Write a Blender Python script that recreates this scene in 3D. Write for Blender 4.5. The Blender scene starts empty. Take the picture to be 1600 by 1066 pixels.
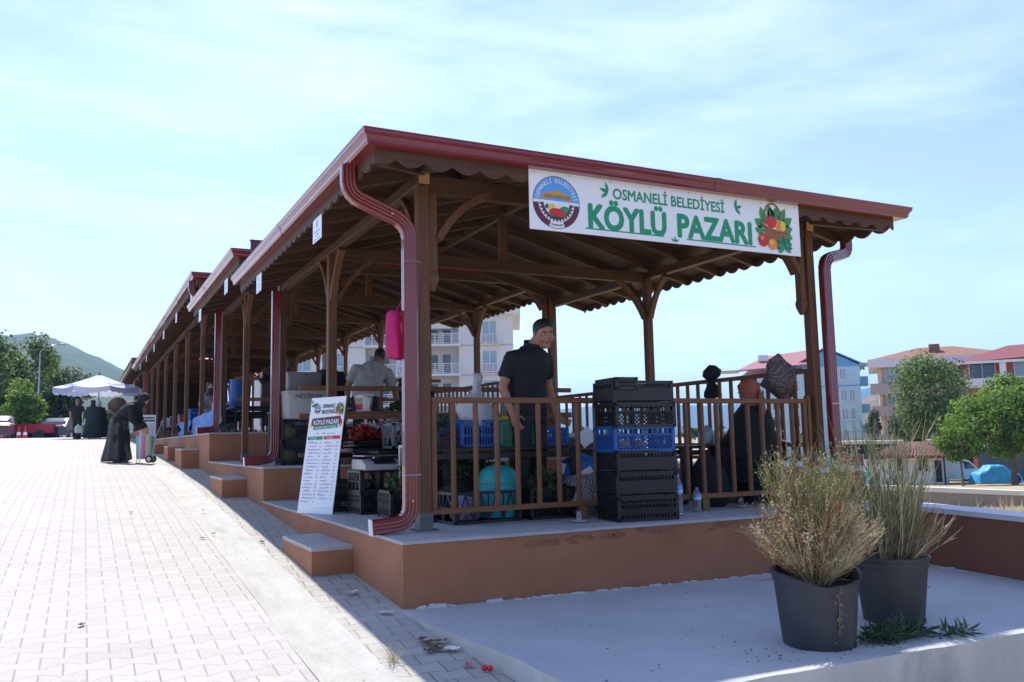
import bpy, bmesh, math, random
from mathutils import Vector, Matrix, noise as mnoise
rnd = random.Random(7)
scene = bpy.context.scene
COL = scene.collection
PI = math.pi
R = math.radians
V3 = Vector

# ------------------------------------------------------------------ camera frame (solved from the photograph)
CAM = V3((-1.953, -5.584, 0.667)); FPX = 1340.11
_ya, _pi, _ro = R(26.63), R(6.541), R(-1.129)
FWD = V3((math.sin(_ya)*math.cos(_pi), math.cos(_ya)*math.cos(_pi), math.sin(_pi)))
_R = V3((math.cos(_ya), -math.sin(_ya), 0)); _U = _R.cross(FWD)
RGT = math.cos(_ro)*_R + math.sin(_ro)*_U
UPV = -math.sin(_ro)*_R + math.cos(_ro)*_U
def ray(u, v): return FWD + RGT*((u-800)/FPX) + UPV*((533-v)/FPX)
def on(u, v, ax, val):
    d = ray(u, v); return CAM + d*((val-CAM[ax])/d[ax])
def dep(u, v, t): return CAM + ray(u, v)*t
def gnd(u, v, t):          # point at depth t under pixel column u, on the terrain
    p = dep(u, v, t); return V3((p.x, p.y, terrain_z(p.x, p.y)))

# ------------------------------------------------------------------ objects
def tag(o, label=None, cat=None, group=None, kind=None):
    if label: o['label'] = label
    if cat: o['category'] = cat
    if group: o['group'] = group
    if kind: o['kind'] = kind
    return o
def empty(name, loc=(0,0,0), rz=0.0, label=None, cat=None, group=None):
    o = bpy.data.objects.new(name, None); o.empty_display_size = .2
    o.location = loc; o.rotation_euler = (0,0,rz); COL.objects.link(o)
    return tag(o, label, cat, group)
def kids(o): return [c for c in COL.objects if c.parent == o]
def copy_tree(o, loc=None, rz=None, label=None, group=None, parent=None, scale=None):
    c = o.copy(); COL.objects.link(c)
    if parent: c.parent = parent
    if loc is not None: c.location = loc
    if rz is not None: c.rotation_euler = (0,0,rz)
    if scale is not None: c.scale = (scale,)*3 if not hasattr(scale,'__len__') else scale
    if label: c['label'] = label
    if group: c['group'] = group
    for ch in kids(o): copy_tree(ch, parent=c)
    return c

def ellipse(c, s, f, a, b, n=14, ph=0.0):
    return [V3(c) + s*(a*math.cos(ph+2*PI*i/n)) + f*(b*math.sin(ph+2*PI*i/n)) for i in range(n)]

class MB:
    def __init__(s): s.v=[]; s.f=[]; s.m=[]
    def add(s, vs, fs, mat=0):
        k=len(s.v); s.v += [V3(p) for p in vs]
        for f in fs: s.f.append(tuple(i+k for i in f)); s.m.append(mat)
        return s
    def box(s, c, sz, rot=None, mat=0):
        c=V3(c); h=V3(sz)*.5
        P=[V3((x*h.x,y*h.y,z*h.z)) for x in(-1,1) for y in(-1,1) for z in(-1,1)]
        if rot is not None: P=[rot@p for p in P]
        return s.add([c+p for p in P],[(0,1,3,2),(4,6,7,5),(0,4,5,1),(2,3,7,6),(0,2,6,4),(1,5,7,3)],mat)
    def bb(s, lo, hi, mat=0):
        lo=V3(lo); hi=V3(hi); return s.box((lo+hi)*.5, hi-lo, None, mat)
    def bar(s, p0, p1, w, h, up=(0,0,1), mat=0):
        p0=V3(p0); p1=V3(p1); d=(p1-p0); L=d.length; d.normalize(); u=V3(up)
        x=d.cross(u)
        if x.length<1e-4: x=d.cross(V3((0,1,0)))
        x.normalize(); z=x.cross(d)
        M=Matrix((x,d,z)).transposed()
        return s.box((p0+p1)*.5,(w,L,h),M,mat)
    def sweep(s, pts, secs, up=(0,0,1), cap=True, mat=0, closed=False):
        """secs: a 2-D section (list of (a,b)) or a function i -> section"""
        pts=[V3(p) for p in pts]; n=len(pts); rings=[]; pu=V3(up)
        for i,p in enumerate(pts):
            t=(pts[min(i+1,n-1)]-pts[max(i-1,0)]).normalized()
            x=t.cross(pu)
            if x.length<1e-3: x=t.cross(V3((0.3,1,0.1)))
            x.normalize(); z=x.cross(t); pu=z
            sc=secs(i) if callable(secs) else secs
            rings.append([p+x*a+z*b for a,b in sc])
        return s.loft(rings,cap,mat)
    def loft(s, rings, cap=True, mat=0):
        n=len(rings[0]); vs=[p for r in rings for p in r]; fs=[]
        for i in range(len(rings)-1):
            for j in range(n):
                a=i*n+j; b=i*n+(j+1)%n; fs.append((a,b,b+n,a+n))
        if cap:
            fs.append(tuple(reversed(range(n)))); k=(len(rings)-1)*n; fs.append(tuple(range(k,k+n)))
        return s.add(vs,fs,mat)
    def tube(s, pts, r, n=8, cap=True, mat=0, up=(0,0,1)):
        rr=(lambda i: r[i]) if hasattr(r,'__len__') else (lambda i: r)
        return s.sweep(pts, lambda i:[(rr(i)*math.cos(2*PI*j/n), rr(i)*math.sin(2*PI*j/n)) for j in range(n)], up, cap, mat)
    def lathe(s, prof, c=(0,0,0), n=20, cap=True, mat=0):
        c=V3(c)
        return s.loft([[c+V3((r*math.cos(2*PI*j/n), r*math.sin(2*PI*j/n), z)) for j in range(n)] for r,z in prof],cap,mat)
    def ell(s, c, rx, ry, rz, n=14, m=9, rot=None, mat=0):
        c=V3(c); rings=[]
        for i in range(m+1):
            a=-PI/2+PI*i/m; a=max(-PI/2+.08,min(PI/2-.08,a)); ring=[]
            for j in range(n):
                q=V3((rx*math.cos(a)*math.cos(2*PI*j/n), ry*math.cos(a)*math.sin(2*PI*j/n), rz*math.sin(a)))
                ring.append(c+(rot@q if rot is not None else q))
            rings.append(ring)
        return s.loft(rings,True,mat)
    def prism(s, pts, d, mat=0):
        """pts: planar 3-D polygon, d: extrusion vector"""
        n=len(pts); d=V3(d); pts=[V3(p) for p in pts]
        fs=[tuple(range(n)),tuple(reversed(range(n,2*n)))]+[(i,i+n,(i+1)%n+n,(i+1)%n) for i in range(n)]
        return s.add(pts+[p+d for p in pts],fs,mat)
    def poly(s, pts, mat=0): return s.add(pts,[tuple(range(len(pts)))],mat)
    def mesh(s, name, mats, smooth=False, bevel=0, recalc=True):
        me=bpy.data.meshes.new(name); me.from_pydata([tuple(p) for p in s.v],[],s.f)
        if not isinstance(mats,(list,tuple)): mats=[mats]
        for m in mats: me.materials.append(m)
        if len(mats)>1: me.polygons.foreach_set('material_index',s.m)
        if bevel or recalc:
            bm=bmesh.new(); bm.from_mesh(me)
            if recalc: bmesh.ops.recalc_face_normals(bm,faces=bm.faces)
            if bevel:
                es=[e for e in bm.edges if e.is_manifold and e.calc_face_angle(0)>.6]
                bmesh.ops.bevel(bm,geom=es,offset=bevel,segments=1,affect='EDGES',clamp_overlap=True)
            bm.to_mesh(me); bm.free()
        if smooth:
            me.polygons.foreach_set('use_smooth',[True]*len(me.polygons))
            if smooth!=True: me.set_sharp_from_angle(angle=smooth)
        me.update(); return me
    def build(s, name, mats, parent=None, smooth=False, bevel=0, recalc=True, world=False):
        if world and parent is not None:
            l=V3(parent.location); p=parent.parent
            while p is not None: l+=V3(p.location); p=p.parent
            s.v=[p-l for p in s.v]
        o=bpy.data.objects.new(name,s.mesh(name,mats,smooth,bevel,recalc)); COL.objects.link(o)
        if parent is not None: o.parent=parent
        return o
def base_thing(mb, name, mats, loc, label, cat, group=None, smooth=False, bevel=0, rz=0, recalc=True):
    o=mb.build(name,mats,None,smooth,bevel,recalc); o.location=loc; o.rotation_euler=(0,0,rz)
    return tag(o,label,cat,group)
def world_thing(mb, name, mats, label, cat, group=None, smooth=False, bevel=0, recalc=True, kind=None):
    """mesh given in world coordinates: put its origin at its base centre"""
    lo=V3([min(p[i] for p in mb.v) for i in range(3)]); hi=V3([max(p[i] for p in mb.v) for i in range(3)])
    b=V3(((lo.x+hi.x)/2,(lo.y+hi.y)/2,lo.z)); mb.v=[p-b for p in mb.v]
    o=mb.build(name,mats,None,smooth,bevel,recalc); o.location=b
    return tag(o,label,cat,group,kind)
def remesh(mb, name, mat, parent=None, voxel=.012, it=4, loc=None, fac=.5, fold=0.0):
    """one continuous surface out of overlapping closed shapes"""
    o=bpy.data.objects.new('tmp',mb.mesh('tmp',mat)); COL.objects.link(o)
    m=o.modifiers.new('r','REMESH'); m.mode='VOXEL'; m.voxel_size=voxel; m.use_smooth_shade=True
    if it:
        s=o.modifiers.new('s','SMOOTH'); s.factor=fac; s.iterations=it
    dg=bpy.context.evaluated_depsgraph_get(); dg.update()
    me=bpy.data.meshes.new_from_object(o.evaluated_get(dg)); me.name=name
    old=o.data; bpy.data.objects.remove(o); bpy.data.meshes.remove(old)
    if fold:      # cloth creases
        nn=[V3(v.normal) for v in me.vertices]
        for v,n_ in zip(me.vertices,nn):
            p=V3(v.co); v.co=p+n_*fold*(mnoise.noise(V3((p.x*9,p.y*9,p.z*5)))+.8*abs(mnoise.noise(V3((p.x*14+3,p.y*14,p.z*22+p.x*20))))+.3*mnoise.noise(p*40))
    me.materials.clear()
    me.materials.append(mat)
    me.polygons.foreach_set('use_smooth',[True]*len(me.polygons))
    r=bpy.data.objects.new(name,me); COL.objects.link(r)
    if parent is not None: r.parent=parent
    if loc is not None: r.location=loc
    return r

# ------------------------------------------------------------------ lettering (flat printed letters)
def text_mesh(txt, size=1.0, bold=0.0, sx=1.0, align='CENTER', spacing=1.0, shear=0.0):
    cu=bpy.data.curves.new('t','FONT'); cu.body=txt; cu.size=size; cu.align_x=align; cu.align_y='BOTTOM_BASELINE'
    cu.offset=bold*size; cu.space_character=spacing; cu.resolution_u=3; cu.shear=shear; cu.fill_mode='FRONT'
    o=bpy.data.objects.new('t',cu); COL.objects.link(o)
    dg=bpy.context.evaluated_depsgraph_get(); dg.update()
    me=bpy.data.meshes.new_from_object(o.evaluated_get(dg)); bpy.data.objects.remove(o); bpy.data.curves.remove(cu)
    vs=[V3((v.co.x*sx,v.co.y,0)) for v in me.vertices]; fs=[tuple(p.vertices) for p in me.polygons]
    bpy.data.meshes.remove(me); return vs,fs
class Print:
    """flat artwork in its own (x right, y up) frame: shapes get a layer height of their own (0.6 mm steps)"""
    def __init__(s): s.mb=MB(); s.mats=[]; s.k=0
    def mi(s,m):
        if m not in s.mats: s.mats.append(m)
        return s.mats.index(m)
    def shape(s, pts, m, z):
        s.mb.add([V3((p[0],p[1],z)) for p in pts],[tuple(range(len(pts)))],s.mi(m)); return s
    def disc(s, c, rx, ry, m, z, n=28, rot=0.0, a0=0.0, a1=2*PI):
        P=[]
        k=n if abs(a1-a0-2*PI)<1e-6 else n+1
        for i in range(k):
            a=a0+(a1-a0)*i/n; x=rx*math.cos(a); y=ry*math.sin(a)
            P.append((c[0]+x*math.cos(rot)-y*math.sin(rot), c[1]+x*math.sin(rot)+y*math.cos(rot)))
        return s.shape(P,m,z)
    def ringseg(s, c, r0, r1, a0, a1, m, z, n=28):
        for i in range(n):
            b0=a0+(a1-a0)*i/n; b1=a0+(a1-a0)*(i+1)/n
            s.shape([(c[0]+r*math.cos(b),c[1]+r*math.sin(b)) for r,b in ((r0,b0),(r1,b0),(r1,b1),(r0,b1))],m,z)
        return s
    def line(s, pts, w, m, z):
        for a,b in zip(pts,pts[1:]):
            dx,dy=b[0]-a[0],b[1]-a[1]; L=math.hypot(dx,dy) or 1; nx,ny=-dy/L*w/2,dx/L*w/2
            s.shape([(a[0]+nx,a[1]+ny),(a[0]-nx,a[1]-ny),(b[0]-nx,b[1]-ny),(b[0]+nx,b[1]+ny)],m,z)
        return s
    def text(s, txt, c, size, m, z, bold=0.0, sx=1.0, align='CENTER', spacing=1.0, shear=0.0, rot=0.0, width=None):
        vs,fs=text_mesh(txt,size,0,sx,align,spacing,shear)
        if width:
            w=max(v.x for v in vs)-min(v.x for v in vs); k=(width-2*bold*size)/w
            for v in vs: v.x*=k
        ca,sa=math.cos(rot),math.sin(rot); N_=9 if bold else 1      # heavier strokes: the letter laid over itself, slightly shifted
        for j in range(N_):
            ox,oy=(0,0) if j==0 else (bold*size*math.cos(j*PI/4),bold*size*math.sin(j*PI/4))
            s.mb.add([V3((c[0]+(v.x+ox)*ca-(v.y+oy)*sa,c[1]+(v.x+ox)*sa+(v.y+oy)*ca,z+j*.00006)) for v in vs],fs,s.mi(m))
        return s
    def arc_text(s, txt, c, r, a0, a1, size, m, z, bold=0.0, sx=.8):
        n=len(txt)
        for i,ch in enumerate(txt):
            if ch==' ': continue
            a=a0+(a1-a0)*(i+.5)/n
            s.text(ch,(c[0]+r*math.cos(a),c[1]+r*math.sin(a)),size,m,z,bold,sx,rot=a-PI/2)
        return s
    def leaf(s, c, L, W, ang, m, z):
        P=[(0,0),(.3*L,.5*W),(.65*L,.45*W),(L,0),(.65*L,-.45*W),(.3*L,-.5*W)]
        ca,sa=math.cos(ang),math.sin(ang)
        return s.shape([(c[0]+x*ca-y*sa,c[1]+x*sa+y*ca) for x,y in P],m,z)
    def build(s, name, parent, mat4):
        s.mb.v=[mat4@p for p in s.mb.v]
        return s.mb.build(name,s.mats,parent,recalc=False)
FACE_FRONT=Matrix(((1,0,0,0),(0,0,-1,0),(0,1,0,0),(0,0,0,1)))   # x right, y up, facing -Y

# ------------------------------------------------------------------ materials
def nt(name):
    m=bpy.data.materials.new(name); m.use_nodes=True; t=m.node_tree; t.nodes.clear(); return m,t
def N(t,k,**kw):
    n=t.nodes.new(k)
    for a,b in kw.items():
        if a in n.inputs.keys(): n.inputs[a].default_value=b
        else: setattr(n,a,b)
    return n
def L(t,a,b): t.links.new(a,b)
def mat(name,c1,c2=None,rough=.6,scale=6.,stretch=(1,1,1),metal=0.,bump=0.,detail=5.,spec=.5,bscale=None,world=False,c3=None,transl=0.,r2=None,coat=0.,dirt=None):
    """base colour wandering between c1 and c2 (and spots of c3), optional bump and roughness variation"""
    m,t=nt(name); out=N(t,'ShaderNodeOutputMaterial'); b=N(t,'ShaderNodeBsdfPrincipled')
    b.inputs['Roughness'].default_value=rough; b.inputs['Metallic'].default_value=metal; b.inputs['Specular IOR Level'].default_value=spec
    b.inputs['Coat Weight'].default_value=coat
    tc=N(t,'ShaderNodeTexCoord'); mp=N(t,'ShaderNodeMapping'); mp.inputs['Scale'].default_value=stretch
    if world:
        g=N(t,'ShaderNodeNewGeometry'); L(t,g.outputs['Position'],mp.inputs['Vector'])
    else: L(t,tc.outputs['Object'],mp.inputs['Vector'])
    col=None
    if c2 is not None:
        n=N(t,'ShaderNodeTexNoise',Scale=scale,Detail=detail,Roughness=.62); L(t,mp.outputs[0],n.inputs['Vector'])
        r=N(t,'ShaderNodeValToRGB'); e=r.color_ramp.elements
        e[0].position=.32; e[1].position=.68; e[0].color=(*c1,1); e[1].color=(*c2,1)
        L(t,n.outputs['Fac'],r.inputs[0]); col=r.outputs[0]
        if c3 is not None:
            n3=N(t,'ShaderNodeTexNoise',Scale=scale*.37,Detail=8.,Roughness=.7); L(t,mp.outputs[0],n3.inputs['Vector'])
            r3=N(t,'ShaderNodeValToRGB'); r3.color_ramp.elements[0].position=.55; r3.color_ramp.elements[1].position=.72
            L(t,n3.outputs['Fac'],r3.inputs[0])
            mx=N(t,'ShaderNodeMix',data_type='RGBA'); mx.inputs[7].default_value=(*c3,1)
            L(t,r3.outputs[0],mx.inputs[0]); L(t,col,mx.inputs[6]); col=mx.outputs[2]
        L(t,col,b.inputs['Base Color'])
        if r2 is not None:
            mr=N(t,'ShaderNodeMapRange'); mr.inputs['To Min'].default_value=rough; mr.inputs['To Max'].default_value=r2
            L(t,n.outputs['Fac'],mr.inputs['Value']); L(t,mr.outputs[0],b.inputs['Roughness'])
    else: b.inputs['Base Color'].default_value=(*c1,1)
    if bump:
        nb=N(t,'ShaderNodeTexNoise',Scale=bscale or scale*3,Detail=6.,Roughness=.65); L(t,mp.outputs[0],nb.inputs['Vector'])
        bp=N(t,'ShaderNodeBump',Strength=min(1,bump),Distance=.01*max(1,bump)); L(t,nb.outputs['Fac'],bp.inputs['Height']); L(t,bp.outputs[0],b.inputs['Normal'])
    if transl:
        tr=N(t,'ShaderNodeBsdfTranslucent'); mx=N(t,'ShaderNodeMixShader'); mx.inputs[0].default_value=transl
        if col is not None: L(t,col,tr.inputs['Color'])
        else: tr.inputs['Color'].default_value=(*c1,1)
        L(t,b.outputs[0],mx.inputs[1]); L(t,tr.outputs[0],mx.inputs[2]); L(t,mx.outputs[0],out.inputs[0])
    else: L(t,b.outputs[0],out.inputs[0])
    return m
def wood(name,axis,c1,c2,c3=None,rough=.55,sc=1.0):
    st=[38*sc,38*sc,38*sc]; st[axis]=2.2*sc
    return mat(name,c1,c2,rough,1.0,tuple(st),bump=.35,bscale=1.4,world=False,c3=c3,detail=6.,r2=rough+.15)
# ------------------------------------------------------------------ palette
WD1,WD2,WD3=(.055,.0225,.0092),(.114,.050,.021),(.032,.0125,.006)
W_X=wood('stained_wood_x',0,WD1,WD2,WD3); W_Y=wood('stained_wood_y',1,WD1,WD2,WD3); W_Z=wood('stained_wood_z_lit',2,(.098,.038,.0145),(.172,.072,.028),(.055,.022,.009))  # uprights use a lighter copy, light on the posts put into the colour
RD1,RD2=(.155,.060,.022),(.225,.094,.036)
R_X=wood('rail_wood_x',0,RD1,RD2,(.09,.045,.022)); R_Y=wood('rail_wood_y',1,RD1,RD2,(.09,.045,.022)); R_Z=wood('rail_wood_z',2,RD1,RD2,(.09,.045,.022))
ENDGRAIN=mat('cut_wood_end',(.50,.26,.08),(.60,.34,.12),.6,30,bump=.2)
BOARDS=None
def boards_mat():
    m,t=nt('roof_boards'); out=N(t,'ShaderNodeOutputMaterial'); b=N(t,'ShaderNodeBsdfPrincipled'); b.inputs['Roughness'].default_value=.65
    tc=N(t,'ShaderNodeTexCoord'); mp=N(t,'ShaderNodeMapping'); mp.inputs['Scale'].default_value=(30,1.6,30); L(t,tc.outputs['Object'],mp.inputs[0])
    n=N(t,'ShaderNodeTexNoise',Scale=1.,Detail=6.); L(t,mp.outputs[0],n.inputs['Vector'])
    r=N(t,'ShaderNodeValToRGB'); r.color_ramp.elements[0].color=(.042,.0165,.007,1); r.color_ramp.elements[1].color=(.085,.034,.0145,1); r.color_ramp.elements[0].position=.3; r.color_ramp.elements[1].position=.7
    L(t,n.outputs['Fac'],r.inputs[0])
    sx=N(t,'ShaderNodeSeparateXYZ'); L(t,tc.outputs['Object'],sx.inputs[0])
    mu=N(t,'ShaderNodeMath',operation='MULTIPLY'); mu.inputs[1].default_value=1/.12; L(t,sx.outputs['X'],mu.inputs[0])
    fr=N(t,'ShaderNodeMath',operation='FRACT'); L(t,mu.outputs[0],fr.inputs[0])
    gt=N(t,'ShaderNodeMath',operation='GREATER_THAN'); gt.inputs[1].default_value=.07; L(t,fr.outputs[0],gt.inputs[0])
    mx=N(t,'ShaderNodeMix',data_type='RGBA'); mx.inputs[6].default_value=(.012,.008,.006,1); L(t,gt.outputs[0],mx.inputs[0]); L(t,r.outputs[0],mx.inputs[7])
    L(t,mx.outputs[2],b.inputs['Base Color']); bp=N(t,'ShaderNodeBump',Strength=.6,Distance=.01); L(t,gt.outputs[0],bp.inputs['Height']); L(t,bp.outputs[0],b.inputs['Normal'])
    L(t,b.outputs[0],out.inputs[0]); return m
BOARDS=boards_mat()
GUTTER=mat('red_painted_metal',(.21,.022,.018),(.18,.018,.015),.16,3,bump=.05,bscale=9,r2=.26,coat=.6)
GUTTER_D=mat('dark_red_sheet',(.12,.014,.022),(.15,.02,.026),.38,4,bump=.08)
STEEL=mat('galvanised_screw',(.6,.6,.6),None,.3,metal=.9)
SHOE=mat('grey_steel_shoe',(.10,.105,.11),(.16,.16,.16),.45,14,metal=.5,bump=.1)
PLASTER=mat('terracotta_plaster',(.40,.172,.085),(.33,.138,.066),.85,1.7,bump=.6,bscale=45,world=True,c3=(.27,.105,.05))
PLASTER_D=mat('brown_plaster_wall',(.255,.102,.056),(.215,.085,.046),.85,2.2,bump=.5,bscale=45,world=True,c3=(.17,.068,.04))
SLAB=mat('smooth_platform_concrete',(.36,.36,.36),(.45,.445,.435),.6,3,bump=.25,bscale=30,world=True,c3=(.28,.28,.275))
CAPST=mat('white_cap_concrete',(.60,.60,.60),(.70,.70,.69),.65,5,bump=.3,bscale=40,world=True,c3=(.45,.45,.45))
TERR=mat('poured_terrace_concrete',(.40,.408,.425),(.50,.505,.518),.7,1.3,bump=.35,bscale=22,world=True,c3=(.315,.315,.315))
TERR_S=mat('bounce_lit_weathered_kerb',(.46,.44,.40),(.60,.575,.53),.8,3.0,(1,1,.4),bump=.6,bscale=24,world=True,c3=(.30,.28,.245))  # kerb faces paler and warmer, bounced road light put into their weathered colour
MORTAR=mat('spilled_mortar',(.66,.65,.62),(.55,.54,.52),.9,20,bump=.6)
BLACKP=mat('black_plastic',(.012,.012,.013),(.02,.02,.021),.42,12,bump=.1)
GREYP=mat('grey_plastic',(.16,.165,.17),(.2,.2,.205),.45,10)
POT_A=mat('grey_pot_plastic',(.034,.036,.040),(.052,.054,.058),.5,5,bump=.15,c3=(.085,.082,.077),r2=.65)
POT_B=mat('grey_pot_plastic_warm',(.040,.0395,.039),(.06,.058,.056),.5,5,bump=.15,c3=(.09,.085,.08),r2=.65)
BLUEP=mat('blue_plastic',(.02,.10,.36),(.03,.13,.42),.4,9,bump=.05,transl=.12)
GREENP=mat('green_plastic',(.02,.20,.10),(.03,.25,.13),.4,9,transl=.12)
WHITEP=mat('white_plastic',(.72,.72,.71),(.62,.62,.62),.4,6)
YELLOW=mat('yellow_plastic',(.75,.52,.02),None,.4)
REDP=mat('red_plastic',(.55,.02,.02),None,.4)
TEALP=mat('teal_plastic',(.01,.27,.28),(.015,.33,.33),.4,6)
PINKB=mat('pink_plastic_bag',(.80,.035,.26),(.70,.03,.22),.35,5,bump=.5,bscale=26,transl=.45)
CLEARB=mat('thin_clear_bag',(.62,.62,.64),(.78,.78,.80),.25,9,bump=.6,bscale=30,transl=.35)
SOIL=mat('dark_soil',(.02,.016,.012),(.045,.035,.025),.95,30,bump=1)
PAPER=mat('white_card',(.80,.80,.78),None,.6)
BOARDW=mat('white_print_board',(.86,.865,.875),None,.35)
G_GREEN=mat('print_green',(.012,.30,.135),None,.4)
K_MAROON=mat('print_maroon',(.115,.018,.045),None,.4)
K_BLUE=mat('print_blue',(.10,.36,.80),None,.4)
K_GOLD=mat('print_gold',(.62,.36,.06),(.50,.27,.04),.4,60)
K_RED=mat('print_red',(.62,.02,.025),None,.4)
K_DGREEN=mat('print_dark_green',(.02,.14,.04),None,.4)
K_LGREEN=mat('print_leaf_green',(.06,.30,.05),None,.4)
K_YELLOW=mat('print_yellow',(.80,.62,.06),None,.4)
K_ORANGE=mat('print_orange',(.85,.26,.03),None,.4)
K_BROWN=mat('print_basket_brown',(.36,.13,.035),(.46,.19,.06),.4,90)
K_DBROWN=mat('print_dark_brown',(.16,.05,.02),None,.4)
K_BLACK=mat('print_black',(.02,.02,.022),None,.4)
K_WHITE=mat('print_white',(.82,.82,.82),None,.4)
K_LBLUE=mat('print_pen_blue',(.07,.11,.42),None,.5)
K_PLATE=mat('print_pale_blue',(.20,.42,.75),None,.4)
SKIN_A=mat('skin_tanned',(.36,.165,.105),(.42,.20,.13),.5,14,bump=.05)
SKIN_B=mat('skin_light',(.50,.27,.19),(.55,.31,.22),.5,14)
HAIR=mat('black_hair',(.012,.010,.009),(.03,.026,.022),.5,60,bump=.5,bscale=160)
HAIRG=mat('grey_hair',(.12,.115,.11),(.2,.19,.18),.6,60,bump=.4)
CL_BLACK=mat('black_cotton',(.010,.010,.012),(.016,.016,.018),.85,12,bump=.35,bscale=18)
CL_GREY=mat('grey_tshirt',(.40,.405,.40),(.46,.46,.455),.9,9,bump=.5,bscale=12)
CL_NAVY=mat('dark_trousers',(.016,.018,.024),(.026,.028,.036),.85,12,bump=.3)
CL_ROBE=mat('black_robe',(.012,.0125,.014),(.02,.02,.022),.8,6,bump=.4,bscale=9)
CL_SKIRT=mat('dark_mauve_skirt',(.060,.050,.058),(.085,.072,.080),.85,8,bump=.4,bscale=10)
CL_TEALR=mat('dark_teal_robe',(.014,.026,.030),(.02,.034,.038),.85,8,bump=.4)
SC_ORANGE=mat('rust_headscarf',(.42,.115,.06),(.30,.075,.04),.75,9,(1,1,2.2),bump=.5,bscale=12)
SC_LIGHT=mat('light_headscarf',(.55,.52,.56),(.35,.33,.45),.8,14)
SC_GREY=mat('grey_headscarf',(.17,.17,.18),(.22,.22,.23),.8,9,bump=.3)
EYE_W=mat('eye_white',(.6,.58,.55),None,.3)
EYE_D=mat('eye_dark',(.015,.01,.008),None,.2)
LIP=mat('lip',(.30,.10,.085),None,.5)
def glassmat(name,col,rough=.05,tr=1.0,ior=1.33):
    m,t=nt(name); out=N(t,'ShaderNodeOutputMaterial'); b=N(t,'ShaderNodeBsdfPrincipled')
    b.inputs['Base Color'].default_value=(*col,1); b.inputs['Roughness'].default_value=rough; b.inputs['Transmission Weight'].default_value=tr; b.inputs['IOR'].default_value=ior
    L(t,b.outputs[0],out.inputs[0]); return m
WATERB=glassmat('bottle_plastic',(.88,.94,.98),.08,.9,1.2)
WINDOW=mat('window_glass',(.05,.07,.09),(.10,.13,.16),.08,.7,spec=.8)
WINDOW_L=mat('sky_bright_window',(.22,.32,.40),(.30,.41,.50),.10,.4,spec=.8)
CARGLASS=mat('car_glass',(.03,.04,.05),None,.05,spec=.8)
TYRE=mat('tyre_rubber',(.015,.015,.015),(.025,.025,.025),.8,20)
CHROME=mat('bare_metal',(.55,.56,.58),(.42,.43,.45),.3,8,metal=.8)
TARP=mat('blue_tarpaulin',(.015,.13,.42),(.03,.2,.52),.5,3,bump=.8,bscale=8,c3=(.10,.34,.62))
TARPC=mat('light_blue_car_cover',(.03,.30,.62),(.06,.40,.72),.5,1.6,bump=.8,bscale=4)
NET=mat('black_net',(.014,.014,.014),None,.7)
def checker(name,a,b,sc):
    m,t=nt(name); out=N(t,'ShaderNodeOutputMaterial'); s=N(t,'ShaderNodeBsdfPrincipled'); s.inputs['Roughness'].default_value=.9
    tc=N(t,'ShaderNodeTexCoord'); ch=N(t,'ShaderNodeTexChecker',Scale=sc); ch.inputs[1].default_value=(*a,1); ch.inputs[2].default_value=(*b,1)
    nz=N(t,'ShaderNodeTexNoise',Scale=6.); mx=N(t,'ShaderNodeMix',data_type='VECTOR'); mx.inputs[0].default_value=.06
    L(t,tc.outputs['Object'],nz.inputs['Vector']); L(t,tc.outputs['Object'],mx.inputs[4]); L(t,nz.outputs['Color'],mx.inputs[5])
    L(t,mx.outputs[1],ch.inputs['Vector']); L(t,ch.outputs[0],s.inputs['Base Color']); L(t,s.outputs[0],out.inputs[0]); return m
CHECK=checker('checked_cloth',(.50,.48,.46),(.06,.035,.04),75)
CHECKS=checker('small_check_scarf',(.26,.20,.18),(.06,.04,.042),60)
def stripes(name,cols,axis,sc):
    m,t=nt(name); out=N(t,'ShaderNodeOutputMaterial'); s=N(t,'ShaderNodeBsdfPrincipled'); s.inputs['Roughness'].default_value=.7
    tc=N(t,'ShaderNodeTexCoord'); sx=N(t,'ShaderNodeSeparateXYZ'); L(t,tc.outputs['Object'],sx.inputs[0])
    mu=N(t,'ShaderNodeMath',operation='MULTIPLY'); mu.inputs[1].default_value=sc; L(t,sx.outputs[axis],mu.inputs[0])
    fr=N(t,'ShaderNodeMath',operation='FRACT'); L(t,mu.outputs[0],fr.inputs[0])
    r=N(t,'ShaderNodeValToRGB'); r.color_ramp.interpolation='CONSTANT'; e=r.color_ramp.elements
    while len(e)<len(cols): e.new(.5)
    for i,c in enumerate(cols): e[i].position=i/len(cols); e[i].color=(*c,1)
    L(t,fr.outputs[0],r.inputs[0]); L(t,r.outputs[0],s.inputs['Base Color']); L(t,s.outputs[0],out.inputs[0]); return m
PASTEL=stripes('pastel_stripes',[(.55,.16,.30),(.58,.50,.20),(.26,.47,.30),(.22,.40,.48),(.56,.54,.48),(.50,.22,.36)],0,3.1)
# ------------------------------------------------------------------ ground shape
RP=[(-60,-4.2),(-12,-1.36),(-4,-.75),(0,-.444),(4.7,-.10),(8,.10),(11.35,.25),(14.3,.355),(18,.48),(26,.78),(35,1.04),(42,1.19),(50,1.24),(70,1.1),(120,-.5),(400,-4),(5000,-4)]
def interp(P,t):
    if t<=P[0][0]: return P[0][1]
    for (a,x),(b,y) in zip(P,P[1:]):
        if t<=b: return x+(y-x)*(t-a)/(b-a)
    return P[-1][1]
def road_z(y):
    w=.9 if -1<y<8 else 1.6
    return sum(interp(RP,y+w*k/2) for k in(-2,-1,0,1,2))/5
RT=[(-50,-.12),(8,-.12),(25.6,-1.60),(40,-2.15),(66,-3.45),(100,-4.2),(5000,-4.2)]
def tdep(x,y): return (x-CAM.x)*.448+(y-CAM.y)*.894
def right_z(x,y): return interp(RT,tdep(x,y))
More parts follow.
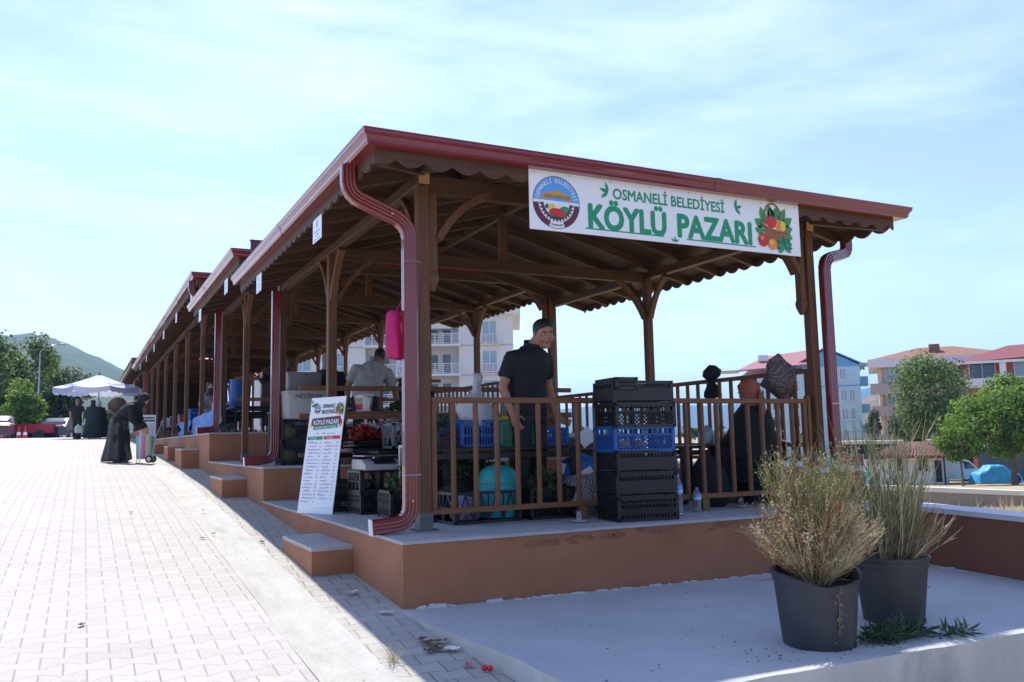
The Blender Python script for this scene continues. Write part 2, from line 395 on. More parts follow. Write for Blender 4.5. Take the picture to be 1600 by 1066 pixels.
def terrain_z(x,y):
    if x<=0.02: return road_z(y)
    if x>=4.85: return right_z(x,y)
    if y<-2.35: return road_z(y)-.13*min(x,4.85)
    if y>46:
        k=x/4.85; return road_z(y)*(1-k)+right_z(x,y)*k
    return -3.0
def grid_obj(name,xs,ys,zf,m,smooth=True):
    mb=MB(); nx=len(xs)
    mb.v=[V3((x,y,zf(x,y))) for y in ys for x in xs]
    for j in range(len(ys)-1):
        for i in range(nx-1):
            a=j*nx+i; mb.f.append((a,a+1,a+nx+1,a+nx)); mb.m.append(0)
    o=mb.build(name,m,None,smooth,recalc=False); return o
def paver(name,c1,c2,c3,bw,rh,rot=0.,wav=.19,mort=(.31,.28,.24),ms=.022):
    m,t=nt(name); out=N(t,'ShaderNodeOutputMaterial'); b=N(t,'ShaderNodeBsdfPrincipled'); b.inputs['Roughness'].default_value=.82; b.inputs['Specular IOR Level'].default_value=.3
    g=N(t,'ShaderNodeNewGeometry'); mp=N(t,'ShaderNodeMapping'); mp.inputs['Scale'].default_value=(1/bw,1/rh,1); mp.vector_type='POINT'
    ro=N(t,'ShaderNodeVectorRotate',rotation_type='Z_AXIS'); ro.inputs['Angle'].default_value=rot
    L(t,g.outputs['Position'],ro.inputs[0]); L(t,ro.outputs[0],mp.inputs[0])
    sx=N(t,'ShaderNodeSeparateXYZ'); L(t,mp.outputs[0],sx.inputs[0])
    def sine(src,k,amp):
        mu=N(t,'ShaderNodeMath',operation='MULTIPLY'); mu.inputs[1].default_value=k; L(t,src,mu.inputs[0])
        si=N(t,'ShaderNodeMath',operation='SINE'); L(t,mu.outputs[0],si.inputs[0])
        am=N(t,'ShaderNodeMath',operation='MULTIPLY'); am.inputs[1].default_value=amp; L(t,si.outputs[0],am.inputs[0]); return am.outputs[0]
    wob=N(t,'ShaderNodeTexNoise',Scale=.9,Detail=2.); L(t,g.outputs['Position'],wob.inputs['Vector'])
    def add(a,c):
        n=N(t,'ShaderNodeMath',operation='ADD'); L(t,a,n.inputs[0]); L(t,c,n.inputs[1]); return n.outputs[0]
    wb=N(t,'ShaderNodeMath',operation='MULTIPLY'); wb.inputs[1].default_value=.55; L(t,wob.outputs['Fac'],wb.inputs[0])
    vv=add(sx.outputs['Y'],wb.outputs[0])
    def cosn(src,k):
        mu=N(t,'ShaderNodeMath',operation='MULTIPLY'); mu.inputs[1].default_value=k; L(t,src,mu.inputs[0])
        co_=N(t,'ShaderNodeMath',operation='COSINE'); L(t,mu.outputs[0],co_.inputs[0]); return co_.outputs[0]
    pr=N(t,'ShaderNodeMath',operation='MULTIPLY'); L(t,cosn(sx.outputs['X'],2*PI),pr.inputs[0]); L(t,cosn(vv,PI),pr.inputs[1])
    am=N(t,'ShaderNodeMath',operation='MULTIPLY'); am.inputs[1].default_value=-wav; L(t,pr.outputs[0],am.inputs[0])
    v=add(vv,am.outputs[0]); u=sx.outputs['X']
    cx=N(t,'ShaderNodeCombineXYZ'); L(t,u,cx.inputs[0]); L(t,v,cx.inputs[1])
    br=N(t,'ShaderNodeTexBrick',offset=.5,squash=1.); L(t,cx.outputs[0],br.inputs['Vector'])
    br.inputs['Scale'].default_value=1; br.inputs['Brick Width'].default_value=1; br.inputs['Row Height'].default_value=1; br.inputs['Mortar Size'].default_value=ms; br.inputs['Mortar Smooth'].default_value=.35
    br.inputs['Color1'].default_value=(*c1,1); br.inputs['Color2'].default_value=(*c2,1); br.inputs['Mortar'].default_value=(*mort,1); br.inputs['Bias'].default_value=-.1
    n=N(t,'ShaderNodeTexNoise',Scale=.45,Detail=9.,Roughness=.7); L(t,g.outputs['Position'],n.inputs['Vector'])
    r=N(t,'ShaderNodeValToRGB'); r.color_ramp.elements[0].position=.5; r.color_ramp.elements[1].position=.78; L(t,n.outputs['Fac'],r.inputs[0])
    mx=N(t,'ShaderNodeMix',data_type='RGBA'); mx.inputs[7].default_value=(*c3,1); L(t,r.outputs[0],mx.inputs[0]); L(t,br.outputs['Color'],mx.inputs[6])
    n2=N(t,'ShaderNodeTexNoise',Scale=55.,Detail=5.,Roughness=.8); L(t,g.outputs['Position'],n2.inputs['Vector'])
    r2=N(t,'ShaderNodeMapRange'); r2.inputs['From Min'].default_value=.3; r2.inputs['From Max'].default_value=.7; r2.inputs['To Min'].default_value=.86; r2.inputs['To Max'].default_value=1.08; L(t,n2.outputs['Fac'],r2.inputs['Value'])
    hv=N(t,'ShaderNodeHueSaturation'); L(t,mx.outputs[2],hv.inputs['Color']); L(t,r2.outputs[0],hv.inputs['Value'])
    L(t,hv.outputs[0],b.inputs['Base Color'])
    sub=N(t,'ShaderNodeMath',operation='SUBTRACT'); L(t,n2.outputs['Fac'],sub.inputs[0]); L(t,br.outputs['Fac'],sub.inputs[1])
    bp=N(t,'ShaderNodeBump',Strength=.55,Distance=.006); L(t,sub.outputs[0],bp.inputs['Height']); L(t,bp.outputs[0],b.inputs['Normal'])
    L(t,b.outputs[0],out.inputs[0]); return m
PAV=paver('pink_interlocking_pavers',(.505,.466,.436),(.455,.415,.387),(.55,.518,.488),.222,.146)
PAV2=paver('grey_edge_pavers',(.46,.435,.395),(.385,.36,.325),(.50,.475,.44),.2,.15,R(4),.10,(.27,.225,.17),.034)
CHAN=mat('worn_channel_concrete',(.43,.415,.375),(.53,.515,.47),.85,5,(1.6,.5,1),bump=1,bscale=40,world=True,c3=(.35,.33,.285))
GROUND=mat('dry_ground',(.34,.265,.155),(.42,.35,.22),.95,1.3,bump=1,bscale=14,world=True,c3=(.30,.28,.13))
ASPH=mat('dusty_asphalt',(.28,.275,.27),(.36,.35,.34),.9,.6,bump=.3,world=True)

# one ground sheet to the horizon
xs=[-4000,-1500,-600,-250,-110,-60,-40]+[-30+2*i for i in range(15)]+[-.9,-.45,0.0,.03,1.0,2,3,4,4.82,4.86]+[6+1.5*i for i in range(26)]+[48,55,65,80,110,160,250,600,1500,4000]
ys=[-400,-100,-40,-20,-12,-8,-5,-3.5,-2.36,-2.34,-1]+[.8*i for i in range(0,30)]+[25+1.5*i for i in range(16)]+[52,58,66,76,90,110,140,200,400,900,2000,4500]
o=grid_obj('ground',xs,ys,lambda x,y: terrain_z(x,y)-.05,GROUND); tag(o,kind='structure')
ysr=[-12,-9,-7,-6,-5,-4,-3.2,-2.8,-2.4,-2,-1.5,-1,-.5]+[.5*i for i in range(0,40)]+[20+1*i for i in range(33)]+[55,60,66,72,80]
def bumpy(x,y): return .012*mnoise.noise(V3((x*.7,y*.7,0)))+.004*mnoise.noise(V3((x*2.5,y*2.5,3)))
def prof(x,y):
    d=0
    if -.82<x<-.47: d=-.022*math.sin(PI*(x+.82)/.35)
    return road_z(y)+d+bumpy(x,y)*(1 if x<-.1 else .3)
o=grid_obj('paved_square',[-60,-45,-35,-28,-22,-18,-15]+[-13+.5*i for i in range(25)]+[-.84],ysr,prof,PAV); tag(o,kind='structure')
o=grid_obj('drain_channel',[-.84,-.80,-.74,-.65,-.56,-.50,-.465],ysr,lambda x,y: prof(x,y)+(.003 if x in(-.84,-.465) else 0)+.006*mnoise.noise(V3((x*9,y*4,1))),CHAN); tag(o,kind='structure')
o=grid_obj('pavement_edge',[-.465,-.35,-.22,-.1,0.06],ysr,lambda x,y: prof(x,y),PAV2); tag(o,kind='structure')
o=grid_obj('lower_pavement',[.06,1,2,3,4,4.86],[-12,-9,-7,-5,-4,-3,-2.36],lambda x,y: road_z(y)-.13*x*(1 if x<4.8 else .99),PAV2); tag(o,kind='structure')
# joint lines along the channel
# ------------------------------------------------------------------ terrace (poured concrete, open on two sides)
def irregular(pts,step,amp,seed):
    """subdivide a polyline and roughen it a little"""
    out=[]; r=random.Random(seed)
    for a,b in zip(pts,pts[1:]):
        a=V3(a);b=V3(b);n=max(1,int((b-a).length/step))
        for i in range(n):
            p=a+(b-a)*(i/n)
            if i: p+=V3((r.uniform(-amp,amp),r.uniform(-amp,amp),r.uniform(-amp,amp)*.5))
            out.append(p)
    out.append(V3(pts[-1])); return out
mb=MB()
edge=irregular([(-.03,-.01,-.444),(.0,-.7,-.446),(.07,-1.48,-.448),(.075,-2.38,-.452),(1.3,-2.41,-.455),(2.75,-2.43,-.46),(4.9,-2.46,-.48)],.10,.006,3)
top=edge+[V3((4.95,-.02,-.50))]
mb.poly(top)
n=len(top)
low=[V3((p.x,p.y,-1.7)) for p in top]
k=len(mb.v); mb.v+= [V3(p) for p in top]+low
for i in range(n):
    j=(i+1)%n; mb.f.append((k+i,k+j,k+n+j,k+n+i)); mb.m.append(1)
o=mb.build('terrace',[TERR,TERR_S]); tag(o,kind='structure')

# ------------------------------------------------------------------ platforms, each with a pale slab on terracotta walls
def wall_box(lo,hi,name,label,cat,mats=None,cap=.022,group=None,front_lip=.012):
    mb=MB(); lo=V3(lo); hi=V3(hi)
    mb.bb(lo,(hi.x,hi.y,hi.z-cap),0)
    lp=irregular([(lo.x-front_lip,lo.y-front_lip,0),(hi.x,lo.y-front_lip,0)],.13,.005,int(lo.y*7)+5)
    lq=irregular([(lo.x-front_lip,hi.y,0),(lo.x-front_lip,lo.y-front_lip,0)],.13,.005,int(lo.y*7)+9)
    P=lq[:-1]+lp+[V3((hi.x,hi.y,0))]
    mb.prism([V3((p.x,p.y,hi.z-cap)) for p in P],(0,0,cap),1)
    o=world_thing(mb,name,mats or [PLASTER,SLAB],label,cat,group); return o
PX0,PX1=0.0,4.36
YS1,YS2,YS3=4.97,9.90,30.0
Z1,Z2,Z3,Z4=0.0,.396,.88,1.27
wall_box((0,0,-1.5),(4.36,YS1,Z1),'market_platform','lowest terracotta platform, under the nearest market shelter and beside the concrete terrace','platform',group='stepped market platforms')
wall_box((0,YS1+.004,-1.5),(4.36,YS2,Z2),'market_platform','middle terracotta platform, one step above the nearest shelter floor','platform',group='stepped market platforms')
wall_box((0,YS2+.004,-1.5),(4.36,YS3,Z3),'market_platform','long upper terracotta platform beneath the far run of market shelters','platform',group='stepped market platforms')
wall_box((0,YS3+.004,-1.0),(4.36,47,Z4),'market_platform','farthest terracotta platform at the top of the slope','platform',group='stepped market platforms')
# scuffed and flaked places on the front of the lowest platform
pf=[o for o in COL.objects if o.name=='market_platform'][0]
WORN=mat('flaked_plaster',(.25,.10,.055),(.33,.14,.08),.95,30,bump=1)
r=random.Random(44)
for cx_,cz_,w0,n_ in ((1.02,-.085,.10,9),(1.45,-.075,.30,22),(1.95,-.06,.25,18),(2.75,-.055,.16,12),(3.25,-.05,.12,8)):
    m=MB()
    for i in range(n_):
        a=cx_+r.uniform(-w0,w0); z=cz_+r.gauss(0,.012); q=r.uniform(.010,.034); P=[]
        for k in range(8): t=2*PI*k/8; rr=q*r.uniform(.5,1.2); P.append(V3((a+rr*1.8*math.cos(t),-.0016-.00012*i,z+rr*.55*math.sin(t))))
        m.poly(P)
    m.build('flaked_patch',WORN,pf,world=True,recalc=False)
# parapets along the right-hand side
def parapet(y0,y1,zt,label,mats):
    mb=MB(); mb.bb((4.364,y0,-3.2),(4.97,y1,zt-.055),0); mb.bb((4.35,y0-.02,zt-.055),(4.99,y1-.03,zt),1)
    return world_thing(mb,'parapet_wall',mats,label,'wall','parapets along the right of the platforms')
parapet(.52,5.0,.345,'low terracotta parapet with pale cap beside the nearest shelter, ending behind the potted plants',[PLASTER,CAPST])
parapet(5.02,9.95,.74,'middle parapet along the right of the second shelter',[PLASTER,CAPST])
parapet(9.97,30,1.22,'far parapet along the right of the long shelter',[PLASTER,CAPST])
mb=MB(); mb.bb((4.364,-.0,-3.2),(4.98,.515,-.03),0); mb.bb((4.364,-.012,-.03),(4.99,.517,0.0),1)
world_thing(mb,'wall_end',[PLASTER_D,CAPST],'short brown wall end joining platform and terrace wall behind the pots','wall')
# brown wall down the right of the terrace
mb=MB()
a=[(4.83,-.004),(4.55,-1.25),(4.40,-1.9),(4.18,-2.9),(3.9,-4.5)]; b=[(5.14,-.004),(4.87,-1.22),(4.74,-1.88),(4.55,-2.9),(4.3,-4.5)]
for i in range(len(a)-1):
    q=[a[i],a[i+1],b[i+1],b[i]]
    mb.prism([V3((x,y,-1.9)) for x,y in q],(0,0,1.86),0)
    q2=[(a[i][0]-.015,a[i][1]),(a[i+1][0]-.015,a[i+1][1]),(b[i+1][0]+.01,b[i+1][1]),(b[i][0]+.01,b[i][1])]
    mb.prism([V3((x,y,-.04)) for x,y in q2],(0,0,.042),1)
world_thing(mb,'terrace_wall',[PLASTER_D,CAPST],'dark brown garden wall with pale coping down the right of the terrace','wall')
# mortar crumbs where wall meets terrace: one strip of the terrace finish
mb=MB(); r=random.Random(12)
for i in range(170):
    t=r.random()
    if i<100: x=.05+t*4.2; y=-.012-abs(r.gauss(0,.012)); z=-.446-.012*x/1
    else:
        s=r.random()*2.2; x=4.83-.27*s-.02-abs(r.gauss(0,.01)); y=-s*1.05; z=-.498
    sz=r.uniform(.008,.03)*(1.6 if r.random()<.1 else 1)
    mb.box((x,y,z),(sz*r.uniform(1,3),sz,sz*.7),Matrix.Rotation(r.uniform(0,3),3,'Z'))
for i in range(14): mb.box((.12+.16*r.random(),-.03-.02*r.random(),-.44),(.05*r.random()+.02,.02,.03*r.random()+.01),Matrix.Rotation(r.uniform(-.5,.5),3,'Z'))
o=mb.build('mortar_droppings',MORTAR,bevel=.002); tag(o,'crumbled pale mortar lying along the foot of the walls on the terrace','mortar',kind='stuff')
# step blocks
for y0,y1,zt,x0,lab in ((1.20,2.27,-.140,-.325,'nearest terracotta step block with a pale top, beside the lowest platform'),(6.16,7.30,.243,-.305,'second terracotta step block up the slope, beside the middle platform'),
                     (11.36,12.55,.615,-.30,'third terracotta step block, first one beside the long upper platform'),(14.15,15.1,.67,-.30,'fourth terracotta step block, a small one farther up the slope'),(17.9,18.8,.74,-.30,'farthest visible terracotta step block, by the shopping trolley')):
    wall_box((x0,y0,-.9),(-.002,y1,zt),'step_block',lab,'step',cap=.03,group='step blocks along the platforms',front_lip=.004)

# ------------------------------------------------------------------ sky, sun
w=bpy.data.worlds.new('World'); scene.world=w; w.use_nodes=True; t=w.node_tree; t.nodes.clear()
SUN_EL=R(55.7)
out=N(t,'ShaderNodeOutputWorld'); bg=N(t,'ShaderNodeBackground'); sky=N(t,'ShaderNodeTexSky',sky_type='NISHITA')
sky.sun_disc=False; sky.sun_elevation=SUN_EL; sky.sun_rotation=R(0); sky.air_density=1.0; sky.dust_density=.35; sky.ozone_density=1.5; sky.altitude=200
bg.inputs['Strength'].default_value=.122
tc=N(t,'ShaderNodeTexCoord'); mp=N(t,'ShaderNodeMapping'); mp.inputs['Scale'].default_value=(1.1,1.1,4.6); mp.inputs['Rotation'].default_value=(R(6),R(-9),R(20))
L(t,tc.outputs['Generated'],mp.inputs[0])
n=N(t,'ShaderNodeTexNoise',Scale=2.1,Detail=9.,Roughness=.58,Distortion=.5); L(t,mp.outputs[0],n.inputs['Vector'])
r=N(t,'ShaderNodeValToRGB'); r.color_ramp.elements[0].position=.45; r.color_ramp.elements[1].position=.76; r.color_ramp.elements[1].color=(.36,.36,.36,1); L(t,n.outputs['Fac'],r.inputs[0])
mx=N(t,'ShaderNodeMix',data_type='RGBA'); mx.inputs[7].default_value=(7.4,8.5,8.3,1)
ti=N(t,'ShaderNodeMix',data_type='RGBA',blend_type='MULTIPLY'); ti.inputs[0].default_value=1; ti.inputs[7].default_value=(.985,.915,1.03,1)
L(t,r.outputs[0],mx.inputs[0]); L(t,sky.outputs[0],mx.inputs[6]); L(t,mx.outputs[2],ti.inputs[6]); L(t,ti.outputs[2],bg.inputs[0]); L(t,bg.outputs[0],out.inputs[0])
sd=bpy.data.lights.new('sun','SUN'); sd.energy=3.45; sd.angle=R(.53); sd.color=(1,.955,.88)
so=bpy.data.objects.new('sun',sd); so.rotation_euler=(-(PI/2-SUN_EL),0,R(-1.0)); COL.objects.link(so)
# camera
cd=bpy.data.cameras.new('camera'); cd.sensor_width=36; cd.lens=FPX/1600*36; cd.clip_start=.05; cd.clip_end=20000
co=bpy.data.objects.new('camera',cd); COL.objects.link(co); co.location=CAM
co.rotation_euler=Matrix((RGT,UPV,-FWD)).transposed().to_euler(); scene.camera=co
scene.view_settings.view_transform='Standard'; scene.view_settings.look='None'; scene.view_settings.gamma=1; scene.view_settings.exposure=1.02
try: scene.cycles.use_denoising=True
except Exception: pass
scene.cycles.max_bounces=8; scene.cycles.transparent_max_bounces=12; scene.cycles.sample_clamp_indirect=6
# ------------------------------------------------------------------ market shelters
XL,XR=.368,4.426; PW=.092
GX0,GX1=-.314,5.109          # outer gutter edges
OFF=.14                      # gutter width
RIDX=(XL+XR)/2
def rsec(w,h,r=.012):
    P=[]
    for cx,cy,a in ((w/2-r,h/2-r,0),(-w/2+r,h/2-r,PI/2),(-w/2+r,-h/2+r,PI),(w/2-r,-h/2+r,1.5*PI)):
        for k in range(3): P.append((cx+r*math.cos(a+k*PI/4),cy+r*math.sin(a+k*PI/4)))
    return P
def ribsec(w,h):
    """rectangular downpipe section with two shallow ribs on the wide faces"""
    P=[(w/2,-h/2+.01),(w/2,h/2-.01),(w/2-.01,h/2)]
    for k in(-1,0,1):
        c=-k*w*.24; P+=[(c+.012,h/2),(c+.007,h/2-.0035),(c-.007,h/2-.0035),(c-.012,h/2)]
    P+=[(-w/2+.01,h/2),(-w/2,h/2-.01),(-w/2,-h/2+.01),(-w/2+.01,-h/2)]
    for k in(-1,0,1):
        c=k*w*.24; P+=[(c-.012,-h/2),(c-.007,-h/2+.0035),(c+.007,-h/2+.0035),(c+.012,-h/2)]
    P+=[(w/2-.01,-h/2)]
    return P
def bend(pts,rad=.12,n=7):
    """round the corners of a polyline"""
    pts=[V3(p) for p in pts]; out=[pts[0]]; marks=[]
    for a,b,c in zip(pts,pts[1:],pts[2:]):
        u=(a-b); v=(c-b); rr=min(rad,u.length*.49,v.length*.49); p=b+u.normalized()*rr; q=b+v.normalized()*rr
        s=len(out)
        for k in range(n+1):
            t=k/n; out.append(p*(1-t)**2+b*2*t*(1-t)+q*t*t)
        marks.append((s,len(out)-1))
    out.append(pts[-1]); return out,marks
def downspout(root,pts,side,foot=True,screws=True):
    path,marks=bend(pts,.13,9)
    mb=MB(); sec=ribsec(.107,.082)
    def sc(i):
        k=1.0
        for a,b in marks:
            if a<i<b: k=1.035 if (i-a)%2 else .965
        return [(x*k,y*k) for x,y in sec]
    mb.sweep(path,sc,(0,-1,0))
    o=mb.build('downspout',GUTTER,root,smooth=R(38),world=True)
    if foot:
        d=(path[-1]-path[-2]).normalized(); e=MB(); e.sweep([path[-1],path[-1]+d*.006],[(x*1.0,y*1.0) for x,y in rsec(.118,.088)],(0,-1,0))
        c=e.build('cut_edge',WHITEP,o,world=True)
    if screws:
        s=MB()
        for i in range(2,len(path)-1):
            if (path[i]-path[i-1]).length>.15:
                d=(path[i]-path[i-1]).normalized(); p=path[i]-d*.03
                s.box(p+V3((0,-.046,0)),(.012,.01,.012))
        s.v and s.build('screw',STEEL,o,world=True)
    return o
def clamp(root,o,x,y,z):
    s=MB(); s.tube([V3((x-.062,y-.047,z)),V3((x+.06,y-.047,z)),V3((x+.085,y-.03,z))],.004,6)
    s.build('pipe_clip',STEEL,o,world=True)
def brace_mb(mb,p0,p1,bow,w=.055,h=.085,up=(0,0,1)):
    p0=V3(p0);p1=V3(p1); d=V3(bow); pts=[p0*(1-t)+p1*t+d*(4*t*(1-t)) for t in [i/6 for i in range(7)]]
    hh=[h*1.0,h*.98,h*.92,h*.88,h*.92,h*.98,h]
    mb.sweep(pts,lambda i:[(w/2,hh[i]/2),(-w/2,hh[i]/2),(-w/2,-hh[i]/2),(w/2,-hh[i]/2)],up)
def scallop_board(mb,p0,p1,ztop,per=.215,th=.018,phase=0.):
    """trim board hanging under the gutter with a wavy lower edge"""
    p0=V3(p0);p1=V3(p1);L_=(p1-p0).length; n=int(L_/(per/8)); d=(p1-p0).normalized(); nrm=V3((-d.y,d.x,0))
    lo=[];hi=[]
    for i in range(n+1):
        s=L_*i/n; u=((s/per+phase)%1.0)
        z=-.055-.052*(abs(math.sin(PI*u))**.8)
        lo.append(p0+d*s+V3((0,0,ztop+z))); hi.append(p0+d*s+V3((0,0,ztop)))
    vs=[]
    for a,b in zip(lo,hi): vs+= [a,b,a+nrm*th,b+nrm*th]
    fs=[]
    for i in range(n):
        k=4*i; fs+=[(k,k+4,k+5,k+1),(k+2,k+3,k+7,k+6),(k,k+2,k+6,k+4),(k+1,k+5,k+7,k+3)]
    fs+=[(0,1,3,2),(4*n,4*n+2,4*n+3,4*n+1)]
    mb.add(vs,fs)
def shelter(label,z0,ye0,ye1,posts,gt=2.801,right_base=0.0,side_y1=None,front=True,last=False):
    """ye0/ye1: gutter line front and end of roof; posts: list of y"""
    root=empty('market_shelter',(RIDX,(ye0+ye1)/2,z0),0,label,'market shelter','row of timber market shelters')
    B=lambda mb,name,m,parent=root,**k: mb.build(name,m,parent,world=True,**k)
    zb=z0+2.655; zt=z0+2.745
    ex0,ex1,ey0=GX0+OFF,GX1-OFF,ye0+OFF
    slope=.27
    # posts with shoes and braces
    for y in posts:
        for x in (XL,XR):
            zf=z0 if x==XL else right_base
            pm=MB(); pm.box((x,y,(zf+.03+zb)/2),(PW,PW,zb-zf-.03))
            p=B(pm,'post',W_Z,bevel=.005)
            sm=MB(); sm.box((x,y,zf+.006),(.175,.165,.012)); sm.box((x,y-PW/2-.003,zf+.07),(PW+.014,.006,.13)); sm.box((x,y+PW/2+.003,zf+.07),(PW+.014,.006,.13)); sm.box((x-PW/2-.0035,y,zf+.065),(.006,PW,.12))
            for k in(-1,1):
                sm.box((x+k*.025,y-PW/2-.009,zf+.085),(.013,.008,.013))
            B(sm,'post_shoe',SHOE,p)
            ins=1 if x==XL else -1
            for s in (-1,1):
                yy=y+s*.40
                if not(ye0+.1<yy<ye1-.05) or (front and y==posts[0] and s<0): continue
                bm_=MB(); brace_mb(bm_,(x,y+s*.05,zb-.50),(x,yy,zb-.015),(0,-s*.03,.03) if 1 else 0,.05,.075,(1,0,0)); B(bm_,'brace',W_Z,p,bevel=.004)
            if y!=posts[0] or not front:
                bm_=MB(); brace_mb(bm_,(x+ins*.05,y,zb-.50),(x+ins*.44,y,zb-.03),(-ins*.03,0,.03),.05,.075,(0,1,0)); B(bm_,'brace',W_Z,p,bevel=.004)
            else:
                bm_=MB(); brace_mb(bm_,(x+ins*.13,y+.02,zb-.42),(x+ins*.60,y+.02,zb+.0),(-ins*.04,0,.045),.06,.12,(0,1,0)); B(bm_,'brace',W_Z,p,bevel=.004)
                pe=MB(); a=x+ins*.088
                pe.box((a,y+.02,zb-.33),(.07,.075,.70)); pe.loft([[V3((a+sx*.035,y+.02+sy*.0375,zb-.68)) for sx,sy in((-1,-1),(1,-1),(1,1),(-1,1))],[V3((a+sx*.045,y+.02+sy*.045,zb-.72)) for sx,sy in((-1,-1),(1,-1),(1,1),(-1,1))],[V3((a+sx*.04,y+.02+sy*.04,zb-.76)) for sx,sy in((-1,-1),(1,-1),(1,1),(-1,1))],[V3((a+sx*.018,y+.02+sy*.018,zb-.83)) for sx,sy in((-1,-1),(1,-1),(1,1),(-1,1))]])
                B(pe,'pendant',W_Z,p,bevel=.004)
    # beams
    for x in (XL,XR):
        m=MB(); m.bb((x-.046,posts[0]-.058,zb),(x+.046,ye1-.05,zt)); b=B(m,'side_beam',W_Y,bevel=.004)
        if front:
            e=MB(); e.bb((x-.044,posts[0]-.062,zb+.002),(x+.044,posts[0]-.0585,zt-.002)); B(e,'cut_end',ENDGRAIN,b)
    for i,y in enumerate(posts):
        m=MB(); h=.15 if i==0 and front else .135
        m.bb((XL+.047,y-.035,zt-h),(XR-.047,y+.04,zt-.004)); B(m,'tie_beam',W_X,bevel=.004)
        if front and ex0+(y-ey0)-XL<.5: continue
        m=MB(); m.bb((RIDX-.045,y-.04,zt),(RIDX+.045,y+.045,zt+slope*(min(RIDX,ex0+(y-ey0) if front else 99)-XL)-.02)); B(m,'king_post',W_Z,bevel=.004)
    # rafters
    hy=ey0+(RIDX-ex0) if front else ye0           # where ridge starts
    def zr(x): return zt+slope*(min(x,2*RIDX-x)-XL)
    y=hy if front else ye0+.1
    ys_=[]; yy=ye1-.06
    while yy>(ey0+.35 if front else ye0+.05): ys_.append(yy); yy-=.62
    for yy in ys_:
        lim=RIDX if not front else min(RIDX,ex0+(yy-ey0)-.02)
        if lim-ex0<.4: continue
        for s in (0,1):
            fx=(lambda x:x) if s==0 else (lambda x:2*RIDX-x)
            m=MB(); p0=V3((fx(ex0+.02),yy,zr(ex0+.02)+.045)); p1=V3((fx(lim),yy,zr(lim)+.045)); m.bar(p0,p1,.05,.085); B(m,'rafter',W_X)
    m=MB(); m.bb((RIDX-.03,hy,zr(RIDX)-.03),(RIDX+.03,ye1-.05,zr(RIDX)+.10)); B(m,'ridge_beam',W_Y)
    if front:
        for s in (0,1):
            fx=(lambda x:x) if s==0 else (lambda x:2*RIDX-x)
            m=MB(); m.bar((fx(ex0+.03),ey0+.03,zr(ex0+.03)+.035),(fx(RIDX),hy,zr(RIDX)+.035),.055,.10); B(m,'hip_rafter',W_X)
        k=ex0+.5
        while k<2*RIDX-ex0-.4:
            run=min(k,2*RIDX-k)-ex0-.03
            m=MB(); m.bar((k,ey0+.02,zr(ex0+.02)+.045),(k,ey0+run,zr(ex0+run)+.045),.05,.085); B(m,'rafter',W_Y); k+=.62
    # boarding and roof sheet
    zo=.09
    def P3(x,y,dz): return V3((x,y,zr(min(max(x,-9),9))+zo+dz))
    def pl(pts,dz,th): return [V3((x,y,zz+zo+dz)) for x,y,zz in pts],th
    ze=zr(ex0); zrd=zr(RIDX)
    faces=[]
    if front:
        faces.append([(ex0,ey0,ze),(2*RIDX-ex0,ey0,ze),(RIDX,hy,zrd)])
        faces.append([(ex0,ey0,ze),(RIDX,hy,zrd),(RIDX,ye1,zrd),(ex0,ye1,ze)])
        faces.append([(2*RIDX-ex0,ey0,ze),(2*RIDX-ex0,ye1,ze),(RIDX,ye1,zrd),(RIDX,hy,zrd)])
    bmb=MB(); rmb=MB()
    for f in faces:
        bmb.prism([V3((x,y,z+zo)) for x,y,z in f],(0,0,.022))
        rmb.prism([V3((x,y,z+zo+.035)) for x,y,z in f],(0,0,.02))
        # standing seams
        if len(f)==4:
            s=1 if f[0][0]<RIDX else -1
            yy=f[0][1]+.3
            while yy<ye1-.1:
                xi=RIDX if yy>hy else RIDX-s*(hy-yy)
                rmb.bar((f[0][0],yy,ze+zo+.06),(xi,yy,zr(xi)+zo+.06),.04,.025); yy+=.33
    # far gable closing board
    if last: bmb.prism([V3((ex0+.02,ye1-.03,ze+zo-.08)),V3((2*RIDX-ex0-.02,ye1-.03,ze+zo-.08)),V3((RIDX,ye1-.03,zrd+zo))],(0,.02,0))
    B(bmb,'roof_boards',BOARDS); B(rmb,'roof_sheet',GUTTER_D)
    # gutter: one profile mitred round three sides
    g=z0+gt
    prof=[(0,-.101),(.092,-.101),(.108,-.086),(.108,-.066),(.118,-.050),(.118,-.046),(.125,-.040),(.134,-.030),(.134,-.010),(.140,-.006),(.140,0),(.128,0),(.125,-.012),(.0,-.012)]
    def loop(o_): return [V3((ex0-o_,ye1,0)),V3((ex0-o_,ey0-o_,0)),V3((ex1+o_,ey0-o_,0)),V3((ex1+o_,ye1,0))]
    rings=[]
    for k in range(4): rings.append([loop(o_)[k]+V3((0,0,g+z)) for o_,z in prof])
    gm=MB(); gm.loft(rings,True); gu=B(gm,'gutter',GUTTER,smooth=R(25))
    def joint(at,side):     # overlap straps where gutter lengths meet
        jm=MB(); q=[(o_+.0025,z+(.0025 if z>-.02 else -.0025)) for o_,z in prof[1:11]]
        if side=='f': rr=[[V3((at+dx,ey0-o_,g+z)) for o_,z in q+[(o_-.004,z) for o_,z in reversed(q)]] for dx in(-.03,.03)]
        else: rr=[[V3((ex0-o_,at+dx,g+z)) for o_,z in q+[(o_-.004,z) for o_,z in reversed(q)]] for dx in(-.03,.03)]
        jm.loft(rr,True); B(jm,'gutter_joint',GUTTER,gu)
    joint(RIDX+.35,'f'); yy=ye0+2.9
    while yy<ye1-.4: joint(yy,'l'); yy+=3.0
    tm=MB(); zt_=g-.102
    scallop_board(tm,(ex0-.01,ey0-.012,0),(ex1+.01,ey0-.012,0),zt_,phase=.3)
    B(tm,'wavy_trim',W_X)
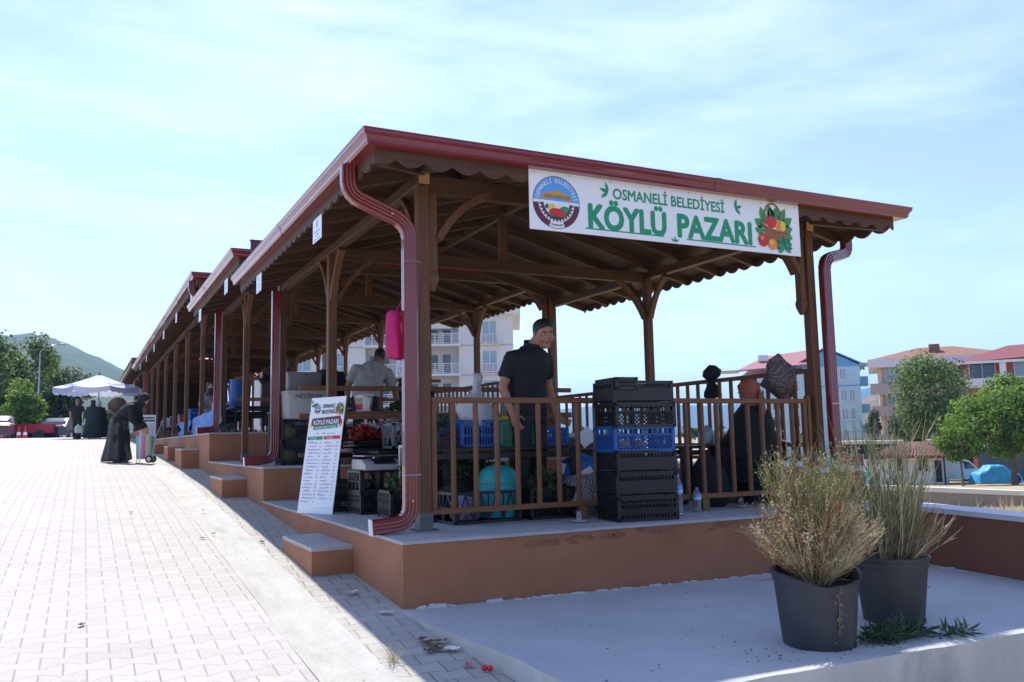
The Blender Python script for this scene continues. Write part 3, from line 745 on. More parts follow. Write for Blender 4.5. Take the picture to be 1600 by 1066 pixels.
    for s in(0,1):
        tm=MB(); x=ex0-.012 if s==0 else ex1+.012
        a,b=((x,ye1,0),(x,ey0+.02,0)) if s==0 else ((x,ey0+.02,0),(x,ye1,0))
        scallop_board(tm,a,b,zt_); B(tm,'wavy_trim',W_Y)
    return root
P1=[.575,3.28]; P2=[5.80,8.57]; P3_=[11.0,14.2,17.3,20.35,23.45,26.6,29.3]; P4=[31.5,34.6,37.8,41]
S1=shelter('nearest timber market shelter with dark red gutters and the white banner on its front',Z1,-.137,5.70,P1,right_base=.345)
S2=shelter('second timber market shelter up the slope, its red front gutter peeping over the nearest roof',Z2,5.73,10.92,P2,right_base=.74)
S3=shelter('long third timber market shelter whose gutter runs far up the street',Z3,10.33,30.5,P3_,gt=2.86,right_base=1.22)
S4=shelter('farthest timber market shelter at the top of the street beyond the long roof',Z4,30.7,43,P4,gt=2.85,right_base=Z4,last=True)
# red upstand on the second roof
m=MB(); m.bb((-.02,5.98,Z2+2.76),(4.8,6.02,Z2+2.985)); m.bb((-.03,5.975,Z2+2.972),(4.81,6.03,Z2+2.99)); m.build('upstand',GUTTER_D,S2,world=True,bevel=.003)
# downpipes
d=downspout(S1,[(-.245,.49,2.715),(-.245,.49,2.50),(.232,.49,2.315),(.232,.49,.075),(-.07,.49,.055)],0); clamp(S1,d,.232,.49,2.02); clamp(S1,d,.232,.49,.42)
pr=on(1328,385,0,5.03); yR=max(.62,min(1.2,pr.y))
d=downspout(S1,[(5.03,yR,2.71),(5.03,yR,2.50),(4.54,yR-.15,2.37),(4.54,yR-.15,.42),(4.86,yR-.15,.40)],1); clamp(S1,d,4.54,yR-.15,.95)
downspout(S1,[(.25,5.62,2.64),(.25,5.62,Z2+.08),(-.12,5.62,Z2+.055)],0)
downspout(S2,[(4.54,5.95,Z2+2.6),(4.54,5.95,1.0),(4.8,5.95,.9)],1,foot=False)
downspout(S3,[(-.245,10.85,Z3+2.77),(-.245,10.85,Z3+2.55),(.232,10.85,Z3+2.36),(.232,10.85,Z3+.08),(-.1,10.85,Z3+.055)],0)
downspout(S4,[(-.245,31.3,Z4+2.77),(-.245,31.3,Z4+2.55),(.232,31.3,Z4+2.36),(.232,31.3,Z4+.3)],0,foot=False)
# ------------------------------------------------------------------ railings
def railing(label,p0,p1,bars,balus=None,legs=None,bal_z=None,stiles=True,bw=.05):
    """bars: list of (z centre, height); balus: distances along"""
    p0=V3(p0);p1=V3(p1);d=(p1-p0);Lr=d.length;d.normalize()
    ax=R_X if abs(d.x)>.5 else R_Y
    root=empty('railing',(p0.x+d.x*Lr/2,p0.y+d.y*Lr/2,p0.z),0,label,'railing','timber railings')
    for z,h in bars:
        m=MB(); m.bar(p0+V3((0,0,z)),p1+V3((0,0,z)),bw,h); m.build('rail',ax,root,world=True,bevel=.004)
    if stiles:
        zl=min(b[0] for b in bars); zh=max(b[0] for b in bars)
        for q in (p0+d*.025,p1-d*.025):
            m=MB(); m.box(q+V3((0,0,(zl+zh)/2)),(.044,.040,zh-zl-.04)); m.build('stile',R_Z,root,world=True,bevel=.004)
    for s in balus or []:
        z0_,z1_=bal_z; m=MB(); q=p0+d*s; k=.0225
        zs=[z0_,z0_+.02,(z0_+z1_)/2,z1_-.02,z1_]; rr=[k*.9,k,k*.94,k,k*.9]
        m.lathe([(r_,z) for r_,z in zip(rr,zs)],(q.x,q.y,p0.z),8); m.build('baluster',R_Z,root,smooth=R(40),world=True)
    for s in legs or []:
        q=p0+d*s; m=MB(); m.box(q+V3((0,0,.055)),(.07,.045,.11)); m.build('foot_block',R_Z,root,world=True)
    return root
bx=[.616,.806,.989,1.172,1.364,1.55,1.733,1.908,2.09,2.27,2.46,2.65,2.852,3.031,3.20,3.371,3.568,3.739,3.937,4.115]
railing('front timber railing of the nearest shelter, behind the tall crate stack',(.428,.585,0),(4.30,.585,0),[(.978,.045),(.133,.042)],[x-.428 for x in bx],[1.33,2.60],(.154,.956))
m=MB(); m.bb((4.305,.56,.345),(4.345,.61,1.03)); base=world_thing(m,'short_post',R_Z,'short square post at the right end of the front railing, beside the right corner post','post')
railing('side timber railing on the right parapet of the nearest shelter, behind the seated woman',(4.44,.66,.345),(4.44,5.7,.345),[(.935,.045),(.215,.045),(.075,.04)],[.19*i for i in range(1,26)],None,(.09,.915))
railing('plain two-bar timber rail across the front of the second shelter',(.43,5.05,Z2),(4.30,5.05,Z2),[(.953,.062),(.60,.075),(.13,.05)],None,[.6,1.9,3.2],None,False)
railing('side timber railing on the right parapet of the second shelter',(4.44,5.95,.74),(4.44,10.8,.74),[(.90,.045),(.22,.045),(.075,.04)],[.2*i for i in range(1,24)],None,(.09,.88))
railing('long side timber railing on the right parapet of the third shelter',(4.44,11.15,1.22),(4.44,29,1.22),[(.85,.05),(.22,.045)],None,None,None)
railing('timber rail across the front of the long third shelter',(.43,10.05,Z3),(4.30,10.05,Z3),[(.95,.06),(.58,.06)],None,[.6,1.9,3.2],None,False)
# ------------------------------------------------------------------ printed artwork shared by banner and price board
def emblem(p,c,r,z):
    dz=.0007
    p.disc(c,r,r,K_MAROON,z,36)
    p.disc(c,r*.975,r*.975,K_WHITE,z+dz,36)
    p.disc(c,r*.97,r*.97,K_BLUE,z+2*dz,24,0,R(3),R(177))
    p.ringseg(c,r*.76,r*.975,R(184),R(250),K_MAROON,z+2*dz,14); p.ringseg(c,r*.76,r*.975,R(290),R(356),K_MAROON,z+2*dz,14)
    p.ringseg(c,r*.55,r*.66,R(184),R(356),K_MAROON,z+2*dz,26)
    for k in range(15):                                   # gear teeth
        a=R(188)+R(164)*k/14
        p.ringseg(c,r*.64,r*.73,a-R(2.9),a+R(2.9),K_MAROON,z+2*dz,2)
    def s(x,y): return (c[0]+x*r,c[1]+y*r)
    p.shape([s(-.62,.10),s(-.6,.27),s(-.42,.36),s(-.2,.38),s(-.02,.47),s(.2,.42),s(.38,.33),s(.58,.30),s(.66,.10),s(.45,.08),s(.36,.16),s(.2,.08),s(.12,.22),s(-.04,.22),s(-.14,.09),s(-.3,.2),s(-.45,.09)],K_GOLD,z+3*dz)
    for k in range(16):
        x=-.52+.07*k; p.line([s(x,.14),s(x+.04,.28)],.012*r*2,K_DBROWN,z+4*dz)
    p.leaf(s(-.45,-.28),.22*r,.16*r,R(70),K_DGREEN,z+3*dz); p.leaf(s(.0,-.32),.62*r,.24*r,R(4),K_DGREEN,z+3*dz); p.leaf(s(.1,-.3),.5*r,.26*r,R(12),G_GREEN,z+4*dz)
    p.disc(s(-.2,-.22),.155*r,.15*r,K_YELLOW,z+5*dz,16); p.disc(s(.06,-.42),.40*r,.15*r,K_DGREEN,z+4*dz,20,R(-7))
    p.disc(s(.05,-.38),.36*r,.15*r,K_RED,z+6*dz,20,R(-7))
    p.arc_text('OSMANELİ BELEDİYESİ',c,r*.74,R(172),R(8),r*.235,K_WHITE,z+4*dz,.012,.85)
    p.arc_text('KURULUŞ 1881'[::-1],c,r*.93,R(298),R(242),r*.10,K_BLACK,z+4*dz) if False else None
    for k in range(12): p.ringseg(c,r*.83,r*.89,R(254)+R(2.8)*k,R(254)+R(2.8)*k+R(1.6),K_BLACK,z+4*dz,1)
def basket(p,c,w,z,simple=False):
    dz=.0006
    def s(x,y): return (c[0]+x*w,c[1]+y*w)
    for (x,y,a,L_) in ((-.30,.05,110,.42),(-.38,.0,150,.3),(-.36,-.1,175,.28),(-.1,.12,95,.4),(.05,.12,80,.38),(.2,.1,60,.42),(.32,.05,35,.38),(.35,-.05,15,.3),(.36,-.15,-10,.28),(.36,-.28,-20,.25),(-.05,.15,100,.3)):
        p.leaf(s(x*.75,y),L_*w,.20*w,R(a),K_LGREEN,z+dz); p.leaf(s(x*.75+.01,y),L_*w*.7,.08*w,R(a),G_GREEN,z+2*dz)
    H=[s(-.26+.0,.05)]+[s(-.02+.25*math.cos(R(a)),.18+.36*math.sin(R(a))) for a in range(180,-1,-12)]+[s(.25,.02)]
    p.line(H,.045*w,K_DBROWN,z+3*dz); p.line(H,.022*w,K_BROWN,z+4*dz)
    p.disc(s(-.06,.12),.16*w,.135*w,K_RED,z+5*dz,18); p.disc(s(.2,.05),.15*w,.13*w,K_ORANGE,z+6*dz,18); p.disc(s(.26,.05),.07*w,.12*w,K_YELLOW,z+7*dz,14)
    p.shape([s(-.32,.02),s(.38,-.10),s(.30,-.40),s(.08,-.47),s(-.16,-.40)],K_BROWN,z+8*dz)
    for k in range(8):
        t=k/8; p.line([s(-.29+.62*t,-.02-.10*t),s(-.16+.42*t,-.40-.0*t)],.012*w,K_DBROWN,z+9*dz)
    for k in range(6):
        y=-.09-.055*k; p.line([s(-.29+.03*k,y),s(.36-.02*k,y-.09+.01*k)],.010*w,K_DBROWN,z+9*dz)
    p.line([s(-.38,.07),s(-.2,-.02),s(.1,-.09),s(.42,-.09)],.06*w,K_DBROWN,z+10*dz); p.line([s(-.37,.075),s(-.2,-.012),s(.1,-.08),s(.41,-.08)],.03*w,K_BROWN,z+11*dz)
    p.disc(s(-.33,-.30),.145*w,.155*w,K_RED,z+12*dz,18); p.disc(s(-.36,-.26),.05*w,.05*w,K_ORANGE,z+13*dz,10)
    p.disc(s(-.07,-.38),.12*w,.125*w,K_ORANGE,z+13*dz,18); p.disc(s(-.10,-.34),.045*w,.05*w,K_YELLOW,z+14*dz,10)
    for k in range(11): p.leaf(s(.27,-.40),.24*w,.10*w,R(-35+26*k),K_DGREEN if k%2 else G_GREEN,z+(12+k%3)*dz)
# ------------------------------------------------------------------ the white banner on the front
SX0,SX1,SZ0,SZ1=1.005,3.735,2.236,2.700
root=empty('market_banner',((SX0+SX1)/2,-.02,SZ0),0,'long white market banner with green letters under the front gutter','banner')
SW=SX1-SX0; SH=SZ1-SZ0
m=MB(); m.box((0,0,SH/2),(SW,.006,SH)); m.build('board',BOARDW,root)
p=Print(); X=lambda f:-SW/2+f*SW
def bx_(u,v):   # photo pixel on the banner -> banner frame
    q=on(u,v,1,-.024); return (q.x-(SX0+SX1)/2,q.z-SZ0)
emblem(p,bx_(869.5,316.5),.207,.0006)
p.text('OSMANELİ BELEDİYESİ',(bx_(1048,322)[0],bx_(1048,322)[1]),.122,G_GREEN,.0008,.026,.82,width=bx_(1136,330)[0]-bx_(962,306)[0])
a=bx_(919,356); b=bx_(1042,367); p.text('KÖYLÜ',((a[0]+b[0])/2,(a[1]+b[1])/2-.0),.268,G_GREEN,.0008,.042,.8,width=b[0]-a[0])
a=bx_(1059,370); b=bx_(1176,381); p.text('PAZARI',((a[0]+b[0])/2,(a[1]+b[1])/2-.0),.268,G_GREEN,.0008,.042,.8,width=b[0]-a[0])
p.line([bx_(915,356.5),bx_(1038,369.5)],.011,G_GREEN,.0008); p.line([bx_(1073,374),bx_(1181,386)],.011,G_GREEN,.0008)
for (u,v,aa) in ((950,301,(105,160,215)),(1148,325,(15,75,-40)),(1055,378,(90,150,30))):
    c=bx_(u,v)
    for k in aa: p.leaf(c,.085 if v!=378 else .048,.030 if v!=378 else .018,R(k),G_GREEN,.0012)
c=bx_(1209,356); basket(p,c,.40,.0008)
p.build('print',root,Matrix.Translation((0,-.0032,0))@FACE_FRONT)
m=MB()
for f in (.015,.13,.27,.41,.55,.69,.84,.985):
    m.box((X(f),-.005,SH-.02),(.011,.006,.011))
m.build('screw',STEEL,root)
# ------------------------------------------------------------------ price board leaning inside the platform edge
pA=V3((-.055,2.93,0)); pB=V3((.172,2.49,0))
w_=(pB-pA).length; e1=(pB-pA).normalized(); nrm=V3((e1.y,-e1.x,0)).normalized()   # horizontal, towards the viewer
if nrm.dot(CAM-pA)<0: nrm=-nrm
tilt=R(9); up=(V3((0,0,1))*math.cos(tilt)-nrm*math.sin(tilt)).normalized(); nn=e1.cross(up).normalized()
if nn.dot(nrm)<0: nn=-nn
# board height from the photograph
BH=1.13
root=empty('price_board',(pA+pB)/2,0,'tall white price list board leaning on the platform edge, handwritten in blue','sign')
Mb=Matrix((e1,up,nn)).transposed().to_4x4()
m=MB(); m.bb((-w_/2,0,-.006),(w_/2,BH,0)); m.v=[Mb@v for v in m.v]; m.build('board',BOARDW,root)
p=Print(); u_=lambda f:-w_/2+f*w_; v_=lambda f:BH*(1-f)
emblem(p,(u_(.22),v_(.105)),.046,.0010)
p.text('OSMANELİ',(u_(.54),v_(.095)),.052,K_BLACK,.003,.02,.7,width=w_*.36); p.text('BELEDİYESİ',(u_(.54),v_(.145)),.052,K_BLACK,.003,.02,.7,width=w_*.37)
for k in range(9): p.leaf((u_(.02+.05*(k%4)),v_(.02+.025*(k//2))),.05,.022,R(200+37*k),K_LGREEN if k%2 else K_DGREEN,.001)
basket(p,(u_(.86),v_(.105)),.115,.001)
p.shape([(u_(.10),v_(.185)),(u_(.92),v_(.168)),(u_(.92),v_(.238)),(u_(.10),v_(.255))],K_MAROON,.0011)
p.disc((u_(.12),v_(.225)),.022,.035,K_RED,.0009,14); p.disc((u_(.93),v_(.225)),.022,.035,K_RED,.0009,14); p.disc((u_(.08),v_(.255)),.016,.018,K_YELLOW,.0012,12); p.disc((u_(.92),v_(.25)),.016,.018,K_ORANGE,.0012,12)
p.shape([(u_(.16),v_(.252)),(u_(.86),v_(.238)),(u_(.86),v_(.272)),(u_(.16),v_(.288))],G_GREEN,.0013)
p.text('KÖYLÜ PAZARI',(u_(.51),v_(.238)),.062,K_WHITE,.0018,.022,.7,rot=R(1.5),width=w_*.72)
p.text('GÜNLÜK FİYAT LİSTESİ',(u_(.51),v_(.276)),.030,K_WHITE,.0018,.012,.7,rot=R(1.5),width=w_*.60)
p.shape([(u_(.03),v_(.345)),(u_(.47),v_(.342)),(u_(.47),v_(.372)),(u_(.03),v_(.375))],G_GREEN,.001); p.shape([(u_(.5),v_(.342)),(u_(.97),v_(.338)),(u_(.97),v_(.368)),(u_(.5),v_(.372))],K_RED,.001)
p.text('SEBZELER',(u_(.2),v_(.368)),.026,K_WHITE,.0016,.01,.8); p.text('MEYVELER',(u_(.68),v_(.366)),.026,K_WHITE,.0016,.01,.8)
r=random.Random(5)
def scribble(x,y,w,h,m_):
    pts=[];n=max(4,int(w/(h*.42)))
    for i in range(n+1): pts.append((x+w*i/n,y+(h*r.uniform(.3,1.0) if i%2 else h*r.uniform(-.12,.25))))
    p.line(pts,.0034,m_,.001)
scribble(u_(.28),v_(.325),.025,.018,K_LBLUE); scribble(u_(.42),v_(.325),.05,.018,K_LBLUE); scribble(u_(.58),v_(.325),.04,.018,K_LBLUE); scribble(u_(.7),v_(.325),.06,.018,K_LBLUE)
for i in range(18):
    y=v_(.405+.0295*i)
    scribble(u_(.05+r.uniform(0,.06)),y,r.uniform(.09,.15),.017,K_LBLUE); scribble(u_(.40),y,.028,.017,K_LBLUE)
    if i<17: scribble(u_(.52+r.uniform(0,.05)),y,r.uniform(.07,.14),.017,K_RED if i in(1,) else K_LBLUE); scribble(u_(.87),y,.032,.017,K_LBLUE)
p.line([(u_(.45),v_(.955)),(u_(.95),v_(.95))],.003,K_PLATE,.001)
p.build('print',root,Mb)
# ------------------------------------------------------------------ stall number plates hanging from the left gutters
def plate(y,zt,w=.30,h=.205,label='',x=-.196):
    root=empty('stall_plate',(x,y,zt-h),0,label,'plate','stall number plates along the left gutters')
    m=MB(); m.bb((-.002,-w/2,0),(.002,w/2,h)); m.build('board',BOARDW,root)
    p=Print(); p.disc((0,h*.72),.030,.034,K_BLUE,.0006,16); p.disc((0,h*.70),.022,.024,K_WHITE,.0012,14); p.disc((0,h*.70),.014,.016,K_MAROON,.0018,12)
    p.line([(-.09,h*.42),(.09,h*.42)],.016,K_PLATE,.0006); p.line([(-.07,h*.27),(.07,h*.27)],.012,K_PLATE,.0006); p.line([(-.11,h*.09),(.11,h*.09)],.010,K_PLATE,.0006)
    p.build('print',root,Matrix(((0,0,-1,-.0022),(-1,0,0,0),(0,1,0,0),(0,0,0,1))))
lab=['first small white stall plate from the front, hanging under the nearest left gutter','second small white stall plate, near the far end of the nearest gutter','third small white stall plate, just beyond the nearest roof end','fourth small white stall plate, at the far end of the second gutter',
     'fifth small white stall plate, behind the step between second and third gutters','sixth small white stall plate, by the long gutter above a red downpipe']
for i,(y,z) in enumerate(((1.62,2.60),(4.35,2.60),(6.9,Z2+2.60),(9.9,Z2+2.60),(11.3,Z3+2.66),(14.2,Z3+2.66),(17.4,Z3+2.66),(20.6,Z3+2.66),(23.8,Z3+2.66),(27,Z3+2.66))):
    plate(y,z,label=(lab+['seventh white stall plate, along the middle of the long gutter','eighth white stall plate, along the middle of the long gutter','ninth white stall plate, toward the far end of the long gutter','tenth white stall plate, closest to the far end of the long gutter'])[i])
# ------------------------------------------------------------------ people: one continuous body, clothing and hair as children
# local frame: facing -Y, own left hand +X, z up
def lerp(a,b,t): return V3(a)*(1-t)+V3(b)*t
def head_rings(mb,c,H,yaw=0,pitch=0,roll=0,thin=1.0):
    """c: head centre; H: head height; face towards local -Y before the turn"""
    M=Matrix.Rotation(yaw,3,'Z')@Matrix.Rotation(roll,3,'Y')@Matrix.Rotation(pitch,3,'X'); c=V3(c)
    w=.335*H*thin; d=.40*H
    prof=[(-.5,.22,.20,-.18),(-.47,.42,.40,-.17),(-.40,.60,.62,-.11),(-.28,.78,.80,-.05),(-.12,.90,.92,-.01),(.04,.97,.98,.01),(.18,1.0,1.0,.03),(.30,.94,.95,.03),(.40,.78,.80,.03),(.47,.50,.52,.03),(.5,.2,.2,.03)]
    mb.loft([[c+M@V3((w*a*math.cos(2*PI*i/16), off*H*.5+d*b*math.sin(2*PI*i/16), z*H)) for i in range(16)] for z,a,b,off in prof])
    # nose, brow, chin, ears
    mb.loft([[c+M@V3((x*s+cx,y,z)) for x,z_,y_ in () for s in ()] or [c+M@V3((q[0]*H,q[1]*H,q[2]*H)) for q in Q] for Q in (
        [(-.035,-.36,.09),(.035,-.36,.09),(.03,-.30,.10),(-.03,-.30,.10)],
        [(-.045,-.44,-.01),(.045,-.44,-.01),(.05,-.34,.0),(-.05,-.34,.0)],
        [(-.07,-.47,-.09),(.07,-.47,-.09),(.085,-.34,-.10),(-.085,-.34,-.10)],
        [(-.05,-.42,-.125),(.05,-.42,-.125),(.06,-.33,-.13),(-.06,-.33,-.13)])])
    mb.ell(c+M@V3((-.10*H,-.375*H,.085*H)),.095*H,.045*H,.035*H,8,5,M); mb.ell(c+M@V3((.10*H,-.375*H,.085*H)),.095*H,.045*H,.035*H,8,5,M)
    mb.ell(c+M@V3((0,-.37*H,-.22*H)),.12*H,.06*H,.05*H,8,5,M); mb.ell(c+M@V3((0,-.33*H,-.40*H)),.14*H,.08*H,.08*H,8,5,M)
    for s in(-1,1):
        mb.ell(c+M@V3((s*.345*H,.03*H,-.02*H)),.035*H,.075*H,.125*H,8,6,M@Matrix.Rotation(s*.25,3,'Z'))
        mb.ell(c+M@V3((s*.18*H,-.27*H,-.12*H)),.13*H,.12*H,.14*H,8,6,M)
    return M
def face_parts(parent,c,H,M,hair=HAIR,hairline=.12):
    c=V3(c)
    for s in(-1,1):
        e=MB(); e.ell(c+M@V3((s*.135*H,-.375*H,.03*H)),.052*H,.03*H,.022*H,10,6,M); o=e.build('eye',EYE_W,parent,smooth=True)
        e=MB(); e.ell(c+M@V3((s*.135*H,-.398*H,.03*H)),.022*H,.014*H,.020*H,8,6,M); e.build('iris',EYE_D,o,smooth=True)
        e=MB(); e.tube([c+M@V3((s*x*H,y*H,z*H)) for x,y,z in((.05,-.425,.095),(.12,-.43,.115),(.20,-.385,.10),(.235,-.35,.085))],[.012*H,.017*H,.014*H,.007*H],6); e.build('eyebrow',hair,parent,smooth=True)
    e=MB(); e.tube([c+M@V3((x*H,y*H,-.225*H+z*H)) for x,y,z in((-.115,-.375,-.005),(-.05,-.415,.004),(0,-.425,0),(.05,-.415,.004),(.115,-.375,-.005))],[.006*H,.014*H,.017*H,.014*H,.006*H],6); e.build('mouth',LIP,parent,smooth=True)
HPROF=[(-.5,.22),(-.47,.42),(-.40,.60),(-.28,.78),(-.12,.90),(.04,.97),(.18,1.0),(.30,.95),(.40,.80),(.47,.54),(.5,.26),(.53,.06)]
def hair_cap(parent,c,H,M,m=HAIR,low=-.12,front=.22,grow=1.035,thin=1.0):
    """short hair: shell over the skull, higher at the front than at the back"""
    c=V3(c); w=.335*H*thin*grow; d=.40*H*grow; n=24; rings=[]
    for k in range(11):
        t=k/10; ring=[]
        for i in range(n):
            a=2*PI*i/n; s=math.sin(a); f=max(0,-s)
            k_=abs(math.cos(a)); side=max(0,1-abs(s+.12)/.22) if s<.1 else 0
            zb=low+(front-low)*(min(1,f*1.25)**.7)+.05*k_*(s>0)-.10*side-.07*max(0,1-abs(k_-.55)/.3)*(s<0)+.012*math.sin(9*a+t)
            z=zb+(.53-zb)*(1-(1-t)**1.6)
            rr=interp(HPROF,z)
            ring.append(c+M@V3((w*rr*math.cos(a),.015*H+d*rr*s,z*H+.008*H)))
        rings.append(ring)
    e=MB(); e.loft(rings); return e.build('hair',m,parent,smooth=True)
def hand(mb,w,dirv,palm,curl=.35,sc=1.0,thumb=1,spread=.14,tips=None):
    """w: wrist, dirv: along the hand, palm: palm normal; five fingers"""
    w=V3(w); d=V3(dirv).normalized(); p=V3(palm); p=(p-d*p.dot(d)).normalized(); s=d.cross(p)*thumb
    def pt(a,b,c): return w+(d*a+s*b+p*c)*sc
    mb.loft([[pt(x,b*hw,c*hd) for b,c in((1,.6),(.6,1),(-.6,1),(-1,.6),(-1,-.6),(-.6,-1),(.6,-1),(1,-.6))] for x,hw,hd in((-.02,.027,.02),(.02,.033,.018),(.055,.042,.016),(.09,.043,.013),(.10,.038,.010))])
    for k,(b,L_) in enumerate(((.032,.070),(.011,.080),(-.011,.074),(-.031,.058))):
        pts=[];a=.088;h=0.;ang=0.
        q=pt(.088,b,0); pts.append(q); dd=d+s*(spread*(1.4-k)*.35)
        dd.normalize(); seg=(L_*.46,L_*.32,L_*.26)
        for j,l in enumerate(seg):
            ang+=curl*(1.0+.25*j)*(1+.06*k)
            v=(dd*math.cos(ang)+p*math.sin(ang)); q=q+v*l*sc; pts.append(q)
        mb.tube(pts,[.0092*sc,.0088*sc,.0080*sc,.0062*sc],7,up=s)
    q=pt(.025,.030,.006); pts=[q]
    for l,v in((.034,d*.55+s*.75+p*.25),(.030,d*.85+s*.35+p*.4),(.026,d*.95+s*.05+p*.45)):
        q=q+v.normalized()*l*sc; pts.append(q)
    mb.tube(pts,[.0125*sc,.0108*sc,.0095*sc,.007*sc],7,up=d)
def torso(mb,rings,n=18):
    """rings: (centre, half width, half depth[, yaw, pitch])"""
    R_=[]
    for q in rings:
        c,a,b=q[:3]; yw=q[3] if len(q)>3 else 0; pt=q[4] if len(q)>4 else 0
        M=Matrix.Rotation(yw,3,'Z')@Matrix.Rotation(pt,3,'X'); P=[]
        for i in range(n):
            t=2*PI*i/n; cx,sx=math.cos(t),math.sin(t)
            cx=math.copysign(abs(cx)**.85,cx); sx=math.copysign(abs(sx)**.85,sx)
            P.append(V3(c)+M@V3((a*cx,b*sx,0)))
        R_.append(P)
    mb.loft(R_)
def limb(mb,pts,rad,n=10): mb.tube(pts,rad,n)
def foot(mb,ankle,toe,sc=1.0):
    a=V3(ankle);t=V3(toe); d=(t-a); d.z=0; d.normalize(); x=V3((d.y,-d.x,0))
    def r_(p,w,h): return [V3(p)+x*(w*math.cos(2*PI*i/10))+V3((0,0,h*math.sin(2*PI*i/10))) for i in range(10)]
    z0=a.z-.075
    mb.loft([r_(a-d*.06+V3((0,0,-.045)),.028*sc,.03*sc),r_(a-d*.03+V3((0,0,-.035)),.036*sc,.045*sc),r_(a+d*.05+V3((0,0,-.035)),.040*sc,.042*sc),r_(a+d*.13+V3((0,0,-.052)),.047*sc,.026*sc),r_(a+d*.19+V3((0,0,-.058)),.035*sc,.018*sc)])

def shoes(parent,pairs,m=None):
    for a,t in pairs:
        e=MB(); foot(e,V3(a)+V3((0,0,.004)),t,1.22); remesh(e,'shoe',m or K_BLACK,parent,.010,2)
# ---- man in the black polo shirt behind the front railing
hp=on(846,530,1,1.25)
MANP=V3((1.655,1.30,0))
man=empty('person',MANP,R(17),'man in a black polo shirt standing behind the front railing','person'); man.scale=(1.02,1.02,1.03)
b=MB(); Hd=.258
hc=V3((.065,-.135,1.565)); Mh=head_rings(b,hc,Hd,R(-20),R(12),R(-5))
b.tube([(.015,.0,1.40),(.03,-.055,1.46),(.05,-.10,1.51)],[.070,.066,.066],12)
torso(b,[((0,.02,.90),.165,.115),((0,.03,1.0),.165,.12),((0,.02,1.12),.165,.115),((.0,.0,1.24),.17,.12,0,R(-5)),((.01,-.02,1.33),.165,.11,0,R(-10)),((.015,-.025,1.39),.11,.085),((.02,-.03,1.43),.07,.062)])
shR,elR,wrR=V3((-.178,.0,1.355)),V3((-.255,.06,1.10)),V3((-.225,-.02,.865))
shL,elL,wrL=V3((.188,-.03,1.35)),V3((.27,.02,1.12)),V3((.23,-.10,.89))
for sh,el,wr,sg in((shR,elR,wrR,-1),(shL,elL,wrL,1)):
    limb(b,[sh,lerp(sh,el,.5),el,lerp(el,wr,.3),wr],[.056,.052,.043,.044,.029])
    d=(wr-el).normalized(); hand(b,wr+d*.01,d+V3((0,-.15,0)),V3((-sg,.1,0)),.28,1.02,thumb=1 if sg<0 else -1)
for s in(-1,1):
    limb(b,[(s*.085,.02,.92),(s*.095,.0,.70),(s*.10,-.01,.48),(s*.10,.015,.30),(s*.10,.02,.085)],[.085,.078,.056,.054,.038]); foot(b,(s*.10,.02,.085),(s*.13,-.2,0))
body=remesh(b,'body',SKIN_A,man,.0075,3)
c_=MB(); torso(c_,[((0,.02,.84),.185,.135),((0,.03,.93),.19,.142),((0,.03,1.02),.188,.142),((0,.02,1.12),.186,.138),((.0,.0,1.24),.202,.150,0,R(-5)),((.01,-.02,1.34),.203,.138,0,R(-10)),((.012,-.022,1.39),.165,.12,0,R(-10)),((.015,-.027,1.43),.115,.098),((.02,-.03,1.462),.082,.078),((.025,-.035,1.475),.07,.066)])
for sh,el in((shR,elR),(shL,elL)): limb(c_,[lerp(sh,V3((0,0,1.375)),.45),lerp(sh,el,.02),lerp(sh,el,.5),lerp(sh,el,.68)],[.072,.079,.073,.071])
remesh(c_,'polo_shirt',CL_BLACK,man,.010,5,fold=.011)
c_=MB(); c_.sweep([V3((.025+.078*math.cos(t),-.045+.078*math.sin(t),1.475-.03*math.sin(t+.3)*-1)) for t in [2*PI*i/20 for i in range(21)]],[(.006,.022),(-.006,.022),(-.006,-.022),(.006,-.022)],(0,0,1)); c_.build('collar',CL_BLACK,man,smooth=True)
c_=MB(); torso(c_,[((0,.02,.80),.175,.135),((0,.025,.90),.182,.138),((0,.028,.98),.178,.132)])
for s in(-1,1): limb(c_,[(s*.088,.02,.86),(s*.095,.0,.70),(s*.10,-.01,.48),(s*.10,.015,.30),(s*.10,.02,.09)],[.098,.095,.078,.072,.064])
remesh(c_,'trousers',CL_NAVY,man,.012,4,fold=.01)
shoes(man,[((s*.10,.02,.085),(s*.13,-.2,0)) for s in(-1,1)]); face_parts(man,hc,Hd,Mh); hair_cap(man,hc,Hd,Mh,HAIR,-.20,.30,1.035)

# ---- man in the grey T-shirt, seen from behind, bending to his right over the stall
gp=on(575,640,1,6.05)
gm=empty('person',(gp.x-.0,6.05,Z2),R(168),'man in a grey T-shirt seen from behind, bending over the stall','person')
b=MB(); Hd=.24
hc=V3((-.20,-.36,1.50)); Mh=head_rings(b,hc,Hd,R(-25),R(40))
b.tube([(-.10,-.20,1.36),(-.14,-.27,1.41),(-.17,-.32,1.45)],[.066,.060,.058],12)
torso(b,[((.04,.04,.84),.165,.12),((.03,.03,.95),.17,.125),((.0,-.02,1.07),.175,.12,0,R(25)),((-.03,-.09,1.18),.19,.12,0,R(38)),((-.07,-.16,1.29),.20,.11,0,R(45)),((-.10,-.21,1.36),.13,.085,0,R(45)),((-.11,-.23,1.38),.07,.06,0,R(45))])
shR,elR,wrR=V3((-.28,-.17,1.25)),V3((-.40,-.22,1.0)),V3((-.46,-.34,.76))
shL,elL,wrL=V3((.15,-.10,1.30)),V3((.27,-.04,1.06)),V3((.29,-.10,.83))
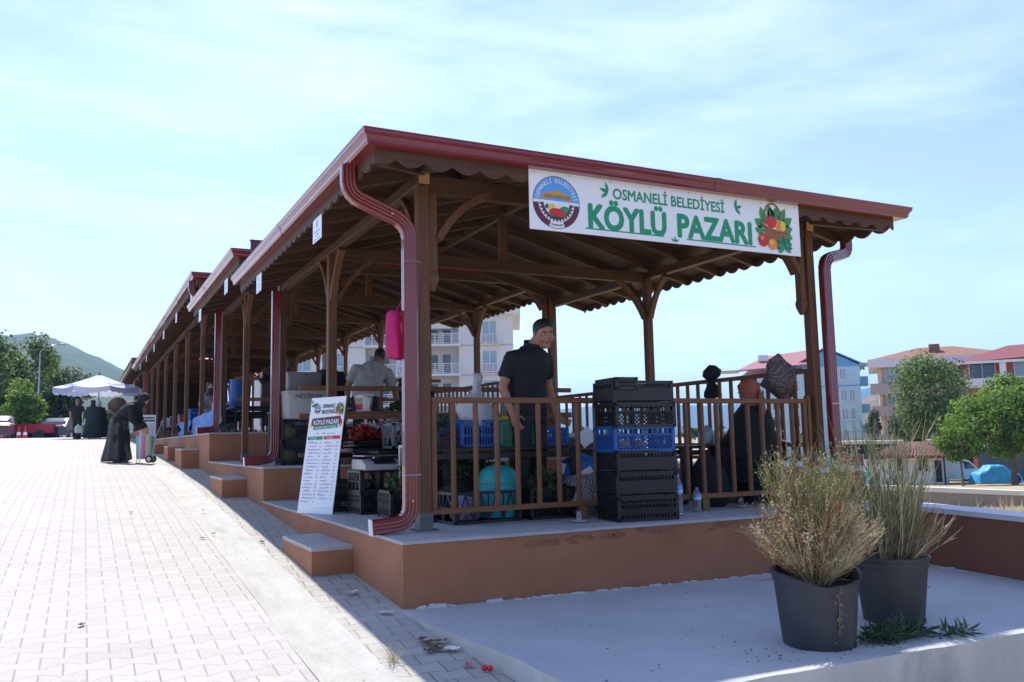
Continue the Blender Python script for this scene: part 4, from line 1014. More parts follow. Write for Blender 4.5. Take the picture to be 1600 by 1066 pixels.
for sh,el,wr,sg in((shR,elR,wrR,-1),(shL,elL,wrL,1)):
    limb(b,[sh,lerp(sh,el,.5),el,lerp(el,wr,.3),wr],[.058,.054,.045,.046,.031]); d=(wr-el).normalized(); hand(b,wr,d,V3((-sg,0,.1)),.3,1.02,thumb=1 if sg<0 else -1)
for s in(-1,1): limb(b,[(s*.085+.04,.04,.88),(s*.10+.03,.03,.5),(s*.11+.03,.05,.085)],[.088,.056,.04]); foot(b,(s*.11+.03,.05,.085),(s*.14,-.2,0))
remesh(b,'body',SKIN_A,gm,.009,3)
c_=MB(); torso(c_,[((.04,.045,.90),.195,.15),((.03,.03,.98),.20,.15,0,R(10)),((.0,-.02,1.07),.20,.145,0,R(25)),((-.03,-.09,1.18),.212,.14,0,R(38)),((-.07,-.16,1.29),.215,.125,0,R(45)),((-.10,-.21,1.355),.15,.10,0,R(45)),((-.105,-.22,1.37),.09,.075,0,R(45))])
for sh,el in((shR,elR),(shL,elL)): limb(c_,[lerp(sh,V3((-.07,-.16,1.27)),.3),sh,lerp(sh,el,.5),lerp(sh,el,.75)],[.075,.084,.08,.078])
remesh(c_,'tshirt',CL_GREY,gm,.012,4,fold=.014)
c_=MB(); torso(c_,[((.04,.04,.78),.18,.15),((.04,.045,.88),.188,.15),((.035,.04,.96),.186,.145)])
for s in(-1,1): limb(c_,[(s*.09+.04,.04,.86),(s*.10+.03,.03,.5),(s*.11+.03,.05,.09)],[.10,.08,.066])
remesh(c_,'trousers',CL_NAVY,gm,.014,4)
shoes(gm,[((s*.11+.03,.05,.085),(s*.14,-.2,0)) for s in(-1,1)]); face_parts(gm,hc,Hd,Mh); hair_cap(gm,hc,Hd,Mh,HAIR,-.30,.22,1.06)

# ---- generic robed and seated figures
def robed(label,loc,rz,H,robe,scarf,group=None,lean=0.,width=1.0,seat=False,arms=True,scarf_face=True,skirt=None,hand_pts=None,folds=9,headpitch=0.,skin=SKIN_B):
    """standing (or seated) figure in a long coat and headscarf"""
    root=empty('person',loc,rz,label,'person',group)
    k=H/1.60; b=MB(); zs=(lambda z:z*k) if not seat else (lambda z:(z-.42)*k if z>.80 else z*k*.5)
    def sp(z,y=0):      # spine bent forward above the hips by lean
        z0=.88*k; zz=zs(z)
        h=zs(.88)
        if zz>h: return V3((0,y-(zz-h)*math.sin(lean),h+(zz-h)*math.cos(lean)))
        return V3((0,y,zz))
    hc=sp(1.475)+V3((0,-.03*k,0)); Hd=.225*k
    Mh=head_rings(b,hc,Hd,0,lean*.75+headpitch)
    b.tube([sp(1.28),sp(1.34),hc-V3((0,0,.06*k))],[.055*k,.05*k,.05*k],10)
    torso(b,[(sp(.80),.15*k,.11*k),(sp(.95),.15*k,.11*k),(sp(1.1),.15*k,.11*k,0,lean),(sp(1.24),.165*k,.10*k,0,lean),(sp(1.31),.11*k,.08*k,0,lean)])
    sh=[sp(1.25)+V3((s*.165*k,0,0)) for s in(-1,1)]
    if hand_pts is None: hand_pts=[V3((s*.22*k,-.10*k,zs(.80))) for s in(-1,1)] if not seat else [V3((s*.12*k,-.34*k,zs(.88))) for s in(-1,1)]
    els=[lerp(a,h_,.52)+V3((s*.06*k,.07*k,-.02)) for a,h_,s in zip(sh,hand_pts,(-1,1))]
    for a,e,h_,s in zip(sh,els,hand_pts,(-1,1)):
        limb(b,[a,e,h_],[.05*k,.042*k,.028*k],9); hand(b,h_,(h_-e),V3((-s,0,.1)),.35,.95*k,thumb=1 if s<0 else -1)
    if not seat:
        for s in(-1,1): limb(b,[(s*.08*k,0,.86*k),(s*.085*k,0,.46*k),(s*.09*k,.02,.085)],[.085*k,.056*k,.038*k]); foot(b,(s*.09*k,.02,.085),(s*.1,-.2,0),k)
    else:
        for s in(-1,1): limb(b,[(s*.09*k,0,zs(.86)),(s*.11*k,-.38*k,zs(.86)),(s*.11*k,-.40*k,.09)],[.085*k,.065*k,.04*k]); foot(b,(s*.11*k,-.40*k,.085),(s*.12,-.7,0),k)
    remesh(b,'body',skin,root,.011,3)
    # coat
    c=MB(); R_=[]; n=30
    if not seat: L_=[(.05,.27,.25),(.25,.255,.225),(.5,.235,.20),(.75,.215,.175),(.90,.205,.165),(1.05,.20,.155),(1.2,.21,.14),(1.28,.17,.115),(1.33,.09,.085)]
    else: L_=[(.84,.24,.23),(.95,.225,.19),(1.08,.215,.165),(1.2,.22,.145),(1.28,.17,.115),(1.33,.09,.085)]
    for z,a,d in L_:
        cc=sp(z); P=[]
        for i in range(n):
            t=2*PI*i/n; f=1+(.06*math.sin(folds*t+z*2)+.03*math.sin(5*t+1.3))*max(0,(1.05-z)) if not seat else 1+.02*math.sin(7*t+z*5)
            q=V3((a*k*width*f*math.cos(t),d*k*width*f*math.sin(t),0))
            if z>.9: q=Matrix.Rotation(lean,3,'X')@q
            P.append(cc+q)
        R_.append(P)
    c.loft(R_)
    if seat:      # lap and skirt over the knees
        torso(c,[(V3((0,-.30*k,.10)),.27*k,.20*k),(V3((0,-.28*k,.25*k)),.255*k,.20*k),(V3((0,-.20*k,zs(.90))),.23*k,.24*k),(V3((0,-.08*k,zs(.97))),.20*k,.16*k)])
        torso(c,[(V3((0,.02*k,.20)),.27*k,.20*k),(V3((0,.02*k,zs(.90))),.24*k,.20*k)])
    for a,e,h_ in zip(sh,els,hand_pts): limb(c,[lerp(a,sp(1.22),.35),a,e,lerp(e,h_,.88)],[.07*k,.076*k,.066*k,.058*k])
    remesh(c,'coat',robe,root,.012,4,fold=.018)
    if skirt:
        c=MB(); R_=[]
        for z,a,d in((.04,.30,.30),(.12,.295,.29),(.25,.27,.265),(.4,.25,.235),(.55,.235,.215),(.72,.222,.20),(.84,.205,.185),(.90,.15,.14)):
            f=lambda t: 1+(.085*math.sin(folds*t+z*2.5)+.05*math.sin(4*t+1+z*3)+.06*mnoise.noise(V3((math.cos(t)*2.5,math.sin(t)*2.5,z*2))))*(1.15-z)
            R_.append([V3((a*k*width*f(t)*math.cos(t),d*k*width*f(t)*math.sin(t)+.05*(1-z),z*k+(.03*math.sin(3*t) if z<.1 else 0))) for t in [2*PI*i/64 for i in range(64)]])
        c.loft(R_); c.build('skirt',skirt,root,smooth=True)
    # headscarf: hood open at the face, falling on the shoulders
    c=MB(); M=Mh; hs=Hd; R_=[]
    for z,a,d,y in ((-1.02,.66,.60,.06),(-.85,.60,.52,.05),(-.62,.44,.44,.06),(-.42,.38,.44,.03),(-.2,.40,.465,.04),(.0,.415,.485,.045),(.2,.415,.48,.045),(.35,.37,.43,.045),(.46,.26,.31,.045),(.53,.1,.12,.045)):
        P=[]
        for i in range(24):
            t=2*PI*i/24; f=max(0,-math.sin(t))
            cut=.90 if scarf_face and -.3<z<.26 else 1
            rr=1-(1-cut)*(f**2)*1.6
            w=1+.03*math.sin(6*t+z*9)+.05*mnoise.noise(V3((math.cos(t)*2,math.sin(t)*2,z*3+H)))
            P.append(hc+(M if z>-.5 else Matrix.Rotation(lean*.9,3,'X'))@V3((a*hs*w*math.cos(t),y*hs+d*hs*rr*w*math.sin(t),z*hs)))
        R_.append(P)
    c.loft(R_); c.build('headscarf',scarf,root,smooth=True)
    if scarf_face: face_parts(root,hc,hs,M)
    return root
# seated woman by the right parapet
sw=robed('seated woman in a rust headscarf and black coat behind the front railing',(4.02,1.02,0),R(200),1.66,CL_BLACK,SC_ORANGE,seat=True,width=1.18,headpitch=R(14))
m=MB(); m.loft([[V3((.018+a*math.cos(t)+.02*k,.10+.02*k+b_*math.sin(t),z)) for t in [2*PI*i/12 for i in range(12)]] for k,(z,a,b_) in enumerate(((1.10,.012,.008),(1.04,.035,.018),(.97,.055,.02),(.90,.045,.015),(.86,.015,.008)))]); m.build('scarf_tail',SC_ORANGE,sw,smooth=True)
# woman bending over her shopping trolley
q=dep(203,719,18.0)
robed('elderly woman in black top and mauve skirt bending over a striped shopping trolley',(q.x-.22,q.y,road_z(q.y)),R(66),1.66,CL_BLACK,CL_BLACK,lean=R(50),skirt=CL_SKIRT,hand_pts=[V3((-.10,-.50,.66)),V3((.10,-.52,.68))],width=.9)
# strollers farther up the square
q=dep(146,688,36); robed('woman in a long black robe and black hood walking away beside the man in black',(q.x-.06,q.y,road_z(q.y)),R(178),1.66,CL_TEALR,CL_ROBE,width=1.2,folds=7)
q=dep(152,687,37.2); robed('woman in black with a pale headscarf, half hidden behind the hooded woman',(q.x+.02,q.y,road_z(q.y)),R(190),1.66,CL_ROBE,SC_LIGHT,width=1.0,folds=7)
q=dep(161,687,38.5); robed('short figure in a long black robe to the right of the walking women',(q.x+.02,q.y,road_z(q.y)),R(185),1.08,CL_ROBE,CL_ROBE,width=1.1,folds=7)
q=dep(119,687,36); mw=empty('person',(q.x,q.y,road_z(q.y)),R(172),'short haired man in black polo and dark trousers walking away up the square','person')
b=MB(); hc=V3((0,-.02,1.575)); Hd=.235; Mh=head_rings(b,hc,Hd); b.tube([(0,0,1.38),(0,0,1.44),(0,-.01,1.5)],[.06,.055,.055],10)
torso(b,[((0,0,.88),.16,.11),((0,0,1.1),.155,.11),((0,0,1.3),.185,.115),((0,0,1.37),.13,.085)])
for s in(-1,1):
    a,e,h_=V3((s*.19,0,1.33)),V3((s*.255,.04,1.07)),V3((s*.25,-.06,.84)); limb(b,[a,e,h_],[.055,.045,.03]); hand(b,h_,h_-e,V3((-s,0,0)),.35,1.0,thumb=1 if s<0 else -1)
    kx=-.12*s; limb(b,[(s*.09,0,.88),(s*.09,-.05+kx*.6,.47),(s*.09,.05+kx,.085)],[.085,.056,.04]); foot(b,(s*.09,.05+kx,.085),(s*.09,-.4,0))
remesh(b,'body',SKIN_A,mw,.011,3)
c=MB(); torso(c,[((0,0,.84),.185,.135),((0,0,1.0),.18,.13),((0,0,1.2),.195,.135),((0,0,1.32),.20,.125),((0,0,1.385),.12,.09),((0,0,1.41),.07,.065)])
for s in(-1,1): limb(c,[(s*.12,0,1.33),(s*.19,0,1.33),(s*.235,.03,1.15)],[.075,.078,.07])
remesh(c,'polo_shirt',CL_BLACK,mw,.013,4)
c=MB(); torso(c,[((0,0,.80),.17,.13),((0,0,.92),.178,.135)])
for s in(-1,1): kx=-.12*s; limb(c,[(s*.09,0,.86),(s*.09,-.05+kx*.6,.47),(s*.09,.05+kx,.11)],[.10,.08,.066])
shoes(mw,[((s*.09,.05-.12*s,.085),(s*.09,-.4,0)) for s in(-1,1)]); remesh(c,'trousers',CL_NAVY,mw,.014,4); hair_cap(mw,hc,Hd,Mh,HAIRG,-.2,.25,1.05)
# people among the farther stalls
q=on(500,600,1,6.9); robed('person in a black coat with a grey headscarf, mostly hidden behind the second post',(q.x+.12,6.9,Z2),R(150),1.62,CL_BLACK,SC_GREY,width=1.12)
q=on(414,560,1,8.9); robed('stallholder in dark clothes raising a hand, mostly hidden behind a red downpipe',(q.x+.27,8.9,Z2),R(-25),1.74,CL_NAVY,HAIR,hand_pts=[V3((-.27,-.22,1.38)),V3((.20,-.10,.86))],scarf_face=True,width=.8)
q=on(329,600,1,15.2); robed('young seller in a grey green top sitting among the far stalls by the blue tarpaulin',(q.x,15.2,Z3+.12),R(-5),1.55,SC_GREY,HAIR,seat=True)
q=on(648,590,1,7.6); robed('woman in dark clothes almost hidden behind the front left corner post',(q.x,7.6,Z2),R(160),1.6,CL_NAVY,SC_ORANGE)
# ------------------------------------------------------------------ market goods
def pbox(u0,v0,u1,v1,y):
    a=on(u0,v0,1,y); b=on(u1,v1,1,y); return a.x,b.x,b.z,a.z      # x0,x1,z0,z1
def crate_mb(w,d,h,style='slot',cell=.026):
    """open plastic crate standing on z=0: posts, rims, floor and pierced walls"""
    m=MB(); t=.008; c=.03
    for x in(-1,1):
        for y in(-1,1): m.box((x*(w/2-c/2),y*(d/2-c/2),h/2),(c,c,h))
    def wall(L_,put):
        def bar(a0,z0,a1,z1,wd=.006):
            put(m,a0,z0,a1,z1,wd)
        bar(-L_/2,h-.012,L_/2,h-.012,.024); bar(-L_/2,.012,L_/2,.012,.024)
        x0=-L_/2+c; x1=L_/2-c; z0=.024; z1=h-.024
        if style=='slot':
            bar(x0,h*.72,x1,h*.72,.012); n=int((x1-x0)/cell)
            for i in range(1,n):
                x=x0+(x1-x0)*i/n; bar(x,z0,x,z1,.010)
            bar(x0,h*.42,x1,h*.42,.05 if L_>.35 else .02)
        elif style=='lattice':
            zz=h*.66; bar(x0,zz,x1,zz,.014); n=int((x1-x0)/(cell*1.3)); dz=zz-z0
            for i in range(-int(dz/(cell*1.3))-1,n+1):
                for sgn in (1,-1):
                    a=x0+i*cell*1.3; b=a+dz
                    p,q,ta,tb=a,b,z0,zz
                    if p<x0: ta=z0+(x0-p); p=x0
                    if q>x1: tb=zz-(q-x1); q=x1
                    if q-p>.01:
                        if sgn>0: bar(p,ta,q,tb,.005)
                        else: bar(x0+x1-p,ta,x0+x1-q,tb,.005)
            n=int((x1-x0)/(cell*1.6))
            for i in range(1,n): bar(x0+(x1-x0)*i/n,zz,x0+(x1-x0)*i/n,z1,.010)
        elif style=='solid':
            bar(x0,h*.45,x1,h*.45,h*.52); n=int((x1-x0)/cell)
            for i in range(1,n): bar(x0+(x1-x0)*i/n,h*.7,x0+(x1-x0)*i/n,z1,.010)
        elif style=='tri':
            n=max(2,int((x1-x0)/(h*.5)))
            for i in range(n):
                a=x0+(x1-x0)*i/n; b=x0+(x1-x0)*(i+1)/n; bar(a,z0,(a+b)/2,z1,.010); bar((a+b)/2,z1,b,z0,.010); bar(a,z0,a,z1,.010)
            bar(x0,h*.5,x1,h*.5,.010)
    for s in(-1,1):
        wall(w,lambda m_,a0,z0,a1,z1,wd,s=s: m_.bar((a0,s*(d/2-t/2),z0),(a1,s*(d/2-t/2),z1),wd,t,(0,1,0)))
        wall(d,lambda m_,a0,z0,a1,z1,wd,s=s: m_.bar((s*(w/2-t/2),a0,z0),(s*(w/2-t/2),a1,z1),wd,t,(1,0,0)))
    m.box((0,0,.006),(w-.01,d-.01,.008))
    return m
def crate(loc,rz,w,d,h,style,m,label,group='plastic crates'):
    return base_thing(crate_mb(w,d,h,style),'plastic_crate',m,loc,label,'crate',group,rz=rz)
# the tall stack in front of the railing
cx,cy=2.135,.335; ang=R(-7)
hs=[.182,.186,.180,.196,.178,.186]; z=.0
info=[('slot',BLACKP,'bottom black crate of the tall stack in front of the railing'),('solid',BLACKP,'second black crate up the tall stack in front of the railing'),('solid',BLACKP,'third black crate of the tall stack, directly under the blue one'),
      ('lattice',BLUEP,'blue lattice crate in the middle of the tall black stack'),('lattice',BLACKP,'black lattice crate of the tall stack, directly on the blue one'),('solid',BLACKP,'topmost black crate of the tall stack in front of the railing')]
offs=[(0,0),(-.004,.004),(.003,0),(-.008,.004),(.004,-.003),(-.006,.006)]
for (st,mm,lab),h,(ox,oy) in zip(info,hs,offs):
    crate((cx+ox,cy+oy,z),ang+R(rnd.uniform(-1.2,1.2)),.545,.385,h+.012,st,mm,lab); z+=h
for i,(ox,oy,mm) in enumerate(((-.1,0,YELLOW),(.07,.03,YELLOW))):
    m=MB(); m.ell((0,0,.04),.045,.045,.04,10,7); base_thing(m,'lemon',mm,(cx+ox,cy+oy,sum(hs[:3])+.016),('left' if i==0 else 'right')+' yellow fruit showing through the blue crate of the stack','fruit','fruit in the blue crate',smooth=True)
m=crate_mb(.20,.385,.10,'slot'); base_thing(m,'plastic_crate',BLACKP,(cx-.17,cy,sum(hs)-.062),'shallow black crate standing in the top crate of the tall stack','crate','plastic crates',rz=ang)
# water bottles
def bottle(u,v,h,r_,label):
    q=on(u,v,2,0.0); root=empty('water_bottle',(q.x,q.y,.001),0,label,'bottle','water bottles by the crate stack')
    m=MB(); P=[(r_*.85,0),(r_,.012*h/.3)]
    for k in range(6): P+= [(r_*(.95 if k%2 else 1.0),h*(.05+.07*k))]
    P+=[(r_,h*.52),(r_,h*.72),(r_*.8,h*.82),(r_*.42,h*.91),(r_*.36,h*.93)]
    m.lathe(P,(0,0,0),16); m.build('bottle',WATERB,root,smooth=True)
    m=MB(); m.lathe([(r_*1.012,h*.50),(r_*1.012,h*.73)],(0,0,0),16,False); m.build('wrapper',K_PLATE,root,smooth=True)
    m=MB(); m.lathe([(r_*1.02,h*.56),(r_*1.02,h*.60)],(0,0,0),16,False); m.build('wrapper_band',K_WHITE,root)
    m=MB(); m.lathe([(r_*.42,h*.93),(r_*.42,h),(r_*.1,h*1.003)],(0,0,0),12); m.build('cap',K_BLUE,root,smooth=R(40))
bottle(1060,803,.335,.045,'taller plastic water bottle beside the crate stack'); bottle(1090,801,.215,.037,'shorter plastic water bottle, right of the taller one')
def tea(u,v,lab,full=True):
    q=on(u,v,2,0); root=empty('tea_glass',(q.x,q.y,.0),0,lab,'glass','tea glasses on the platform edge')
    m=MB(); m.lathe([(.025,0.004),(.05,.008),(.064,.02),(.066,.022),(.05,.013),(.0,.010)],(0,0,0),20); m.build('saucer',WHITEP,root,smooth=True)
    m=MB(); m.lathe([(.020,.012),(.026,.03),(.021,.055),(.027,.09),(.0265,.09),(.020,.055),(.024,.03),(.0,.016)],(0,0,0),16); m.build('glass',WATERB,root,smooth=True)
    if full:
        m=MB(); m.lathe([(.018,.016),(.0225,.03),(.018,.052),(.0,.053)],(0,0,0),12); m.build('tea',mat('dark_tea',(.10,.02,.008),None,.2),root,smooth=True)
tea(905,817,'empty tea glass on a white saucer at the platform edge, left of the crates',False); tea(1158,793,'glass of dark tea on a saucer near the seated woman')
# black table with the blue and green crates
def table(x0,x1,y0,y1,z0,z1,label,mtop=BLACKP,mleg=BLACKP,leg=.04,group='stall tables'):
    root=empty('stall_table',((x0+x1)/2,(y0+y1)/2,z0),0,label,'table',group); w=x1-x0;d=y1-y0;h=z1-z0
    m=MB(); m.box((0,0,h-.015),(w,d,.03)); m.build('tabletop',mtop,root,bevel=.004)
    for x in(-1,1):
        for y in(-1,1):
            m=MB(); m.box((x*(w/2-leg),y*(d/2-leg),(h-.03)/2),(leg,leg,h-.03)); m.build('leg',mleg,root,bevel=.003)
    [MB().box((0,sg*(d/2-leg),h-.07),(w-2*leg,.025,.05)).build('apron',mleg,root) for sg in(-1,1)]
    return root
table(.62,2.06,1.12,1.75,0,.605,'black folding stall table behind the railing, carrying the blue and green crates')
a=pbox(717,657,773,698,1.30); crate(((a[0]+a[1])/2,1.42,.607),R(2),a[1]-a[0],.30,.235,'slot',BLUEP,'blue crate of onions on the table behind the railing')
a=pbox(780,655,835,697,1.30); crate(((a[0]+a[1])/2,1.42,.607),R(-2),a[1]-a[0],.30,.235,'slot',GREENP,'green crate with yellow lids on the table behind the railing')
yel=[]
for i,(u,lab) in enumerate(((793,'left'),(820,'right'))):
    q=on(u,650,1,1.40); root=empty('lidded_jar',(q.x,1.40,.625),0,lab+' jar with a yellow lid standing in the green crate','jar','jars in the green crate')
    m=MB(); m.lathe([(.055,0),(.06,.02),(.06,.20),(.05,.215)],(0,0,0),16); m.build('jar',CLEARB,root,smooth=R(40)); m=MB(); m.lathe([(.068,.212),(.068,.25),(.06,.256)],(0,0,0),18); m.build('lid',YELLOW,root,smooth=R(40))
ONION=mat('onion_skin',(.42,.17,.06),(.55,.26,.11),.45,18,bump=.1)
q=on(742,640,1,1.42)
onion_root=None
r=random.Random(4)
for i in range(14):
    m=MB(); s=r.uniform(.030,.040); m.lathe([(.004,-s*1.0),(s*.7,-s*.7),(s,0),(s*.75,s*.6),(s*.25,s*.95),(.004,s*1.35)],(0,0,s),10)
    base_thing(m,'onion',ONION,(q.x-.10+.065*(i%4)+r.uniform(-.01,.01),1.36+.07*((i//4)%2)+r.uniform(-.01,.01),.80+.055*(i//8)),'brown onion in the clear bag over the blue crate','vegetable','onions in the clear bag',smooth=True)
def bag(name,c,rx,ry,h,m_,label,cat='bag',top=.35,seed=1,knot=True,group=None,wr=.10):
    """soft tied bag: wrinkled lathe gathered at the neck"""
    rr=random.Random(seed); mb=MB(); R_=[]; n=22
    prof=[(0,.78),(.08,.98),(.3,1.02),(.55,.97),(.72,.82),(.84,.56),(.91,.30),(.95,.20),(1.0,top*.8)]
    ph=[rr.uniform(0,6) for _ in range(4)]
    for z,k in prof:
        R_.append([V3((rx*k*(1+wr*math.sin(3*t+ph[0]+z*4)+wr*.7*math.sin(7*t+ph[1]-z*9))*math.cos(t)+rx*.22*math.sin(z*2.4+ph[3])*z,ry*k*(1+wr*math.sin(4*t+ph[2])+wr*.6*math.sin(9*t+ph[3]+z*7))*math.sin(t),z*h)) for t in [2*PI*i/n for i in range(n)]])
    mb.loft(R_); return base_thing(mb,name,m_,c,label,cat,group,smooth=True)
bag('plastic_bag',(q.x+.005,1.40,.775),.165,.12,.33,CLEARB,'clear plastic bag of onions standing in the blue crate',seed=3)
a=pbox(672,655,714,692,1.5); crate((a[0]+.16,1.5,.607),0,.34,.36,.17,'slot',BLACKP,'black crate at the left end of the table behind the railing')
bag('plastic_bag',(a[0]+.2,1.5,.70),.13,.10,.17,BLUEP,'blue plastic bag in the black crate at the left end of the table',seed=12)
# sheet of white card leaning in front of the man
a=on(800,636,1,1.48); m=MB(); m.box((0,0,.10),(.30,.012,.20),Matrix.Rotation(R(-28),3,'X')@Matrix.Rotation(R(14),3,'Y')); base_thing(m,'carton_flap',mat('pale_carton',(.55,.53,.50),(.48,.46,.43),.9,5),(a.x+.10,1.62,.84),'pale open carton flap sticking up behind the green crate','carton')
# black low crate with produce nets on the floor
crate((1.00,1.02,0),R(4),.62,.42,.255,'tri',BLACKP,'black crate with triangular openings on the floor behind the railing')
crate((.80,1.45,0),R(0),.50,.36,.16,'slot',BLACKP,'low black crate on the floor behind the corner post')
# teal stool
root=empty('plastic_stool',(1.20,1.02,.03),0,'teal plastic stool upturned in the black triangular crate','stool')
m=MB(); m.lathe([(.165,.0),(.172,.16),(.175,.28),(.165,.34),(.14,.385),(.09,.415),(.02,.425)],(0,0,0),24); m.build('shell',TEALP,root,smooth=R(45))
m=MB(); m.lathe([(.177,.27),(.182,.285),(.177,.30)],(0,0,0),24,False); m.build('rim',TEALP,root,smooth=True)
bag('net_sack',(.88,.98,.02),.12,.12,.22,mat('purple_net',(.12,.05,.20),(.4,.35,.45),.8,30),'purple and white netting sack in the black triangular crate',seed=21)
# leafy herbs under the table
HERB=mat('herb_leaves',(.025,.07,.018),(.05,.11,.03),.6,20,transl=.2)
def herbs(loc,rx,ry,h,n,label,seed,m_=HERB,name='herb_bunch',cat='herbs',ls=.05,wd=.24):
    r=random.Random(seed); mb=MB()
    for i in range(n):
        a=r.uniform(0,2*PI); k=math.sqrt(r.random()); p=V3((rx*k*math.cos(a),ry*k*math.sin(a),h*(1-.6*k*k)*r.uniform(.1,1)))
        d=V3((r.gauss(0,1),r.gauss(0,1),r.gauss(.3,.8))).normalized(); s=d.cross(V3((r.gauss(0,1),r.gauss(0,1),r.gauss(0,1)))).normalized(); L_=ls*r.uniform(.6,1.4)
        mb.add([p,p+d*L_*.5+s*L_*wd,p+d*L_,p+d*L_*.5-s*L_*wd],[(0,1,2,3)])
    return base_thing(mb,name,m_,loc,label,cat,recalc=False)
crate((.72,1.85,0),0,.5,.36,.24,'slot',BLACKP,'black crate of herbs farther back behind the corner post'); herbs((.72,1.85,.18),.24,.17,.30,420,'bushy green herbs in the crate behind the corner post',2)
herbs((1.45,1.75,.22),.26,.18,.34,420,'dark green herbs under the table behind the railing',3)
crate((1.45,1.75,0),0,.5,.36,.24,'slot',BLACKP,'black crate of herbs under the back of the table')
herbs((1.86,1.28,.12),.14,.12,.26,220,'small bunch of greens on the floor, left of the checked cloth',9)
# checked cloth over a grey bucket, blue tarpaulin and papers
root=empty('bucket',(1.98,.95,0),0,'grey bucket on the floor under the checked cloth','bucket'); m=MB(); m.lathe([(.11,0),(.135,.26),(.142,.27),(.142,.28),(.13,.28),(.105,.02)],(0,0,0),20); m.build('pail',GREYP,root,smooth=R(40)); m=MB(); m.tube([V3((.14*math.cos(t),-.02,.27+.03-.10*math.sin(t)*0-.03*math.sin(t))) for t in [PI*i/10 for i in range(11)]],.004,6); m.build('handle',STEEL,root)
def cloth(c,rx,ry,h,m_,label,name='cloth',cat='cloth',seed=1,nx=18,ny=14,drop=.18):
    mb=MB(); 
    for j in range(ny+1):
        for i in range(nx+1):
            x=-1+2*i/nx;y=-1+2*j/ny; d=max(abs(x),abs(y)); r_=math.sqrt(x*x+y*y)
            z=h*(1-.35*r_*r_)-drop*max(0,d-.55)**1.3+.03*mnoise.noise(V3((x*2.2+seed,y*2.2,seed)))+.012*mnoise.noise(V3((x*6,y*6,seed)))
            mb.v.append(V3((rx*x*(1-.12*max(0,d-.6)),ry*y*(1-.12*max(0,d-.6)),z)))
    for j in range(ny):
        for i in range(nx):
            a=j*(nx+1)+i; mb.f.append((a,a+1,a+nx+2,a+nx+1)); mb.m.append(0)
    return base_thing(mb,name,m_,c,label,cat,smooth=True,recalc=False)
cloth((2.03,.93,.24),.27,.20,.11,CHECK,'black and white checked cloth bundled over the grey bucket',drop=.5)
cloth((2.25,1.35,.10),.34,.28,.42,TARP,'dark blue tarpaulin heaped behind the crate stack',name='tarpaulin',cat='tarpaulin',seed=5,drop=.6)
for i,(u,v,yy,w_,h_,rot,lab) in enumerate(((882,733,1.30,.10,.10,20,'small torn white paper behind the railing, above the greens'),(913,740,1.05,.18,.06,-25,'white paper strip lying on the blue tarpaulin'),(916,683,1.55,.17,.15,-30,'white handwritten price card propped behind the railing, left of the crate stack'))):
    q=on(u,v,1,yy); m=MB(); m.box((0,0,h_/2),(w_,.003,h_),Matrix.Rotation(R(rot),3,'Y')@Matrix.Rotation(R(-15),3,'X')); o=base_thing(m,'price_card',PAPER,(q.x,yy,q.z-h_/2),lab,'paper')
    if i==2:
        p=Print()
        for k in range(4): p.line([(-.05,.03+.028*k),(-.01,.035+.028*k),(.04,.03+.028*k)],.006,K_BLACK,.0)
        p.build('print',o,Matrix.Translation((0,-.003,.0))@Matrix.Rotation(R(rot),4,'Y')@Matrix.Rotation(R(-15),4,'X')@Matrix.Translation((0,-.0015,-h_*.0))@FACE_FRONT)
table(2.00,2.9,1.9,2.5,0,.66,'black stall table in the middle of the nearest shelter')
bag('plastic_bag',(2.0,2.1,.66),.10,.09,.14,BLUEP,'dark blue bag on the middle stall table',seed=31)
# more crates and produce packed under and around the front table
crate((1.62,.98,0),R(-4),.42,.36,.26,'slot',BLACKP,'black crate of greens on the floor just left of the checked cloth'); herbs((1.62,.98,.17),.19,.16,.24,420,'leafy greens in the floor crate just left of the checked cloth',61)
crate((1.62,1.42,.0),R(3),.5,.36,.30,'solid',BLACKP,'solid black crate under the right end of the front table'); crate((1.02,1.50,.0),R(0),.44,.34,.30,'solid',BLACKP,'solid black crate under the left part of the front table')
crate((1.02,1.50,.302),R(4),.42,.34,.2,'slot',BLACKP,'slotted black crate stacked under the left part of the front table'); herbs((1.03,1.36,.36),.2,.1,.20,300,'dark leafy greens hanging from the crate under the front table',62)
crate((1.90,1.45,.607),R(-3),.34,.30,.16,'slot',BLUEP,'small dark blue crate at the right end of the front table'); herbs((.84,1.5,.76),.13,.12,.16,260,'green leaves heaped at the left end of the front table',63)
crate((2.6,1.5,0),R(2),.55,.38,.30,'slot',BLACKP,'black crate on the floor behind the tall stack'); crate((2.6,1.5,.302),R(-2),.55,.38,.26,'slot',BLACKP,'second black crate behind the tall stack')
# around the seated woman
table(3.35,3.80,1.30,1.75,0,.57,'small dark side table left of the seated woman',leg=.05)
bag('plastic_bag',(on(1103,690,1,1.45).x,1.45,.572),.088,.08,.20,mat('white_teal_bag',(.55,.62,.60),(.15,.42,.40),.4,4,(1,1,3),transl=.2),'white and teal carrier bag on the small side table',seed=41)
m=MB(); m.lathe([(.15,0),(.165,.02),(.15,.40),(.17,.43),(.17,.45),(.02,.455)],(0,0,0),20); base_thing(m,'stool',BLACKP,(4.02,1.05,0),'dark plastic stool under the seated woman','stool',smooth=R(40))
bag('sack',(on(1205,720,1,.95).x+.02,1.3,0),.13,.12,.86,mat('dark_green_sack',(.008,.05,.028),(.012,.07,.04),.8,8),'tall dark green sack standing to the right of the seated woman',seed=44,wr=.05,top=.2)
bag('sack',(3.42,.98,0),.18,.16,.52,CL_BLACK,'bulging black sack on the floor left of the seated woman',seed=45,wr=.05)
